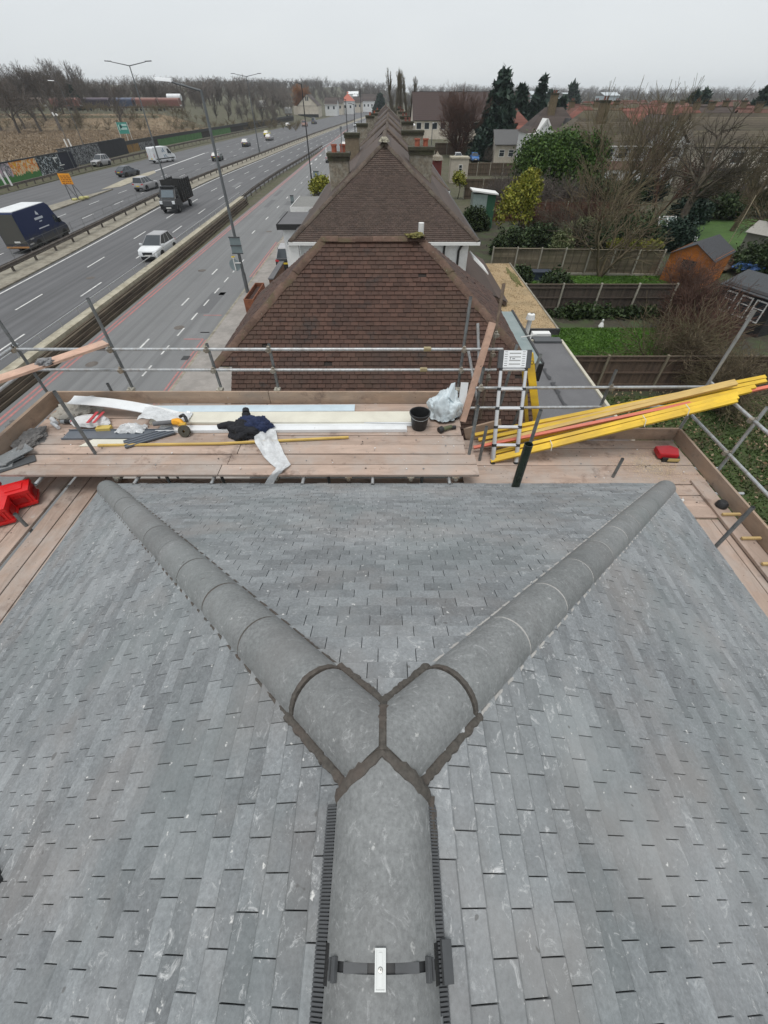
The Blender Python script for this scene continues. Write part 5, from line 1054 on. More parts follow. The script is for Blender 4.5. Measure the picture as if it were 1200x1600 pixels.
# --- white van
def side_prism(mb, prof, w0, w1, taper=0.):
    mb.loft([[(x*(1-taper*max(0, (z-1.0))/2), y, z) for y, z in prof] for x in (-w0, w0)])
t = thing('delivery_van', 'white high roof van with dark blue swirl graphics on the far slip lane', 'van', (0, 0, 0))
pr = [(-2.95, .45), (-2.95, 2.45), (-2.8, 2.62), (1.0, 2.62), (1.45, 2.45), (2.15, 1.5), (2.75, 1.25), (2.95, 1.0), (2.95, .35), (-2.85, .35)]
m = MB(); side_prism(m, pr, .98, .98, .08); m.build('body', P_WHITE, t, bevel=.07)
m = MB(); quadp(m, (.8, 2.17, 1.5), (-.8, 2.17, 1.5), (-.74, 1.5, 2.4), (.74, 1.5, 2.4), .02); m.build('windscreen', M_GLASS, t)
for sx in (-1, 1):
    m = MB(); m.prism([(sx*.985, .95, 1.45), (sx*.985, 1.95, 1.45), (sx*.94, 1.42, 2.2), (sx*.94, .95, 2.2)], (sx*.015, 0, 0)); m.build('side_window', M_GLASS, t)
    m = MB(); m.mm(sx*.985 if sx > 0 else -1.01, 1.01 if sx > 0 else -.985, -2.6, 2.6, .62, .78); m.build('rub_strip', M_BLACK, t)
    for y in (-1.75, 1.95): wheel(t, sx*.88, y, .35)
    m = MB(); m.mm(sx*.96-.03, sx*.96+.03, -2.97, -2.93, 1.0, 1.6); m.build('tail_light', M_TAIL, t); m = MB(); m.mm(sx*.75-.15, sx*.75+.15, 2.8, 2.97, .85, 1.12); m.build('headlight', M_HEADL, t, bevel=.02)
    m = MB(); m.beam((sx*.95, 1.75, 1.5), (sx*1.2, 1.7, 1.6), .12, .3); m.build('mirror', M_BLACK, t, bevel=.03)
M_SWIRL = flat('swirl_blue', (.06, .16, .27)); M_SWT = flat('swirl_teal', (.35, .55, .55))
m = MB()
for pts in (((-.2, 2.35), (-.15, 2.0), (.05, 1.75)), ((-.55, 2.0), (-.45, 1.75), (-.3, 1.7)), ((.1, 1.35), (.25, 1.0), (.7, .85)), ((-.3, 1.3), (-.2, 1.0), (-.25, .82))):
    for a, b in zip(pts, pts[1:]): m.beam((.975, a[0], a[1]), (.985, b[0], b[1]), .12, .03, (1, 0, 0)) if False else m.prism([(.96, a[0], a[1]), (.96, a[0]+.16, a[1]), (.96, b[0]+.16, b[1]), (.96, b[0], b[1])], (.035, 0, 0))
m.build('graphic', M_SWIRL, t)
m = MB(); m.mm(-.25, .25, -2.98, -2.94, .7, .82); m.build('rear_plate', M_PLY, t); m = MB(); m.mm(-.9, .9, -3.02, -2.9, .38, .55); m.build('bumper_trim', M_BLACK, t); m = MB(); m.mm(-.01, .01, -2.965, -2.94, .7, 2.5); m.build('door_seam', M_BLACK, t)
put(t, -49.6, 117.5, R(-24))
# --- dark blue lorry
t = thing('box_lorry', 'dark blue box lorry with white roof and white lettering on its side', 'lorry', (0, 0, 0))
def mat_navy_dirty():
    b = NB('navy_with_road_dirt'); n = b.noise(2.2, 4, .6); sx = b.n('ShaderNodeSeparateXYZ'); b.l(b.tc.outputs['Object'], sx.inputs[0])
    k = b.math('ADD', sx.outputs[2], b.rng(n, .3, .7, -.35, .35)); return b.fin(b.mix(b.rng(k, .5, 1.4, .85, 0), (.006, .018, .075), (.075, .073, .06)), .4)
M_ND = mat_navy_dirty()
pr = [(-3.5, .5), (-3.5, 3.0), (-3.4, 3.1), (1.55, 3.1), (1.95, 2.85), (2.25, 2.2), (2.75, 1.45), (3.3, 1.2), (3.5, .9), (3.5, .35), (-3.4, .35)]
m = MB(); side_prism(m, pr, 1.06, 1.06, .03); m.build('body', M_ND, t, bevel=.06)
m = MB(); m.mm(-1.0, 1.0, -3.42, 1.45, 3.09, 3.13); m.build('roof_panel', P_WHITE, t); m = MB(); m.mm(-.98, .98, -3.53, -3.48, .75, 2.95); m.build('rear_shutter', P_DIRT, t)
m = MB(); m.mm(-1.0, 1.0, -3.6, -3.45, .45, .56); m.build('rear_bumper', flat('worn_orange', (.4, .2, .07), .7), t); m = MB(); m.mm(-.05, .45, -3.56, -3.52, .85, .97); m.build('rear_plate', M_PLW, t)
m = MB(); quadp(m, (.85, 2.74, 1.5), (-.85, 2.74, 1.5), (-.8, 2.28, 2.15), (.8, 2.28, 2.15), .02); m.build('windscreen', M_GLASS, t)
for sx in (-1, 1):
    m = MB(); m.prism([(sx*1.04, 1.75, 1.45), (sx*1.04, 2.6, 1.45), (sx*1.02, 2.2, 2.05), (sx*1.02, 1.75, 2.05)], (sx*.03, 0, 0)); m.build('side_window', M_GLASS, t)
    for y in (-1.9, 2.6):
        m = MB(); m.tube((sx*.8, y, .38), (sx*1.066, y, .38), .45, n=18); m.build('wheel_arch', M_BLACK, t, True); wheel(t, sx*.96, y, .36, .24)
    m = MB(); m.beam((sx*1.02, 2.45, 1.5), (sx*1.3, 2.4, 1.62), .12, .32); m.build('mirror', M_BLACK, t, bevel=.03)
    m = MB(); m.mm(sx*.8-.15, sx*.8+.15, 3.35, 3.53, .8, 1.05); m.build('headlight', M_HEADL, t, bevel=.02)
# crest and unreadable rows of lettering as white marks
M_LET = flat('white_lettering', (.6, .63, .68))
m = MB(); m.mm(1.03, 1.065, -.45, -.2, 2.45, 2.62); m.mm(1.03, 1.065, -.38, -.28, 2.62, 2.72); m.mm(1.03, 1.065, -.2, -.12, 2.4, 2.55); m.build('crest', M_LET, t)
m = MB()
for k in range(9): m.mm(1.03, 1.066, -.95+.145*k, -.84+.145*k, 2.1, 2.27)
for k in range(4): m.mm(1.03, 1.066, -.45+.11*k, -.37+.11*k, 1.9, 1.97)
for k in range(16): m.mm(1.04, 1.072, -1.0+.105*k, -.92+.105*k, 1.42, 1.5)
m.build('lettering', M_LET, t); m = MB(); m.mm(1.05, 1.075, -2.9, -2.4, .95, 1.05); m.mm(1.05, 1.075, -3.3, -2.7, .62, .72); m.build('side_marker', flat('dull_white', (.4, .4, .4)), t)
put(t, -34.1, 46.6, R(1.5))
# --- black tipper truck with slatted load body
t = thing('tipper_truck', 'black tipper truck with open slatted load body on the near carriageway', 'truck', (0, 0, 0))
pr = [(.9, .55), (.9, 2.2), (1.1, 2.35), (1.9, 2.35), (2.15, 2.2), (2.65, 1.45), (3.1, 1.3), (3.25, 1.05), (3.25, .4), (1.0, .4)]
m = MB(); side_prism(m, pr, 1.0, 1.0, .06); m.build('cab', P_BLACK, t, bevel=.06)
m = MB(); quadp(m, (.82, 2.64, 1.5), (-.82, 2.64, 1.5), (-.76, 2.17, 2.2), (.76, 2.17, 2.2), .02); m.build('windscreen', plain('bright_glass', (.12, .15, .17), .1), t)
m = MB(); m.mm(-.85, .85, 1.2, 2.0, 2.34, 2.55); m.build('roof_deflector', P_BLACK, t, bevel=.05)
for sx in (-1, 1):
    m = MB(); m.prism([(sx*.98, 1.35, 1.45), (sx*.98, 2.45, 1.45), (sx*.94, 2.05, 2.15), (sx*.94, 1.35, 2.15)], (sx*.03, 0, 0)); m.build('side_window', M_GLASS, t)
    for y in (-1.9, 2.4): wheel(t, sx*.9, y, .37, .26)
    m = MB(); m.mm(sx*.76-.17, sx*.76+.17, 3.08, 3.28, .95, 1.25); m.build('headlight', M_HEADL, t, bevel=.03); m = MB(); m.beam((sx*.95, 2.35, 1.55), (sx*1.25, 2.3, 1.7), .14, .35); m.build('mirror', M_BLACK, t, bevel=.03)
    for k in range(7): m = MB(); m.mm(sx*1.05-.025, sx*1.05+.025, -3.2, .75, .98+.28*k, .98+.28*k+.25); m.build('side_board', plain('black_timber', (.022, .022, .021), .8, 0, .3, 8, .2, .3), t)
    m = MB()
    for y in steps(-3.15, .7, .77): m.mm(sx*1.1-.035, sx*1.1+.035, y-.04, y+.04, .9, 3.0)
    m.build('side_post', P_BLACK, t)
for y, nm in ((.75, 'head_board'), (-3.2, 'tail_board')): m = MB(); m.mm(-1.05, 1.05, y-.03, y+.03, .95, 3.0 if y > 0 else 2.7); m.build(nm, plain('black_timber', (.022, .022, .021)), t)
m = MB(); m.mm(-1.02, 1.02, -3.2, .75, .85, 1.2); m.build('load_bed', plain('dark_load', (.07, .045, .03), .95, 0, .5, 4, .6), t); m = MB(); m.mm(-.4, .4, -3.1, 2.9, .5, .8); m.build('chassis', M_BLACK, t)
m = MB(); m.mm(-.55, .55, 3.2, 3.27, .75, 1.2); m.build('grille', M_DGREY, t); m = MB(); m.mm(-.3, .3, 3.24, 3.29, .52, .64); m.build('front_plate', M_PLW, t); m = MB(); m.mm(-.9, .9, 3.2, 3.3, .42, .52); m.build('bumper', M_BLACK, t)
put(t, -27.05, 64.6, R(181))
# ---------------------------------------------------------------- street lamps
def lamp(name, label, base, h, arms, mat, r0=.11, r1=.05, head=(.75, .28, .12), group=None):
    b = Vector(base); t = thing(name, label, 'street lamp', b, group); m = MB()
    m.tube(b, b+Z*1.3, r0*1.25, n=12); m.tube(b+Z*1.3, b+Z*h, r0, r1, n=12); m.build('column', mat, t, True); top = b+Z*h
    for dx, dy, dz in arms:
        e = top+Vector((dx, dy, dz)); m = MB(); m.tube(top-Z*.05, e, r1*.8, r1*.6, n=8); m.build('arm', mat, t, True)
        d = Vector((dx, dy, dz*.3)).normalized(); q = e+d*head[0]; L_, W_, H_ = head; a = Vector((-d.y, d.x, 0)).normalized()
        m = MB(); m.loft([[p+a*w_*W_/2+Z*z_*H_ for w_, z_ in ((-1, 0), (1, 0), (.7, .7), (-.7, .7))] for p, s in ((e-d*.05, 1), (e+d*L_*.5, 1), (q, 1))]); l_ = m.build('lamp_head', M_LENS if mat is M_LAMP and len(arms) == 1 else M_LBLK, t, bevel=.02)
    return t
b = Vector((-10.3, 32.2, .1)); e = yp(268, 128, 32.2); tp = yp(316, 140, 32.2)
lamp('street_lamp', 'tall grey street lamp on the near pavement with single arm and glass head', b, tp.z-.1, [(e.x-tp.x+(tp.x-b.x), 0, e.z-tp.z)], M_LAMP, .105, .07, (.85, .3, .2))
for X_, Y_, ph, lb in ((-31.2, 90, (199, 102), 'tall grey twin arm lamp column behind the black tipper truck'), (-31.5, 137, (383, 119), 'grey twin arm lamp column in the central reservation further away')):
    b = Vector((X_+S(Y_) if Y_ < 100 else X_, Y_, .1)); bt = yp(ph[0], ph[1], Y_); b.x = (bt.x*.5+b.x*.5) if Y_ < 0 else bt.x+.3
    lamp('street_lamp', lb, b, bt.z-.1, [(-2.6, 0, .35), (2.6, 0, .35)], M_LAMP, .13, .07, (.9, .3, .14), group='twin arm lamps in the reservation')
lb_ = ('black lamp column with short angled head beside the dark flat roofed bays', 'second black lamp column along the service road by the far terrace', 'third black lamp column near the distant shops', 'fourth black lamp column at the far end of the service road')
for k, (X_, Y_, ph) in enumerate(((-12.2, 84, (471, 131)), (-10.8, 118, (540, 155)), (-9.6, 150, (563, 140)), (-11.2, 112, (553, 163)))):
    tp = yp(ph[0], ph[1], Y_); lamp('street_lamp', lb_[k], (tp.x, Y_, .1), tp.z-.1, [(-.45, 0, .06)], M_LBLK, .1, .06, (.7, .25, .1), group='black lamps along the service road')
tp = yp(676, 193, 110); lamp('street_lamp', 'slim grey lamp post behind the terrace beside the back lane', (tp.x, 110, 0), tp.z, [(.05, -.35, .05)], M_LAMP, .09, .06, (.5, .25, .1))
tp = yp(87, 128, 150); t = lamp('street_lamp', 'lamp with white head standing among trees beyond the hoarding', (tp.x+.6, 150, 0), tp.z, [(-1.0, 0, .15)], M_LAMP, .08, .05, (1.4, .4, .16))
# signs fixed to the near lamp column and others seen from behind
def back_sign(name, label, px0, px1, py0, py1, Y, posts=1, ztop=None):
    a, b = yp(px0, py0, Y), yp(px1, py1, Y); t = thing(name, label, 'road sign', (a.x, Y, b.z)); m = MB(); m.mm(a.x, b.x, Y, Y+.02, b.z, a.z); m.build('panel', M_SIGNB, t)
    for f in (.02, .5, .96): z = a.z+(b.z-a.z)*f; m = MB(); m.mm(a.x-.02, b.x+.02, Y-.04, Y, z-.03, z+.03); m.build('rail', M_DGREY, t)
    return t
back_sign('road_sign', 'blue grey back of a rectangular sign on the near street lamp', 357, 380, 370, 397, 32.0)
t = thing('road_sign', 'round grey sign back below the rectangular one on the near street lamp', 'road sign', yp(367, 415, 31.9)); c = yp(367, 414, 31.95)
m = MB(); m.tube(c, c+Vector((0, .02, 0)), .38, n=24); m.build('disc', M_SIGNB, t); m = MB(); m.mm(c.x-.03, c.x+.03, 31.88, 31.95, c.z-.35, c.z+.4); m.mm(c.x, c.x+.45, 31.9, 31.95, c.z+.1, c.z+.16); m.build('bracket', M_UPVC, t); m = MB(); m.lathe([(.1, 0), (.13, .03), (.1, .06)], c+Vector((.02, -.05, .48)), 14); m.build('clip', M_PLY, t)
t = back_sign('road_sign', 'small blue grey sign back standing beside the dark bay roof', 453, 461, 305, 326, 47); m = MB(); p = yp(457, 316, 47.05); m.tube((p.x, 47.1, .1), (p.x, 47.1, p.z+.4), .035, n=6); m.build('post', M_LAMP, t)
t = back_sign('road_sign', 'blue grey sign back beyond the green bush on the service road', 489, 499, 267, 284, 78); m = MB(); p = yp(494, 276, 78.05); m.tube((p.x-.3, 78.1, .1), (p.x-.3, 78.1, p.z+.4), .04, n=6); m.tube((p.x+.3, 78.1, .1), (p.x+.3, 78.1, p.z+.4), .04, n=6); m.build('post', M_LAMP, t)
# orange temporary sign on the island
t = thing('roadworks_sign', 'orange temporary sign with dark text lines on the traffic island', 'road sign', (-44.4, 70.3, .1)); a, b = yp(89, 271, 70), yp(115, 288, 70)
m = MB(); m.mm(a.x, b.x, 70, 70.04, b.z, a.z); m.build('panel', M_ORNG, t); m = MB(); rq = random.Random(5)
for k in range(5):
    x = a.x+.2; z = a.z-.22-(a.z-b.z)*.17*k
    while x < b.x-.3: w_ = rq.uniform(.12, .4); m.mm(x, min(x+w_, b.x-.12), 69.985, 70.0, z-.09, z); x += w_+.1
m.build('text_line', flat('rust_text', (.30, .09, .005)), t)
m = MB()
for x in (a.x+.35, b.x-.25): m.tube((x, 70.05, .1), (x, 70.05, a.z), .05, n=6); m.tube((x, 71.6, .1), (x, 70.05, b.z+.2), .035, n=6)
m.mm(a.x+.2, b.x, 70.04, 70.1, b.z+.2, b.z+.28); m.build('frame', M_DGREY, t)
m = MB()
for x, y in ((a.x+.9, 69.9), (a.x+1.5, 70.5), (b.x+.1, 71.5), (a.x+1.1, 71.4)): m.mm(x-.3, x+.3, y-.25, y+.25, .14, .36)
m.build('sand_bag', plain('pale_yellow_bag', (.5, .47, .2), .8), t, bevel=.08)
# hoarding with painted panels
def graffiti(name, cols, sc, green=False, dist=2.5):
    b = NB(name); n = b.noise(sc, 4, .6, (1, 1, .8), dist=dist); r = b.n('ShaderNodeValToRGB'); r.color_ramp.interpolation = 'CONSTANT'; el = r.color_ramp.elements
    for i, c in enumerate(cols):
        e = el[i] if i < 2 else el.new(.5); e.color = c+(1,); e.position = (0 if i == 0 else .30+.4*i/len(cols))
    b.l(n, r.inputs[0]); col = r.outputs[0]
    if green:
        sx = b.n('ShaderNodeSeparateXYZ'); b.l(b.tc.outputs['Object'], sx.inputs[0]); k = b.math('ADD', sx.outputs[2], b.rng(b.noise(1.5, 3), .3, .7, -.25, .25)); col = b.mix(b.rng(k, .72, .78), (.06, .19, .05), col)
    return b.fin(col, .7)
G1 = graffiti('pink_grey_mural', [(.42, .36, .38), (.55, .36, .44), (.48, .44, .47), (.15, .15, .16), (.6, .54, .56), (.62, .42, .48)], .9, True); G2 = graffiti('orange_mural', [(.6, .34, .03), (.7, .36, .02), (.62, .14, .02), (.7, .55, .32), (.42, .09, .03), (.65, .45, .05)], .9, True)
G3 = graffiti('black_white_mural', [(.015, .02, .025), (.6, .65, .67), (.02, .025, .03), (.015, .02, .02), (.4, .5, .56), (.015, .02, .03)], 1.3); G4 = graffiti('navy_mural', [(.012, .014, .03), (.012, .014, .028), (.014, .016, .03), (.015, .015, .032), (.012, .014, .03)], .5)
G5 = graffiti('white_scribble_mural', [(.015, .016, .02), (.016, .018, .02), (.02, .02, .022), (.25, .26, .27), (.014, .016, .018), (.02, .02, .02)], 1.6); G6 = plain('black_board', (.016, .017, .022), .7, 0, .3, 2); G7 = graffiti('orange_base_mural', [(.2, .12, .04), (.26, .15, .04), (.16, .1, .05)], .5)
t = thing('hoarding', 'long black topped hoarding covered with colourful graffiti panels beside the far verge', 'hoarding', (-62, 90, .3))
yy = 55.0; sq = [G1]*12+[G2]*3+[G3]*3+[G4]*2
hx = lambda y: -61.9-.02*(y-85)
yy = 74.0-2.44*4
while yy < 103.5:
    g = G1 if yy < 85.5 else G2 if yy < 92.3 else G3 if yy < 98.4 else G4; m = MB(); m.loft([[(hx(yy+q*2.4), yy+q*2.4, .25), (hx(yy+q*2.4)+.04, yy+q*2.4, .25), (hx(yy+q*2.4)+.04, yy+q*2.4, 2.7), (hx(yy+q*2.4), yy+q*2.4, 2.7)] for q in (0, 1)]); m.build('painted_panel', g, t); yy += 2.44
m = MB(); m.loft([[(hx(y)-.08, y, 2.68), (hx(y)+.09, y, 2.68), (hx(y)+.09, y, 2.86), (hx(y)-.08, y, 2.86)] for y in (64, 104)]); m.build('top_rail', M_BLACK, t)
m = MB(); m.mm(hx(99)+.05, hx(99)+.06, 98.9, 100.1, 2.1, 2.3); m.mm(hx(99)+.05, hx(99)+.06, 98.9, 99.15, 1.6, 2.1); m.mm(hx(101)+.05, hx(101)+.06, 99.9, 101.6, 1.0, 1.12); m.build('white_mark', M_UPVC, t)
t = thing('hoarding', 'dark hoarding with white scribbled lettering behind the parked off road car', 'hoarding', (-64.5, 115, .3)); yy = 103.2
while yy < 133: x_ = -63.4-.05*(yy-103); m = MB(); m.loft([[(x_-.12*q, yy+q*2.4, .2), (x_-.12*q+.04, yy+q*2.4, .2), (x_-.12*q+.04, yy+q*2.4, 3.0), (x_-.12*q, yy+q*2.4, 3.0)] for q in (0, 1)]); m.build('painted_panel', G5 if yy < 120 else G6, t); yy += 2.44
m = MB(); m.loft([[(-63.4-.05*(y-103)-.06, y, 3.0), (-63.4-.05*(y-103)+.1, y, 3.0), (-63.4-.05*(y-103)+.1, y, 3.15), (-63.4-.05*(y-103)-.06, y, 3.15)] for y in (103, 133.4)]); m.build('top_rail', M_BLACK, t)
for y in (103.6, 105): m = MB(); m.tube((hx(104)+.6, y, .2), (hx(104)+.5, y, 3.3), .07, n=8); m.build('post', M_LAMP, t)
t = thing('dark_fence', 'long dark fence with a green painted stretch along the far side of the road', 'fence', (-66, 200, 0)); yy = 133.4; xf = lambda y: -64.9+.2*S2(y)+max(0, (y-150))*.045
while yy < 330:
    g = G7 if yy < 142 else G5 if yy < 150 else plain('green_board', (.075, .17, .06), .8, 0, .25, 1) if 152 < yy < 185 or 196 < yy < 215 else plain('dark_brown_board', (.04, .034, .03), .9, 0, .3, 2)
    m = MB(); m.loft([[(xf(yy+q*2.95), yy+q*2.95, .2), (xf(yy+q*2.95)+.05, yy+q*2.95, .2), (xf(yy+q*2.95)+.05, yy+q*2.95, 1.7), (xf(yy+q*2.95), yy+q*2.95, 1.7)] for q in (0, 1)]); m.build('fence_panel', g, t)
    m = MB(); m.loft([[(xf(yy+q*3)-.05, yy+q*3, 1.7), (xf(yy+q*3)+.09, yy+q*3, 1.7), (xf(yy+q*3)+.09, yy+q*3, 2.4), (xf(yy+q*3)-.05, yy+q*3, 2.4)] for q in (0, 1)]); m.build('top_board', M_BLACK, t); yy += 3
# green direction sign and white posts
t = thing('direction_sign', 'green and white road sign on three pale posts beyond the dark fence', 'road sign', (-68, 148, 0)); a, b = yp(181, 191, 148), yp(203, 209, 148)
m = MB(); m.mm(a.x, b.x, 148, 148.05, b.z, a.z); m.build('panel', P_GREEN, t); m = MB(); w_ = b.x-a.x; h_ = a.z-b.z
for x0, x1, z0, z1 in ((.3, .9, .35, .55), (.45, .95, .68, .85), (.1, .2, .3, .8)): m.mm(a.x+w_*x0, a.x+w_*x1, 147.97, 148, b.z+h_*z0, b.z+h_*z1)
m.build('white_mark', plain('pale_green_white', (.42, .6, .56), .6), t); m = MB(); c = Vector((a.x+w_*.35, 147.98, b.z+h_*.62)); m.tube(c, c-Vector((0, .03, 0)), .32, n=14); m.build('roundel', plain('dark_green', (.01, .05, .05), .6), t)
for x in (a.x-.1, b.x+.1, (a.x+b.x)/2+.3): m = MB(); m.tube((x, 148.1, 0), (x, 148.1, a.z if abs(x-(a.x+b.x)/2) > 1 else b.z), .09, n=8); m.build('post', plain('pale_post', (.55, .52, .48), .6), t)
for (p0, p1, Y_, lb) in (((95, 217), (107, 233), 118, 'pair of leaning white posts behind the hoarding'), ((0, 268), (10, 290), 79, 'white leaning posts in front of the pink mural at the photo edge')):
    a, b = yp(*p0, Y_), yp(*p1, Y_); t = thing('marker_posts', lb, 'post', (b.x, Y_, 0))
    for o_ in (0, 1.0): m = MB(); m.beam((b.x+o_*.9, Y_, max(0, b.z)), (b.x+o_*.9-.1, Y_, a.z), .3, .06, (0, 1, 0)); m.build('post', M_UPVC, t)
t = thing('bollard', 'white marker bollard on the verge at the end of the near barrier', 'bollard', (-13.6, 122, 0)); p = yp(510, 238, 122); m = MB(); m.tube((p.x, 122, 0), (p.x, 122, 2.1), .22, .18, n=10); m.build('post', M_UPVC, t, True)
t = thing('traffic_camera', 'white camera housings on a slim pole above the heath', 'camera pole', yp(85, 200, 150)); p = yp(84, 178, 150); m = MB(); m.tube((p.x+.5, 150, 0), (p.x+.3, 150, p.z), .07, n=6); m.build('pole', M_LAMP, t); m = MB(); m.beam((p.x-.3, 150, p.z+.3), (p.x-.1, 150, p.z-.4), .3, .3); m.beam((p.x+.5, 150, p.z), (p.x+.9, 150, p.z-.3), .3, .3); m.build('housing', M_UPVC, t)
# ---------------------------------------------------------------- freight train
def wagon(label, c0, px, l, pm, tank=False, dy=0):
    p = yp(px, 170, 268+dy); zb = terrain(p.x, 268+dy)+.1; t = thing('freight_wagon', label, 'wagon', (p.x, 268, zb), 'freight wagons on the embankment'); m = MB(); x0, x1 = p.x-l/2, p.x+l/2
    if tank: m.tube((x0+.6, 268, zb+3.1), (x1-.6, 268, zb+3.1), 1.35, n=14)
    else: m.loft([[(x, 268+q, zb+z_) for q, z_ in ((-1.3, 1.6), (1.3, 1.6), (1.4, 3.6), (1.0, 4.15), (0, 4.35), (-1.0, 4.15), (-1.4, 3.6))] for x in (x0, x0+.3, x1-.3, x1)])
    m.build('body', pm, t, tank)
    m = MB(); m.mm(x0-.2, x1+.2, 266.9, 269.1, zb+1.1, zb+1.5); m.build('frame', P_BRN, t)
    if not tank:
        m = MB(); m.loft([[(x, 268+q, zb+z_) for q, z_ in ((-1.02, 4.17), (0, 4.37), (1.02, 4.17), (0, 4.30))] for x in (x0+.2, x1-.2)]); m.build('roof_cover', c0, t)
        m = MB(); m.prism([(x1+.02, 266.6, zb+1.6), (x1+.02, 269.3, zb+1.6), (x1-.6, 269.3, zb+4.0), (x1-.6, 266.6, zb+4.0)], (.12, 0, 0)); m.build('end_wall', plain('pale_end', (.38, .36, .34), .8), t)
    for x in (x0+1.2, x0+3, x1-3, x1-1.2):
        m = MB(); m.tube((x, 266.95, zb+.5), (x, 267.1, zb+.5), .48, n=12); m.build('wheel', M_BLACK, t)
    t.location.y += dy
for a_ in ((P_PINK, -2, 14, P_BRN, 'brown wagon cut off at the left edge'), (plain('tan_cover', (.3, .24, .2), .8), 48, 14.5, P_BRN, 'dark brown wagon with tan top'), (P_PINK, 107, 13.5, P_RED, 'red brown wagon with pink top and green stripe'), (plain('violet_cover', (.2, .17, .2), .8), 155, 13, plain('wagon_dark', (.05, .04, .055), .8), 'dark violet wagon'), (plain('blue_cover', (.22, .25, .33), .8), 199, 11, P_WBLUE, 'blue wagon'), (P_PINK, 232, 12.5, P_RED, 'dark red wagon right of the blue one'), (P_PINK, 266, 11, P_RED, 'red wagon at the head of the train')): wagon(a_[4]+' of the freight train on the embankment', a_[0], a_[1], a_[2], a_[3])
for px, l, lb in ((410, 9, 'pale grey wagon half hidden among the far trees'), (450, 8, 'white wagon at the far right of the tracks')): wagon(lb, plain('dull_white_cover', (.4, .4, .39), .8), px, l*.5, plain('dull_white_wagon', (.33, .33, .32), .8), dy=85)
t = thing('storage_tank', 'white horizontal tank behind the red wagon', 'tank', (-105, 276, 9)); p = yp(273, 152, 276); m = MB(); m.tube((p.x-3.5, 276, p.z), (p.x+3, 276, p.z), 1.2, n=14); m.build('shell', P_WHITE, t, True); m = MB(); m.mm(p.x-3, p.x-2.6, 275.5, 276.5, 4, p.z-1); m.mm(p.x+2, p.x+2.4, 275.5, 276.5, 4, p.z-1); m.build('stand', P_BRN, t)
# ---------------------------------------------------------------- trees
def seg_arrays(segs, n=3):
    A_ = np.array(segs, dtype=np.float32); p0, p1, r0, r1 = A_[:, 0:3], A_[:, 3:6], A_[:, 6:7], A_[:, 7:8]
    d = p1-p0; d /= np.maximum(np.linalg.norm(d, axis=1, keepdims=True), 1e-6)
    ref = np.where(np.abs(d[:, 2:3]) < .8, np.array([[0, 0, 1.]]), np.array([[1., 0, 0]])); a = np.cross(d, ref); a /= np.linalg.norm(a, axis=1, keepdims=True); b = np.cross(d, a)
    V = []
    for k in range(n):
        t = 2*math.pi*k/n; o_ = a*math.cos(t)+b*math.sin(t); V += [p0+o_*r0, p1+o_*r1]
    V = np.stack(V, 1).reshape(-1, 3); N = len(A_); base = (np.arange(N)*2*n)[:, None]; Fs = []
    for k in range(n):
        q = (k+1) % n; Fs.append(base+np.array([[2*k, 2*q, 2*q+1, 2*k+1]]))
    return V, np.stack(Fs, 1).reshape(-1, 4)
def seg_mesh(name, segs, mat, n=3): V, Fq = seg_arrays(segs, n); return np_mesh(name, V, Fq, mat)
def grow(rg, out, p, d, ln, r, lv, mx, st):
    """one branch: a few bent segments, side shoots, a fork at the tip"""
    k = 3 if lv < 2 else 2; q = Vector(p); dd = Vector(d).normalized(); rr = r
    for i in range(k):
        dd = (dd+Vector((rg.gauss(0, 1), rg.gauss(0, 1), rg.gauss(0, .6)))*st['bend']+Vector((0, 0, st['up']))*(.1 if lv else .05)).normalized()
        if st.get('lean'): dd = (dd+Vector(st['lean'])*.06).normalized()
        e = q+dd*(ln/k); r2 = rr*(.86 if lv == 0 else .78); out[0 if lv < 2 else 1].append((*q, *e, max(rr, st['tip']), max(r2, st['tip']))); q, rr = e, r2
        if lv < mx and (lv > 0 or i >= st.get('bare', 1)):
            for _ in range(st['side'][min(lv, len(st['side'])-1)]):
                ax = dd.orthogonal().normalized(); ax.rotate(Matrix.Rotation(rg.uniform(0, 6.283), 3, dd)); sp = st['spread']*rg.uniform(.7, 1.25)
                nd = (dd*math.cos(sp)+ax*math.sin(sp)); grow(rg, out, q-dd*rg.uniform(0, ln/k*.8), nd, ln*st['ratio']*rg.uniform(.7, 1.2), rr*.62, lv+1, mx, st)
    if lv < mx: grow(rg, out, q, dd, ln*st['ratio']*.9, rr*.9, lv+1, mx, st)
STY = {'sparse': dict(bend=.12, up=.55, side=[2, 2, 2], spread=.6, ratio=.68, tip=.012, bare=1), 'spread': dict(bend=.13, up=.25, side=[2, 2, 2, 2], spread=.75, ratio=.66, tip=.012, bare=1), 'oval': dict(bend=.08, up=.9, side=[3, 2, 2, 2], spread=.55, ratio=.62, tip=.012, bare=0),
       'poplar': dict(bend=.04, up=1.6, side=[14, 5, 3], spread=.42, ratio=.28, tip=.012, bare=0), 'shrub': dict(bend=.16, up=.15, side=[3, 2, 2, 2], spread=.85, ratio=.7, tip=.006, bare=0),
       'weep': dict(bend=.14, up=-.3, side=[3, 3, 2, 2], spread=.9, ratio=.62, tip=.012, bare=1)}
_tm = {}
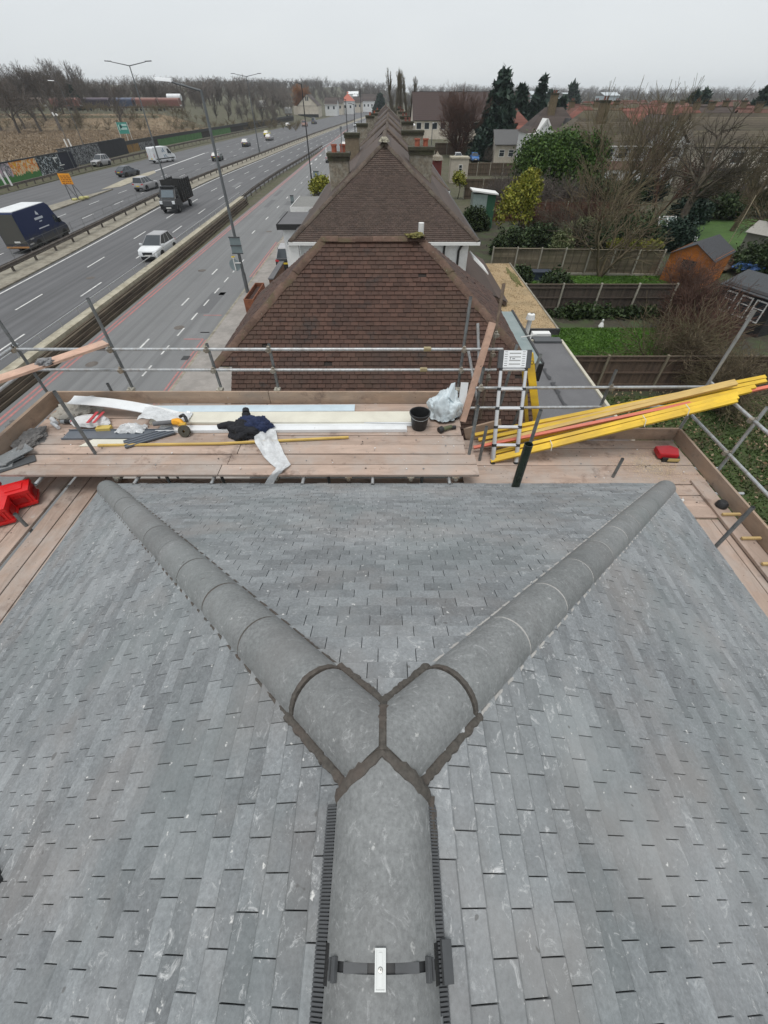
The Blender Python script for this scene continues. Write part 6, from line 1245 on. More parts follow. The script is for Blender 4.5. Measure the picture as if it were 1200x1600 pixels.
def tree_mesh(kind, seed, h, mat, mx=4, stems=1, r=None, tipk=1.):
    key = (kind, seed, h, mat.name, mx, stems, tipk)
    if key in _tm: return _tm[key]
    rg = random.Random(seed); st = dict(STY[kind]); st['tip'] *= tipk; out = [[], []]; f = {'sparse': .42, 'spread': .40, 'oval': .42, 'poplar': .62, 'shrub': .42, 'weep': .42}[kind]
    for s in range(stems):
        a = 6.283*s/stems+rg.random(); d = Vector((math.cos(a)*.45, math.sin(a)*.45, 1)) if stems > 1 else Vector((rg.uniform(-.06, .06), rg.uniform(-.06, .06), 1))
        grow(rg, out, (0, 0, -.1), d, h*f, r or h*.024/math.sqrt(stems), 0, mx, st)
    _tm[key] = (seg_mesh(kind+'_trunk', out[0], mat, 5), seg_mesh(kind+'_crown', out[1], mat, 3)); return _tm[key]
def plant_tree(name, label, loc, tm, rz=0., sc=1., group=None, cat='tree', tilt=None):
    t = thing(name, label, cat, loc, group); t.rotation_euler = (tilt[0] if tilt else 0, tilt[1] if tilt else 0, rz); t.scale = (sc, sc, sc) if not isinstance(sc, tuple) else sc
    obj('trunk', tm[0], t); obj('crown', tm[1], t); return t
def leaf_arrays(P, size, rg, jit=.4, ar=1.6, up=0.):
    n = len(P); d = rg.normal(size=(n, 3)); d[:, 2] += up; d /= np.linalg.norm(d, axis=1, keepdims=True); e = rg.normal(size=(n, 3)); e = np.cross(d, e); e /= np.linalg.norm(e, axis=1, keepdims=True)
    s = size*(1+jit*rg.uniform(-1, 1, (n, 1))); a = d*s*ar*.5; b = e*s*.5
    V = np.stack([P-a, P+b*.9-a*.1, P+a, P-b*.9-a*.1], 1).reshape(-1, 3); return V, np.arange(n*4).reshape(-1, 4)
def leaf_mesh(name, P, size, mat, seed=1, ar=1.6, up=0.): V, Fq = leaf_arrays(P, size, np.random.default_rng(seed), .4, ar, up); return np_mesh(name, V, Fq, mat)
def blob_points(n, cs, seed):               # cs: list of (centre, radii): leaf clumps in the outer part of each lobe
    rg = np.random.default_rng(seed); out = []
    for c, rd in cs:
        k = max(4, int(n/len(cs)/40)); u = rg.normal(size=(k, 3)); u /= np.linalg.norm(u, axis=1, keepdims=True); u[:, 2] = np.where(u[:, 2] < -.5, -u[:, 2], u[:, 2]); cc = np.array(c)+u*np.array(rd)*rg.uniform(.55, 1.02, (k, 1))
        q = np.repeat(cc, 40, 0); out.append(q+rg.normal(size=q.shape)*np.array(rd).mean()*.17)
    return np.concatenate(out)
def bushy(name, label, loc, cs, n, size, mat, seed, cat='bush', trunk_h=0, group=None, ar=1.6, bark=None):
    t = thing(name, label, cat, loc, group); P = blob_points(n, cs, seed); P[:, 2] = np.maximum(P[:, 2], .02); obj('foliage', leaf_mesh('foliage', P, size, mat, seed, ar), t)
    rg = random.Random(seed); segs = []
    for c, rd in cs:
        b = Vector((c[0], c[1], 0)); e = Vector(c); m_ = b.lerp(e, .5)+Vector((rg.uniform(-.2, .2), rg.uniform(-.2, .2), 0)); segs += [(*b, *m_, .07, .05), (*m_, *e, .05, .02)]
        for k in range(5): q = e+Vector((rg.uniform(-1, 1)*rd[0], rg.uniform(-1, 1)*rd[1], rg.uniform(-.3, 1)*rd[2]))*.8; segs.append((*m_, *q, .03, .01))
    obj('stem', seg_mesh('stem', segs, bark or M_BARK, 5), t); return t
def conifer(name, label, loc, h, r, n, size, mat, seed, group=None, lean=0.):
    rg = np.random.default_rng(seed); t = thing(name, label, 'tree', loc, group); k = n//30; z = 1-np.sqrt(rg.uniform(0, 1, k)); z = .06+.94*z; a = rg.uniform(0, 6.283, k); lay = .75+.35*np.sin(z*38+rg.uniform(0, 1)*6)*rg.uniform(.3, 1, k)
    rr = r*(1-z)**.8*lay*rg.uniform(.35, 1.05, k)+.12; C = np.stack([np.cos(a)*rr+lean*z*h, np.sin(a)*rr, z*h-.12*rr], 1); q = np.repeat(C, 30, 0); dr = np.repeat(np.stack([np.cos(a), np.sin(a), -.3+0*a], 1), 30, 0)
    P = q+dr*rg.uniform(-.5, .5, (len(q), 1))*r*.22+rg.normal(size=q.shape)*r*.05; obj('crown', leaf_mesh('crown', P, size, mat, seed, 2.2), t)
    m = seg_mesh('trunk', [(0, 0, -.1, lean*h*.5, 0, h*.5, h*.018, h*.012), (lean*h*.5, 0, h*.5, lean*h, 0, h*.97, h*.012, .02)], M_BARK, 7); obj('trunk', m, t); return t
# --- left: bare wood around the railway
rt = random.Random(21)
V1 = [tree_mesh('spread', 100+i, 15, M_BARKG, 4, tipk=2.4) for i in range(5)]+[tree_mesh('oval', 200+i, 15, M_BARKG, 3, tipk=3) for i in range(3)]
GW = 'bare trees of the wood around the railway embankment'
for k, (px, base, top, Y_) in enumerate(((8, 205, 92, 212), (44, 205, 88, 222), (76, 203, 82, 226), (112, 198, 108, 240), (20, 205, 100, 232), (92, 200, 96, 246), (178, 196, 118, 236), (132, 200, 112, 262), (225, 185, 112, 292), (245, 180, 116, 284), (60, 205, 90, 240), (-20, 205, 90, 226))):
    p = yp(px, 160, Y_); z = terrain(p.x, Y_); tz = yp(px, top, Y_).z; plant_tree('bare_tree', 'tall bare tree in front of the freight wagons', (p.x, Y_, z), V1[k % len(V1)], rt.uniform(0, 6), (tz-z)/13.5, group='bare trees standing before the train')
for j, (Y_, n, lo, hi) in enumerate(((288, 26, 10, 14.5), (312, 26, 12, 17), (345, 24, 14, 19))):
    for k in range(n):
        px = -40+485*(k+rt.uniform(-.35, .35))/n; p = yp(px, 160, Y_); z = terrain(p.x, Y_)
        if px > 300: z = terrain(p.x, Y_)
        hh = rt.uniform(lo, hi)*(1.2 if px < 150 else .70 if px < 240 else .56)
        plant_tree('bare_tree', 'bare grey brown tree of the wood behind the railway', (p.x, Y_+rt.uniform(-8, 8), z), rt.choice(V1), rt.uniform(0, 6), hh/14, group=GW)
# undergrowth mass of the wood and the far woods
def far_wood(name, label, pts, mat, h0, h1, seed, nb=26, w_=.5):
    rg = random.Random(seed); segs = []
    for x, y in pts:
        z = terrain(x, y); h = rg.uniform(h0, h1); segs.append((x, y, z-.2, x, y, z+h*.55, h*.02, h*.012)); tw = h*.006+y*.00006
        for k in range(nb):
            a = rg.uniform(0, 6.283); q = rg.uniform(.15, .75); r_0 = h*w_*rg.uniform(.3, .75); e = (x+math.cos(a)*r_0, y+math.sin(a)*r_0, z+h*(q+rg.uniform(.12, .34))); b = (x+rg.uniform(-.1, .1)*h*w_, y, z+h*q*.8)
            segs.append((*b, *e, tw*1.6, tw)); 
            for q2 in range(2): segs.append((*e, e[0]+rg.uniform(-.16, .16)*h, e[1]+rg.uniform(-.16, .16)*h, e[2]+rg.uniform(.02, .14)*h, tw, tw*.6))
    V, Fq = seg_arrays(segs, 3); tag(obj(name, np_mesh(name, V, Fq, mat)), label, 'woodland', kind='stuff')
rp = random.Random(5)
far_wood('scrub', 'mass of low bare scrub along the foot of the railway embankment', [(yp(rp.uniform(-30, 470), 170, y).x, y) for y in [rp.uniform(226, 262) for _ in range(170)]], M_BARKM, 1.5, 3.6, 3, 22, .9)
far_wood('woodland', 'mass of bare trees filling the wood behind the railway', [(yp(rp.uniform(-40, 462), 150, y).x, y) for y in [rp.uniform(330, 520) for _ in range(240)]], M_BARKG, 7, 11.5, 4, 22, .6)
far_wood('woodland', 'distant wooded hill beyond the far end of the road', [(yp(rp.uniform(300, 700), 150, y).x, y) for y in [rp.uniform(600, 1000) for _ in range(420)]], M_BARKG, 8, 13, 6, 18, .6)
far_wood('woodland', 'distant line of trees along the horizon on the right', [(yp(rp.uniform(640, 1260), 140, y).x, y) for y in [rp.uniform(700, 1500) for _ in range(650)]], M_BARKG, 9, 15, 7, 16, .7)
far_wood('woodland', 'mass of bare trees standing among the far roofs on the right', [(yp(rp.uniform(690, 1260), 150, y).x, y) for y in [rp.uniform(210, 520) for _ in range(150)]], M_BARKM, 5, 9, 8, 26, .6)
far_wood('woodland', 'pale hazy trees on the most distant ridge', [(yp(rp.uniform(-50, 1260), 140, y).x, y) for y in [rp.uniform(1600, 2700) for _ in range(700)]], M_BARKG, 14, 24, 9, 14, .9)
# heath: tussocks
rn = np.random.default_rng(3); n = 36000; yy = rn.uniform(84, 246, n); xx = -64.5-.06*np.maximum(0, yy-100)-rn.uniform(0, 1, n)**1.2*(60+yy*.55)
C = np.stack([xx, yy, [max(0, terrain(a_, b_))+.3 for a_, b_ in zip(xx, yy)]], 1); cl_ = np.repeat(C, 4, 0)+rn.normal(size=(n*4, 3))*np.array([.6, .6, .15]); tag(obj('heath_grass', leaf_mesh('heath_grass', cl_, .25, M_DRY, 4, 1.3, 1.2)), 'mass of dry brown grass and bracken covering the heath', 'grass', kind='stuff')
m = MB(); m.add([(-63.5, 62, .03), (-63.5, 100, .03), (-67, 126, .03), (-80, 134, .03), (-110, 133, .03), (-150, 128, .03), (-150, 118, .03), (-96, 112, .03), (-84, 90, .03), (-80, 62, .03)], [tuple(range(10))]); tag(m.build('dirt_track', M_SAND, recalc=False), kind='structure')
m = MB(); m.add([(x, y, terrain(x, y)+.05) for y in range(60, 252, 6) for x in range(-260, -63, 8)], [(j*25+i, j*25+i+1, (j+1)*25+i+1, (j+1)*25+i) for j in range(31) for i in range(24)]); tag(m.build('heath', M_HEATH, recalc=False, smooth=True), kind='structure')
# ---------------------------------------------------------------- gardens on the right
def sheet(name, x0, x1, y0, y1, z, mat): m = MB(); m.grid(lambda u, v: (x0+(x1-x0)*u, y0+(y1-y0)*v, z+.02*nz3(x0+8*u, y0+8*v)), 12, 12); return tag(m.build(name, mat, smooth=True, recalc=False), kind='structure')
sheet('garden_ground', 7.4, 60, -20, 62, .01, M_GARD)
sheet('lawn', 10.6, 24, 29.4, 36.4, .045, M_GRASS); sheet('lawn', 8.5, 18.2, 18.6, 25.9, .045, M_GRASS); sheet('lawn', 6.5, 32, -8, 17.6, .045, plain('leafy_grass', (.045, .07, .018), .95, 0, .4, 8, .6, 0, col2=(.06, .045, .025), s2=1.1, amt=.8)); sheet('lawn', 30, 46, 38, 58, .045, M_GRASS)
def blades(name, label, x0, x1, y0, y1, n, sz, seed, mat): rn = np.random.default_rng(seed); P = np.stack([rn.uniform(x0, x1, n), rn.uniform(y0, y1, n), .06+0*rn.uniform(0, 1, n)], 1); tag(obj(name, leaf_mesh(name, P, sz, mat, seed, 2.2, 1.5)), label, 'grass', kind='stuff')
M_BLADE = mat_leaf('grass_blade', (.05, .125, .012), (.10, .195, .03))
blades('grass', 'short green grass of the lawn behind the leaning shrub', 8.6, 18.1, 18.7, 25.8, 26000, .07, 5, M_BLADE); blades('grass', 'short green grass of the lawn in front of the panel fence', 10.7, 23.9, 29.5, 36.3, 20000, .09, 6, M_BLADE); blades('grass', 'patchy grass of the garden below the right scaffold rails', 8.5, 24, 2, 17.4, 26000, .09, 7, mat_leaf('dull_blade', (.035, .06, .015), (.07, .10, .03)))
rn = np.random.default_rng(9); P = np.stack([rn.uniform(8, 24, 2600), rn.uniform(2, 17.3, 2600), .08+0*rn.uniform(0, 1, 2600)], 1); tag(obj('leaf_litter', leaf_mesh('leaf_litter', P, .10, M_LITTER, 3, 1.3, 0)), 'scattered pale fallen leaves on the grass below the scaffold', 'fallen leaves', kind='stuff')
P = np.stack([rn.uniform(11, 27, 2500), rn.uniform(13.5, 22, 2500), .08+0*rn.uniform(0, 1, 2500)], 1); tag(obj('leaf_litter', leaf_mesh('leaf_litter', P, .09, M_LITTER, 8, 1.3, 0)), 'fallen leaves lying under the bare shrubs beside the fence', 'fallen leaves', kind='stuff')
def fence(name, label, x0, x1, y, h, bay, mat, style, post=M_POST, y1=None, ph=.1, rail_top=False):
    t = thing(name, label, 'fence', (x0, y, 0)); n = max(1, round((x1-x0)/bay)); y1 = y if y1 is None else y1; rf = random.Random(int(y*10))
    for i in range(n):
        a, b = x0+(x1-x0)*i/n, x0+(x1-x0)*(i+1)/n; ya, yb = y+(y1-y)*i/n, y+(y1-y)*(i+1)/n; m = MB()
        if style == 'lap':
            k = 11
            for q in range(k):
                z = .12+(h-.14)*q/k; hh = (h-.14)/k; rr = rf.random()+.001; m.hexa([(a+.05, ya+.01, z), (b-.05, yb+.01, z), (b-.05, yb+.035, z), (a+.05, ya+.035, z), (a+.05, ya+.03, z+hh*1.12), (b-.05, yb+.03, z+hh*1.12), (b-.05, yb+.045, z+hh*1.12), (a+.05, ya+.045, z+hh*1.12)], 0, rr)
            for f in (.06, .36, .66, .94): x_ = a+(b-a)*f; yy_ = ya+(yb-ya)*f; m.mm(x_-.025, x_+.025, yy_-.03, yy_+.01, .1, h)
            m.mm(a+.04, b-.04, min(ya, yb)-.02, max(ya, yb)+.05, h, h+.03)
        else:
            k = int((b-a)/.125)
            for q in range(k): u0, u1 = a+(b-a)*q/k, a+(b-a)*(q+1)/k; m.hexa([(u0, ya, .15), (u1, ya+.012, .15), (u1, ya+.03, .15), (u0, ya+.02, .15), (u0, ya, h+rf.uniform(-.01, .01)), (u1, ya+.012, h), (u1, ya+.03, h), (u0, ya+.02, h)], 0, rf.random()+.001)
            for z in (.35, h*.55, h-.2): m.mm(a, b, ya-.05, ya-.002, z, z+.07)
        m.build('fence_panel', mat, t, recalc=False)
        m = MB(); m.mm(a, b, min(ya, yb)-.02, max(ya, yb)+.04, 0, .14); m.build('gravel_board', M_POST if style == 'lap' else mat, t)
    for i in range(n+1):
        a = x0+(x1-x0)*i/n; ya = y+(y1-y)*i/n; m = MB(); m.mm(a-ph/2, a+ph/2, ya-.09, ya+.03, 0, h+.12); m.build('post', post, t)
    if rail_top: m = MB(); m.mm(x0, x1, y-.04, y+.06, h+.02, h+.06); m.build('capping', M_FENCE, t)
    return t
MF = lambda nm, c, c2: plain(nm, c, .92, 0, .25, 5, .3, .3, stretch=(2, 2, .4), col2=c2, s2=.8)
fence('panel_fence', 'grey brown lap panel fence with pale concrete posts behind the upper lawn', 8.6, 22.0, 37.4, 1.75, 1.9, MF('grey_lap_fence', (.15, .125, .085), (.11, .105, .06)), 'lap', y1=36.6)
fence('board_fence', 'dark vertical board fence with pale posts behind the lower lawn', 9.0, 18.8, 28.4, 1.75, 2.75, MF('dark_close_board', (.075, .058, .046), (.10, .085, .065)), 'close', rail_top=True)
fence('board_fence', 'brown board fence behind the bare shrubs nearest the felt roof', 7.6, 27, 18.1, 1.75, 2.6, MF('brown_close_board', (.10, .068, .048), (.07, .05, .04)), 'close', post=MF('timber_post', (.2, .17, .12), (.14, .12, .09)), rail_top=True)
fence('board_fence', 'red brown board fence behind the yellow green tree', 10.5, 26, 57.2, 1.8, 2.4, M_FENCER, 'close', post=M_POST, rail_top=True)
fence('board_fence', 'weathered brown fence behind the slender lamp with brown panels', 11, 24, 72, 2.2, 2.4, M_FENCE, 'close'); fence('board_fence', 'grey fence in front of the parked blue hatchback', 12, 26, 96, 1.8, 2.4, M_FENCE, 'close'); fence('board_fence', 'long grey fence behind the blue and white parked cars', 12, 30, 134, 2.2, 3, M_FENCE, 'close')
# shed, summer house, greenhouse, small stores
def shed(name, label, c, rz, w_, l_, eh, rh, wallm, roofm, cat='shed'):
    t = thing(name, label, cat, (0, 0, 0)); n = int(eh/.13)
    for k in range(n):
        for (x0, x1, y0, y1) in ((-w_/2, w_/2, -l_/2-.012, -l_/2), (-w_/2, w_/2, l_/2, l_/2+.012), (-w_/2-.012, -w_/2, -l_/2, l_/2), (w_/2, w_/2+.012, -l_/2, l_/2)):
            m = MB(); m.mm(x0, x1, y0, y1, .05+k*.13, .05+k*.13+.122); m.r = [.01+.98*((k*.37+x0) % 1)]*6; m.build('board', wallm, t)
    m = MB(); m.mm(-w_/2+.003, w_/2-.003, -l_/2+.003, l_/2-.003, .02, eh); m.prism([(-w_/2, -l_/2, eh), (w_/2, -l_/2, eh), (0, -l_/2, rh)], (0, l_, 0)); m.build('wall', wallm, t)
    for sx in (-1, 1): m = MB(); m.loft([[(sx*(w_/2+.15), y, eh-.1), (0, y, rh+.02), (0, y, rh+.06), (sx*(w_/2+.15), y, eh-.06)] for y in (-l_/2-.15, l_/2+.15)]); m.build('roof_sheet', roofm, t)
    t.location = c; t.rotation_euler = (0, 0, rz); LOCAL.add(t.name); return t
M_SHED = plain('orange_stain', (.42, .135, .02), .7, 0, .25, 6, .2, .15, stretch=(.4, .4, 3), col2=(.3, .09, .015), s2=1)
t = shed('garden_shed', 'orange stained garden shed with dark felt roof at the end of the upper lawn', (24.3, 35.6, 0), R(-48), 3.0, 4.2, 1.95, 2.7, M_SHED, plain('shed_felt', (.045, .047, .052), .9, 0, .3, 9, .4))
m = MB(); m.mm(-.5, .5, -2.14, -2.12, 1.05, 1.7); m.build('window', M_GLASS, t); m = MB(); m.mm(-.58, .58, -2.15, -2.13, 1.7, 1.76); m.mm(-.58, .58, -2.15, -2.13, 1.0, 1.05); m.mm(-.58, -.5, -2.15, -2.13, 1.0, 1.76); m.mm(.5, .58, -2.15, -2.13, 1.0, 1.76); m.build('window_frame', M_SHED, t)
M_DSH = plain('black_stained_boards', (.022, .022, .023), .8, 0, .3, 6, .2, .2)
t = shed('summer_house', 'black stained summer house with white framed windows and doors', (23.5, 26.7, 0), R(22), 3.6, 3.4, 2.1, 2.6, M_DSH, plain('summer_felt', (.06, .065, .07), .9, 0, .2, 9, .3), 'summer house')
def wframe(t, x0, x1, z0, z1, y, mat=M_UPVC, sx=None, q=.07, bars=1):
    m = MB(); B = lambda a, b, c, d: (m.mm(a, b, y-.03, y, c, d) if sx is None else m.mm(sx-.03, sx, a, b, c, d))
    B(x0, x1, z0, z0+q); B(x0, x1, z1-q, z1); B(x0, x0+q, z0+q, z1-q); B(x1-q, x1, z0+q, z1-q)
    if bars: B(x0+q, x1-q, (z0+z1*1.6)/2.6-.02, (z0+z1*1.6)/2.6+.02)
    f = m.build('window', mat, t); m = MB()
    if sx is None: m.mm(x0+q/2, x1-q/2, y-.012, y-.004, z0+q/2, z1-q/2)
    else: m.mm(sx-.012, sx-.004, x0+q/2, x1-q/2, z0+q/2, z1-q/2)
    m.build('pane', M_GLASS, f); return f
for a, b, c, d in ((-1.5, -.95, .9, 1.85), (-.75, .0, .15, 1.95), (.05, .8, .15, 1.95), (1.0, 1.5, .9, 1.85)): wframe(t, a, b, c, d, -1.715)
for a, b in ((-1.3, -.6), (-.4, .3), (.6, 1.3)): wframe(t, a, b, .7, 1.85, 0, sx=-1.815)
t = thing('greenhouse_frame', 'white framed glass cold frame leaning among the dark hedges', 'cold frame', (27, 46.5, .9)); m = MB()
for a in (0, 1, 2): m.beam((26.2+a*.8, 45.9, .9), (26.2+a*.8, 46.9, 2.2), .07, .07)
for f in (0, .55, 1): m.beam((26.2, 45.9+f, .9+1.3*f), (27.8, 45.9+f, .9+1.3*f), .07, .07)
m.build('frame', M_UPVC, t); m = MB(); m.add([(26.2, 45.92, .9), (27.8, 45.92, .9), (27.8, 46.92, 2.2), (26.2, 46.92, 2.2)], [(0, 1, 2, 3)]); m.build('glass', plain('green_glass', (.16, .2, .19), .2), t); m = MB(); m.mm(26.2, 27.8, 46.9, 48, 0, 1.9); m.build('base', M_FENCED, t)
t = shed('garden_store', 'grey metal garden store half hidden by trees at the right edge', (33.5, 41.5, 0), R(30), 2.4, 2.6, 2.0, 2.6, plain('grey_store', (.17, .165, .14), .8), plain('pale_store_roof', (.32, .31, .28), .7), 'shed')
t = thing('plastic_store', 'pale green plastic garden store with white lid and dark green side', 'garden store', (10.9, 57, 0)); a = yp(738, 345, 54); m = MB(); m.mm(a.x-.3, a.x+1.2, 53.4, 55, 0, 3.0); m.build('body', plain('pale_green_store', (.3, .37, .35), .6), t); m = MB(); m.mm(a.x+1.2, a.x+2.1, 53.45, 55, 0, 2.95); m.build('side', plain('dark_green_store', (.03, .11, .06), .6), t); m = MB(); m.prism([(a.x-.5, 53.2, 3.25), (a.x+2.3, 53.2, 2.95), (a.x+2.3, 55.3, 2.95), (a.x-.5, 55.3, 3.25)], (0, 0, .12)); m.build('lid', M_UPVC, t)
t = thing('storage_box', 'dark blue storage box on the upper lawn by the panel fence', 'storage box', (12.0, 34.9, .05)); m = MB(); m.mm(11.3, 12.9, 35.0, 35.7, .05, .62); m.build('body', flat('blue_black_box', (.02, .03, .05), .5), t, bevel=.03); m = MB(); m.mm(11.25, 12.95, 34.95, 35.75, .63, .72); m.build('lid', flat('blue_black_lid', (.03, .04, .06), .5), t, bevel=.02)
m = MB(); m.lathe([(.0, .55), (.05, .52), (.07, .44), (.05, .36), (.11, .28), (.17, .1), (.13, 0)], gp(938, 512)-Z*.02, 10); tag(m.build('garden_statue', M_UPVC, smooth=True), 'small white garden statue at the edge of the lower lawn', 'statue')
m = MB(); c = gp(896, 385); m.lathe([(0, .9), (.3, .8), (.35, .4), (.2, 0)], c, 10); tag(m.build('garden_urn', plain('pale_urn', (.5, .5, .47)), smooth=True), 'pale garden urn beside the variegated dome', 'urn')
m = MB(); c = gp(963, 382); m.lathe([(0, 1.3), (.15, 1.2), (.2, .9), (.3, .4), (.25, 0)], c, 10); tag(m.build('garden_ornament', M_UPVC, smooth=True), 'white ornament among the dark hedges behind the golden hedge', 'ornament')
m = MB(); a = gp(1130, 396); m.tube(a, (a.x+.2, a.y, 4.3), .035, n=6); tag(m.build('wooden_pole', plain('pale_pole', (.38, .32, .22))), 'slim pale pole standing beside the rubbish heap', 'pole')
lump((29, 38.4, .3), 1.8, 1.2, .8, 2.2, .6).build('rubbish_heap', plain('brown_heap', (.12, .085, .06), .95, 0, .6, 6, .6)); tag(bpy.data.objects['rubbish_heap'], 'brown garden rubbish heap behind the orange shed', 'heap')
lump((29.2, 36.6, .6), .8, .5, .4, 7.2, .7).build('tarpaulin', plain('blue_sheet', (.06, .14, .35), .5)); tag(bpy.data.objects['tarpaulin'], 'crumpled blue sheet behind the orange shed', 'tarpaulin')
m = MB(); m.lathe([(0, .5), (.3, .4), (.32, 0)], gp(1082, 378), 12); m2 = m; tag(m2.build('white_tub', M_UPVC, smooth=True), 'white tub behind the roof of the orange shed', 'tub')
# bushes and hedges
bushy('evergreen_bush', 'large bright green evergreen bush, tallest mass in the gardens', (0, 0, 0), [((19.0, 65, 4.2), (3.0, 2.5, 2.6)), ((21.6, 64, 4.5), (2.9, 2.6, 2.5)), ((24.3, 64, 4.5), (2.0, 2.2, 2.3)), ((23.2, 62.5, 2.4), (2.2, 2.0, 2.0)), ((20.0, 65.5, 5.4), (1.6, 1.6, 1.3))], 60000, .19, M_LEAFG, 12)
bushy('dark_shrub', 'dark green shrub filling the gap below the bright evergreen bush', (0, 0, 0), [((24.5, 60.5, 1.8), (2.6, 1.6, 1.6)), ((27, 60.5, 1.4), (1.8, 1.4, 1.4))], 9000, .24, M_HEDGE, 14)
bushy('yellow_green_tree', 'small yellow green leafy tree before the red brown fence', (0, 0, 0), [((12.6, 46.8, 3.6), (1.6, 1.3, 1.3)), ((12.2, 46.5, 2.5), (1.8, 1.4, 1.3)), ((13.2, 46.9, 4.6), (.9, .9, .9))], 6500, .16, M_LEAFY, 15, 'tree')
for k, (x, y, z, a, b, c, mt, lb, nn) in enumerate(((11.2, 42.6, .9, 1.4, 1.2, 1.2, M_HEDGE, 'dark rounded hedge left of the yellow green tree', 5000), (14.2, 43.4, 1.0, 1.8, 1.3, 1.2, M_HEDGE, 'low dark hedge behind the wavy topped fence panel', 6500), (18.4, 41.8, 1.2, 2.0, 1.3, 1.2, M_HEDGE, 'dark hedge behind the multi stemmed tree', 6500), (22.2, 43.2, 1.6, 2.6, 1.5, 1.5, M_HEDGE, 'broad dark hedge left of the cold frame', 8500), (26.8, 44.2, 1.2, 2.0, 1.3, 1.2, M_LEAFD, 'blue green conifer hedge below the cold frame', 7000), (30.5, 37.0, 1.0, 2.2, 1.6, 1.1, M_HEDGE, 'dark hedge behind the black summer house', 6500), (9.6, 52.5, .9, 1.3, 1.2, 1.2, M_HEDGE, 'dark bush beside the pale green garden store', 4500), (11.4, 29.6, 1.0, 1.4, .8, 1.1, M_HEDGE, 'leafy dark shrub at the left end of the dark board fence', 5000), (10.4, 34.6, .5, .8, .7, .8, M_HEDGE, 'small dark shrub at the left end of the panel fence', 2500), (13.4, 27.7, .3, 2.4, .4, .35, M_HEDGE, 'row of low plants below the dark board fence', 3000), (16.6, 27.6, .3, 1.6, .4, .3, M_HEDGE, 'low plants right of the dried palm', 2000))):
    bushy('hedge', lb, (0, 0, 0), [((x, y, z), (a, b, c)), ((x+a*.4, y, z*.7), (a*.7, b*.8, c*.8)), ((x-a*.4, y+.1, z*.7), (a*.7, b*.8, c*.8))], nn, .15, mt, 30+k, 'hedge')
bushy('golden_hedge', 'clipped golden yellow hedge above the right end of the panel fence', (0, 0, 0), [((18.6+.8*i, 38.3-.05*i, 1.75), (.6, .5, .32)) for i in range(5)], 7000, .11, M_LEAFY, 50, 'hedge'); bushy('golden_shrub', 'round golden variegated shrub behind the multi stemmed tree', (0, 0, 0), [((18.2, 44.6, 1.7), (1.3, .8, .7))], 2500, .13, M_LEAFP, 51)
bushy('variegated_dome', 'clipped dome of pale variegated leaves behind the panel fence', (0, 0, 0), [((14.7, 39.2, 1.5), (.85, .8, 1.0)), ((14.7, 39.2, .7), (.9, .8, .6))], 6500, .11, M_LEAFP, 52)
bushy('roadside_bush', 'bright yellow green bush on the service road side of the terrace', (0, 0, 0), [((-9.7, 74.5, 1.0), (1.3, 2.2, 1.0))], 3500, .2, M_LEAFY, 53); bushy('garden_shrub', 'small yellow flowering shrub behind the terrace roof', (0, 0, 0), [((10.2, 72, 2.0), (.9, .9, .9))], 1500, .18, M_LEAFY, 54)
t = thing('dried_palm', 'dried straw coloured palm in the bed below the dark board fence', 'palm', (13.4, 27.2, 0)); rq = random.Random(3); sg = []
for k in range(90): a = rq.uniform(0, 6.28); e = rq.uniform(.2, 1.0); q = (13.4+.6*e*math.cos(a), 27.2+.6*e*math.sin(a), 1.5+rq.uniform(-.5, .9)*(1.2-e)); sg += [(13.4, 27.2, 1.3, *q, .02, .015), (*q, q[0]+.25*math.cos(a), q[1]+.25*math.sin(a), q[2]-.5, .015, .006)]
obj('frond', seg_mesh('frond', sg, M_DRYP, 3), t); obj('trunk', seg_mesh('trunk', [(13.4, 27.2, 0, 13.4, 27.2, 1.4, .16, .1)], M_BARKM, 7), t)
# garden trees
plant_tree('multi_stem_tree', 'mossy multi stemmed bare tree in front of the panel fence', (17.3, 36.2, 0), tree_mesh('spread', 310, 7.4, M_BARKM, 3, 3, r=.13, tipk=1.5), .4, 1.0)
plant_tree('bare_tree', 'dark bare tree left of the multi stemmed one behind the panel fence', (16.2, 41.0, 0), tree_mesh('spread', 312, 6.5, M_BARK, 3, 2, tipk=1.3), 1.2, 1.0)
plant_tree('bare_tree', 'bare brown tree rising behind the golden hedge', (20.5, 46.5, 0), tree_mesh('sparse', 313, 9, M_BARKM, 3, 3, tipk=1.3), 2.2, 1.0)
plant_tree('leaning_tree', 'dark old tree leaning to the right above the cold frame', (29.6, 49.0, 0), tree_mesh('spread', 320, 12.5, M_BARK, 4, 1, r=.42, tipk=1.1), .6, 1.1, tilt=(0, R(24)))
for k, (x, y, h, kd, mt, st, lb, s_) in enumerate(((24.5, 54, 11.5, 'sparse', M_BARKM, 2, 'tall upright bare tree with thin shoots above the white house', 321), (34.5, 43.5, 9.5, 'spread', M_BARKM, 1, 'mossy bare tree at the right edge above the grey store', 322), (31.0, 34.0, 8.0, 'spread', M_BARKM, 2, 'tangled bare tree behind the black summer house', 323), (37.5, 52.0, 10, 'spread', M_BARKM, 1, 'bare spreading tree far right in front of the long roof', 324), (27.5, 62.0, 12.5, 'sparse', M_BARKM, 2, 'tall bare tree with bent shoots rising above the skyline', 325), (41, 61, 9, 'sparse', M_BARKM, 2, 'bare tree at the right edge by the long roofed house', 326), (32, 58, 8.5, 'sparse', M_BARKR, 2, 'brown twiggy tree between the white houses', 327), (36, 38.5, 8.0, 'spread', M_BARKM, 2, 'bare mossy tree over the pale store roof', 328))):
    plant_tree('bare_tree', lb, (x, y, 0), tree_mesh(kd, s_, h, mt, 4 if kd == 'spread' and st == 1 else 3, st, tipk=1.7), rt.uniform(0, 6), 1.05)
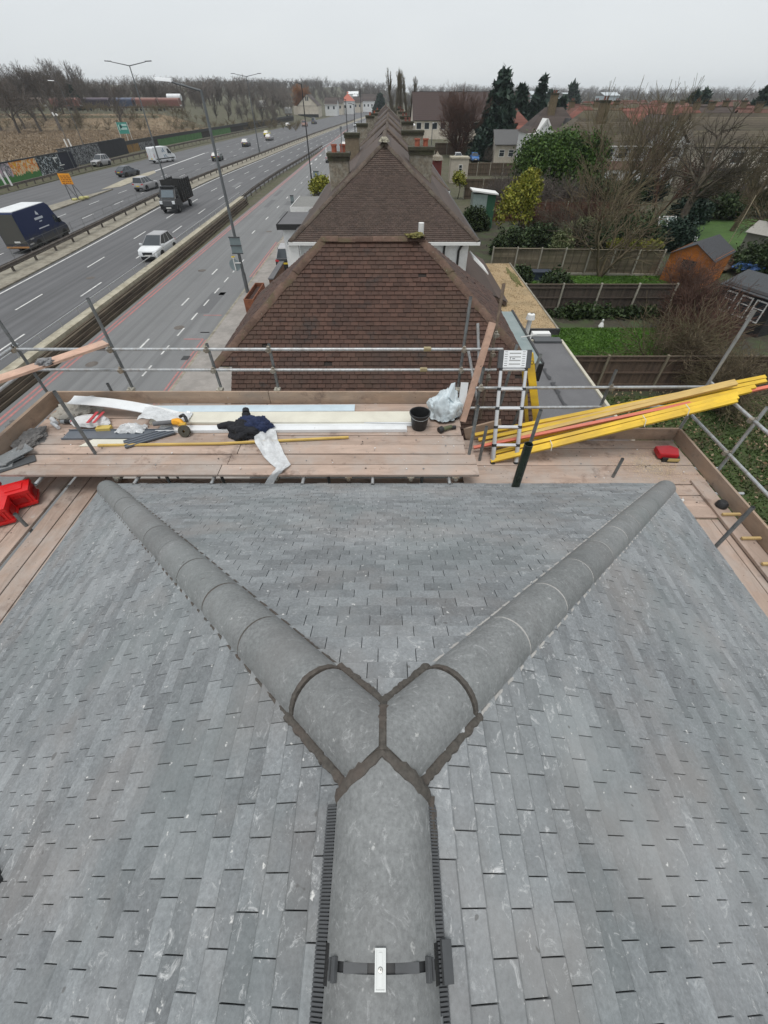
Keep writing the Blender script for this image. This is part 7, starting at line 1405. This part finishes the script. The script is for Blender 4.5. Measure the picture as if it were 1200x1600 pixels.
for k, (x, y, h, mt, st, lb, s_) in enumerate(((14.0, 18.9, 4.6, M_BARKM, 4, 'wide bare shrub with pale mossy stems over the brown fence', 330), (16.8, 21.6, 4.2, M_BARKR, 6, 'reddish twiggy shrub in front of the black summer house', 331), (18.4, 24.6, 4.2, M_BARKR, 5, 'reddish brown bare shrub below the orange shed', 332), (15.2, 16.4, 3.6, M_BARKM, 5, 'arching bare shrub beside the yellow batten ends', 333), (20.2, 17.6, 3.4, M_BARKM, 5, 'arching pale stemmed shrub at the right edge below the summer house', 334), (20.6, 30.5, 3.8, M_BARKR, 5, 'thin reddish shrub in front of the orange shed', 335), (17.8, 25.0, 3.6, M_BARKR, 6, 'brown twiggy shrub at the right end of the lower lawn', 336))):
    plant_tree('bare_shrub', lb, (x, y, 0), tree_mesh('shrub', s_, h, mt, 3, st, r=.055, tipk=1.5), rt.uniform(0, 6), 1.0, cat='shrub')
for k, (x, y, h, lb) in enumerate(((13.2, 58.8, 4.6, 'grey brown bare bush left of the bright evergreen bush'), (17.0, 58.6, 5.2, 'wide bare bush in front of the bright evergreen bush'), (21.0, 58.9, 4.8, 'bare bush below the right half of the evergreen bush'), (15.0, 62, 5.0, 'bare bush standing behind the red brown fence'))):
    plant_tree('bare_bush', lb, (x, y, 0), tree_mesh('shrub', 340+k % 2, 5, M_BARKG, 3, 7, r=.06, tipk=2.6), k*1.7, h/5, cat='shrub')
for k, (x, y, h, lb) in enumerate(((14.8, 47.8, 3.4, 'thin bare shrub right of the yellow green tree'), (16.8, 49.5, 4.0, 'bare shrub in front of the red brown fence'), (20.5, 50.5, 4.4, 'bare shrub at the right end of the red brown fence'), (23.5, 48, 3.6, 'bare shrub left of the cold frame'))):
    plant_tree('bare_bush', lb, (x, y, 0), tree_mesh('shrub', 344, 5, M_BARKR, 3, 5, r=.05, tipk=2.2), k*1.1, h/5, cat='shrub')
GS = 'shrubs and small trees in the gardens before the white houses'
VS = [tree_mesh('shrub', 350+k, 5, (M_BARKM, M_BARKR, M_BARKG)[k], 3, 6, r=.06, tipk=2.4) for k in range(3)]+[tree_mesh('spread', 356, 7, M_BARKM, 4, 1, tipk=1.6), tree_mesh('sparse', 357, 8, M_BARKM, 3, 3, tipk=1.8)]
for k in range(30):
    y = rt.uniform(59, 76); px = rt.uniform(900, 1240); p = yp(px, 250, y); plant_tree('garden_tree', 'bare garden shrub or small tree before the white houses on the right', (p.x, y, 0), VS[k % 5], rt.uniform(0, 6), rt.uniform(.5, .85), group=GS) if not (890 < px < 1070 and k % 4) else None
for k, (x, y, a, mt) in enumerate(((31, 66, 2.4, M_HEDGE), (36, 71, 3.0, M_LEAFD), (41, 65, 2.2, M_HEDGE), (45, 72, 2.6, M_HEDGE), (39.5, 58, 2.6, M_HEDGE), (34.5, 56, 2.0, M_LEAFD), (47, 60, 2.6, M_HEDGE), (28.5, 70, 2, M_HEDGE))):
    bushy('hedge', ('dark', 'blue green', 'dark', 'dark', 'broad dark', 'small blue green', 'large dark', 'narrow dark')[k]+' evergreen shrub before the white houses, '+('behind the evergreen bush', 'below the steep gables', 'left of the lawn', 'before the long roof', 'at the lawn edge', 'by the leaning tree', 'at the right edge', 'left of all')[k], (0, 0, 0), [((x, y, 1.0), (a, 1.4, 1.3)), ((x+a*.5, y, .8), (a*.6, 1.2, 1.0))], 5000, .2, mt, 80+k, 'hedge')
# larger trees beyond
p = yp(715, 240, 128); plant_tree('round_tree', 'large rounded reddish brown bare tree behind the parked cars', (p.x, 128, 0), tree_mesh('oval', 350, 14, M_BARKR, 4, 4, r=.2, tipk=1.8), .5, (.92, .92, 1.0))
p = yp(772, 230, 128); conifer('conifer', 'tallest dark conifer behind the parked blue hatchback', (p.x, 128, 0), yp(772, 106, 128).z, 6.3, 20000, .7, M_LEAFD, 60)
for k, (px, top, Y_, r, lb, ln) in enumerate(((806, 134, 150, 4.2, 'dark conifer right of the tallest conifer', 0), (832, 120, 165, 4.4, 'slim dark conifer leaning right beside the half timbered house', .05), (765, 190, 122, 4, 'low dark conifer at the foot of the tallest conifer', 0), (850, 142, 320, 9, 'hazy dark conifer in front of the white sheds', 0), (882, 132, 340, 11, 'broad hazy dark tree right of the white sheds', 0), (1164, 137, 190, 4, 'single dark conifer on the right skyline', .12), (1068, 145, 210, 6, 'dark conifers on the skyline behind the white gables', 0), (870, 155, 165, 4, 'dark green tree behind the half timbered house', 0), (133, 134, 286, 4, 'single dark conifer beside the freight wagons', 0), (594, 148, 420, 6, 'small dark conifer among the shops at the end of the road', 0), (1080, 140, 215, 5, 'dark skyline conifer right of its neighbour', .03))):
    p = yp(px, 200, Y_); z = terrain(p.x, Y_); conifer('conifer', lb, (p.x, Y_, z), yp(px, top, Y_).z-z, r, 6000, .75+Y_*.002, M_LEAFD, 61+k, lean=ln)
for k, (px, top, Y_) in enumerate(((617, 92, 262), (627, 98, 266), (640, 107, 270))):
    p = yp(px, 165, Y_); plant_tree('bare_poplar', ('tallest bare poplar of the group at the end of the terrace', 'middle bare poplar of the group at the end of the terrace', 'shortest bare poplar, standing right of the group')[k], (p.x, Y_, 0), tree_mesh('poplar', 360+k, 20, M_BARKM, 3, 2, r=.2, tipk=2.4), k, (.8, .8, yp(px, top, Y_).z/17.5), group=None)
for k, (px, top, Y_, mt, kd, lb) in enumerate(((950, 150, 150, M_BARKO, 'weep', 'bright orange brown willow above the brown roofs'), (915, 163, 145, M_BARKO, 'weep', 'second orange willow left of the brightest one'), (872, 200, 108, M_BARKO, 'shrub', 'small orange bush beside the half timbered gable'), (1040, 108, 78, M_BARKM, 'sparse', 'tall bare tree bent by the wind on the right skyline'), (1010, 128, 84, M_BARKM, 'sparse', 'bare upright tree left of the wind bent one'), (775, 225, 118, M_BARKG, 'shrub', 'grey bare thicket below the tallest conifer'), (476, 122, 432, M_BARKO, 'weep', 'pale orange willow behind the white gable house'), (1120, 190, 92, M_BARKM, 'sparse', 'bare tree before the long roof on the right'), (1180, 175, 100, M_BARKM, 'spread', 'bare tree at the right edge below the skyline'), (985, 175, 110, M_BARKM, 'sparse', 'thin bare tree among the brown roofs'))):
    p = yp(px, 200, Y_); z = terrain(p.x, Y_); h = yp(px, top, Y_).z-z; plant_tree('bare_tree', lb, (p.x, Y_, z), tree_mesh(kd, 370+k, 12, mt, 3 if kd == 'sparse' else 4, 3 if kd != 'spread' else 1, tipk=1.6 if Y_ < 200 else 3), k*.9, h/11.5, tilt=(0, R(10)) if px == 1040 else None)
# ---------------------------------------------------------------- houses beyond
def house(name, label, x0, x1, y0, y1, ez, rz, roofm, wallm, hipped=True, wins=(), chim=(), group=None, gable_y=False, zg=0.):
    t = thing(name, label, 'house', ((x0+x1)/2, (y0+y1)/2, zg), group); ym_, xm = (y0+y1)/2, (x0+x1)/2; k = (y1-y0)/2*(.9 if hipped else 0); o_ = .35; st = .32 if y0 < 120 else .8
    m = MB(); a, b, c, d = (x0-o_, y0-o_, ez), (x1+o_, y0-o_, ez), (x1+o_, y1+o_, ez), (x0-o_, y1+o_, ez)
    if gable_y:
        r0, r1 = (xm, y0-o_, rz), (xm, y1+o_, rz); course_slope(m, b, c, r0, r1, st); course_slope(m, d, a, r1, r0, st)
    else:
        r0, r1 = (x0-o_+k, ym_, rz), (x1+o_-k, ym_, rz); course_slope(m, a, b, r0, r1, st); course_slope(m, c, d, r1, r0, st)
        if hipped: course_slope(m, b, c, r1, r1, st); course_slope(m, d, a, r0, r0, st)
    m.build('roof', roofm, t); m = MB(); m.mm(x0, x1, y0, y1, zg-.5, ez)
    if gable_y: m.prism([(x0, y0, ez), (x1, y0, ez), (xm, y0, rz-.15)], (0, y1-y0, 0))
    elif not hipped: m.prism([(x0, y0, ez), (x0, y1, ez), (x0, ym_, rz-.15)], (x1-x0, 0, 0))
    m.build('wall', wallm, t)
    for (a, b, c, d) in wins: wframe(t, a, b, c, d, y0-.004, q=.1, bars=1 if y0 < 130 else 0)
    m = MB(); m.mm(x0-o_, x1+o_, y0-o_-.1, y0-o_, ez-.1, ez+.02); m.build('gutter', M_UPVC if wallm is M_RENDER else M_TRIM, t)
    for cx, cy, zt, n in chim: chimney(t, cx, cy, ez, zt, 1.3, .8, n, plain('dark_stock', (.13, .10, .06), .95, 0, .4, 6), pot=plain('sooty_pot', (.2, .08, .06), .9), ph=.4)
    return t
W4 = lambda x0, x1, z0, z1, n, w_=1.2: [(x0+(x1-x0)*(i+.5)/n-w_/2, x0+(x1-x0)*(i+.5)/n+w_/2, z0, z1) for i in range(n)]
t = house('semi_detached_house', 'pair of houses with dark mossy hipped roof and white upper windows behind the evergreen bush', 25.8, 38.8, 80, 89, 5.1, 8.7, M_BRNROOF, M_RENDER, True, W4(26, 38.4, 3.6, 4.9, 6, 1.5)+W4(26, 38, .8, 2.3, 4, 1.6), [(31.8, 83, 9.8, 2)])
course = MB(); course_slope(course, (25.6, 78.3, 2.55), (38.9, 78.3, 2.55), (25.6, 80, 3.4), (38.9, 80, 3.4), .3); course.build('lean_to_roof', plain('brown_band_tile', (.12, .07, .055), .9, 0, .2, 5), t); m = MB(); m.mm(25.8, 38.7, 78.5, 79.99, 0, 2.5); m.build('lean_to_wall', M_RENDER, t)
for a in W4(26, 38, .9, 2.2, 5, 1.3): wframe(t, *a, 78.496, q=.08)
t = house('gabled_house', 'white house with steep front gables behind the tangled trees', 40, 46, 83, 92, 5.2, 8.2, M_DARKROOF, M_RENDER, False, W4(40.1, 45.9, 3.5, 4.8, 3)+W4(40.1, 45.9, .8, 2.3, 3), gable_y=True)
house('gabled_house', 'second white gabled house right of the steep gabled one', 46.8, 51.5, 86, 94, 5.2, 8.2, M_DARKROOF, M_RENDER, False, W4(46.9, 51.4, 3.5, 4.8, 2), gable_y=True)
t = house('long_roofed_house', 'pale house with long dark brown roof at the right edge', 46.5, 78, 81, 90, 4.9, 8.4, M_BRNROOF, M_WALLC, False, W4(47, 77, 3.0, 4.4, 7, 1.8)+W4(47, 77, .6, 2.2, 7, 1.7)); m = MB(); m.mm(46.5, 58, 79.6, 80.9, 2.3, 2.5); m.build('canopy', M_DGREY, t)
t = house('half_timbered_house', 'white and black half timbered house behind the evergreen bush', 27.5, 37.5, 106, 114, 5.2, 8.7, M_DARKROOF, M_RENDER, True, W4(27.8, 37, 3.4, 4.8, 3), [(31.8, 109, 10.6, 2)])
for x, mt, in ((30.2, M_RENDER), (34.6, M_UPVC)):
    m = MB(); m.prism([(x-1.6, 104.8, 5.0), (x+1.6, 104.8, 5.0), (x, 104.8, 7.0)], (0, 3, 0)); m.mm(x-1.5, x+1.5, 104.9, 106, 0, 5.0); m.build('gable', M_RENDER, t)
    m = MB()
    for sx in (-1, 1): m.beam((x+sx*1.9, 104.7, 4.8), (x, 104.7, 7.2), .3, .12, (0, 1, 0)); m.beam((x+sx*1.9, 106.5, 4.85), (x, 106.5, 7.25), .1, 3.6, (0, 1, 0))
    m.build('barge_board', M_UPVC if x < 32 else M_TRIM, t)
    if x > 32:
        m = MB()
        for q in (-.8, -.3, .3, .8): m.mm(x+q-.08, x+q+.08, 104.74, 104.8, 5.0, 6.6-abs(q))
        m.mm(x-1.5, x+1.5, 104.74, 104.8, 4.9, 5.1); m.build('timber', M_TRIM, t)
    wframe(t, x-.9, x+.9, 3.3, 4.6, 104.896, q=.12)
house('red_roofed_house', 'house with bright red tiled roof left of the half timbered house', 26.5, 34.5, 128, 138, 4.6, 8.2, M_REDROOF, M_WALLC, True, W4(27, 34, 2.8, 4, 3)); house('grey_roofed_outbuilding', 'low grey roofed outbuilding in front of the red roofed house', 23.5, 28.5, 116, 123, 3.0, 5.2, plain('grey_roof', (.12, .12, .12), .9), M_WALLC, False, W4(24, 28, 1, 2.2, 2)); bpy.data.objects['grey_roofed_outbuilding']['category'] = 'outbuilding'
t = house('school_building', 'long dark brown roofed building behind the round reddish tree', 9, 48, 186, 206, 4.6, 11.2, plain('dark_purple_brown_roof', (.055, .036, .032), .9, 0, .2, 3), M_WALLC, False, W4(9.5, 47, 2.4, 4.1, 14, 1.7)); t['category'] = 'school'
t = thing('brick_outhouse', 'small white outhouse with dark window behind the back fence', 'outhouse', (13.6, 88, 0)); a = yp(716, 250, 88); m = MB(); m.mm(a.x-1.3, a.x+1.6, 86.6, 89, 0, 3.1); m.build('wall', M_WALLC, t); m = MB(); m.mm(a.x-1.4, a.x+1.7, 86.5, 89.1, 3.1, 3.3); m.build('roof', M_CONCL, t); wframe(t, a.x, a.x+.6, 1.2, 2.4, 86.596)
t = thing('brick_chimney', 'red brick chimney stack with domed cap behind the terrace', 'chimney', (8.5, 62, 0)); a = yp(682, 262, 62); m = MB(); m.mm(a.x-.55, a.x+.55, 61.5, 62.5, 0, yp(682, 250, 62).z); m.build('stack', plain('dark_red_brick', (.16, .04, .035), .9), t); m = MB(); m.lathe([(.75, 0), (.6, .35), (.2, .5), (0, .8)], (a.x, 62, yp(682, 250, 62).z), 12); m.build('cap', M_STOCK, t)
# far roofs in rows
rh = random.Random(31)
FR = [M_REDROOF, M_DARKROOF, M_BRNROOF, plain('faded_red_roof', (.2, .10, .08), .9, 0, .25, 4), plain('brown_red_roof', (.13, .065, .05), .9, 0, .25, 4)]
for row, (Y_, n, px0, px1) in enumerate(((118, 6, 905, 1230), (150, 9, 880, 1240), (185, 10, 860, 1240), (225, 11, 850, 1240), (275, 12, 860, 1240), (335, 13, 880, 1240))):
    for k in range(n):
        px = px0+(px1-px0)*(k+.5+rh.uniform(-.2, .2))/n; p = yp(px, 170, Y_); w_ = rh.uniform(9, 12); y = Y_+rh.uniform(-5, 5)
        rf = rh.choice(FR); wl = rh.choice((M_RENDER, M_WALLC, M_RENDER)); OR = ('leftmost', 'second', 'third', 'fourth', 'fifth', 'sixth', 'seventh', 'eighth', 'ninth', 'tenth', 'eleventh', 'twelfth', 'thirteenth')
        lb = '%s %s house with %s, in the %s row beyond the gardens' % (OR[k], 'white' if wl is M_RENDER else 'cream', {'red_roof': 'red roof', 'dark_roof': 'dark roof', 'mossy_brown_roof': 'mossy brown roof', 'faded_red_roof': 'faded red roof', 'brown_red_roof': 'brown red roof'}[rf.name], ('nearest', 'second', 'third', 'fourth', 'fifth', 'farthest')[row])
        house('distant_house', lb, p.x-w_/2, p.x+w_/2, y, y+8.5, 4.8, 8.2+rh.uniform(-.4, .5), rf, wl, rh.random() < .6, W4(p.x-w_/2+.5, p.x+w_/2-.5, 3.2, 4.5, 3), [(p.x+rh.uniform(-2, 2), y+4, 9.4, rh.choice((0, 2)))] if Y_ < 200 and rh.random() < .45 else (), 'distant houses beyond the gardens')
for k, (px0, px1, Y_, z1) in enumerate(((832, 868, 350, 8), (884, 905, 420, 7), (945, 968, 460, 9))):
    a, b = yp(px0, 150, Y_), yp(px1, 150, Y_); t = thing('warehouse', ('white industrial shed behind the hazy conifers', 'low white shed right of the hazy dark tree', 'long pale shed on the right horizon')[k], 'warehouse', (a.x, Y_, 0)); zt = yp(px0, (146, 148, 147)[k], Y_).z; m = MB(); m.mm(a.x, b.x, Y_, Y_+20, 0, zt-1); m.build('wall', plain('blue_white_wall', (.42, .47, .5), .7), t); m = MB(); m.prism([(a.x-.5, Y_-.5, zt-1), (b.x+.5, Y_-.5, zt-1), (b.x+.5, Y_+10, zt+.8), (a.x-.5, Y_+10, zt+.8)], (0, 0, .3)); m.build('roof', plain('pale_sheet_roof', (.46, .5, .52), .6), t)
# across the road, far left
t = house('gable_house', 'big white gable end house beside the far carriageway', -60.5, -46.5, 385, 405, 5.6, 11.0, M_DARKROOF, M_WALLC, False, (), gable_y=True); bpy.data.objects[t.name].children
m = MB(); m.mm(-54.6, -53.8, 384.9, 385, 8.0, 9.9); m.mm(-53.4, -52.6, 384.9, 385, 8.0, 9.9); m.build('attic_window', M_GLASS, t); m = MB(); m.mm(-60.5, -46.5, 384.6, 384.96, 0, 1.6); m.build('dark_plinth', M_TRIM, t)
m = MB(); m.mm(-63.5, -60.6, 386, 398, 0, 5.4); m.build('side_extension', M_WALLC, t)
for k, (px0, px1, Y_, ez, rz, rf, wl, lb) in enumerate(((508, 527, 415, 6, 9.5, M_DARKROOF, M_RENDER, 'white shop terrace behind the gable house'), (520, 536, 440, 6.5, 9.5, M_DARKROOF, M_WALLC, 'grey roofed shops next along the far road'), (534, 553, 455, 7.5, 12.5, plain('coral_roof', (.42, .13, .09), .9), M_RENDER, 'white house with coral red roof at the far road'), (552, 566, 500, 6.5, 10, M_DARKROOF, M_WALLC, 'dark roofed shops beyond the coral roof'), (566, 585, 520, 7, 11.5, M_DARKROOF, M_RENDER, 'white fronted shops with dark gables at the road end'), (584, 601, 560, 7, 11, M_DARKROOF, M_RENDER, 'farthest white fronted shops at the road end'))):
    a, b = yp(px0, 170, Y_), yp(px1, 170, Y_); z0 = terrain((a.x+b.x)/2, Y_); house('shop_terrace', lb, a.x, b.x, Y_, Y_+14, z0+ez, z0+rz, rf, wl, k in (2,), [w_ for w_ in W4(a.x+.5, b.x-.5, z0+3.4, z0+5.2, max(2, int((b.x-a.x)/3.5)), 1.5)], zg=z0)
for k, (px0, px1, py, Y_, lb) in enumerate(((543, 560, 147, 640, 'long white sheds on the wooded hillside'), (551, 558, 152, 620, 'white shed lower on the wooded hillside'))):
    a, b = yp(px0, py, Y_), yp(px1, py, Y_); m = MB(); m.mm(a.x, b.x, Y_, Y_+8, terrain(a.x, Y_), a.z); m.prism([(a.x, Y_-.2, a.z), (b.x, Y_-.2, a.z), (b.x, Y_+6, a.z+2), (a.x, Y_+6, a.z+2)], (0, 0, .2)); tag(m.build('white_shed', M_RENDER), lb, 'shed')
# ---------------------------------------------------------------- haze
m = MB(); m.mm(-3300, 3300, -260, 3300, -2, 60); hz = m.build('haze', [], loc=(0, 0, 0)); hm = bpy.data.materials.new('haze_air'); hm.use_nodes = True; q = hm.node_tree; q.nodes.clear()
oo = q.nodes.new('ShaderNodeOutputMaterial'); pv = q.nodes.new('ShaderNodeVolumePrincipled'); pv.inputs['Color'].default_value = (.86, .93, 1, 1); pv.inputs['Density'].default_value = .00017; pv.inputs['Anisotropy'].default_value = .2; q.links.new(pv.outputs[0], oo.inputs['Volume'])
hz.data.materials.append(hm); tag(hz, kind='stuff')
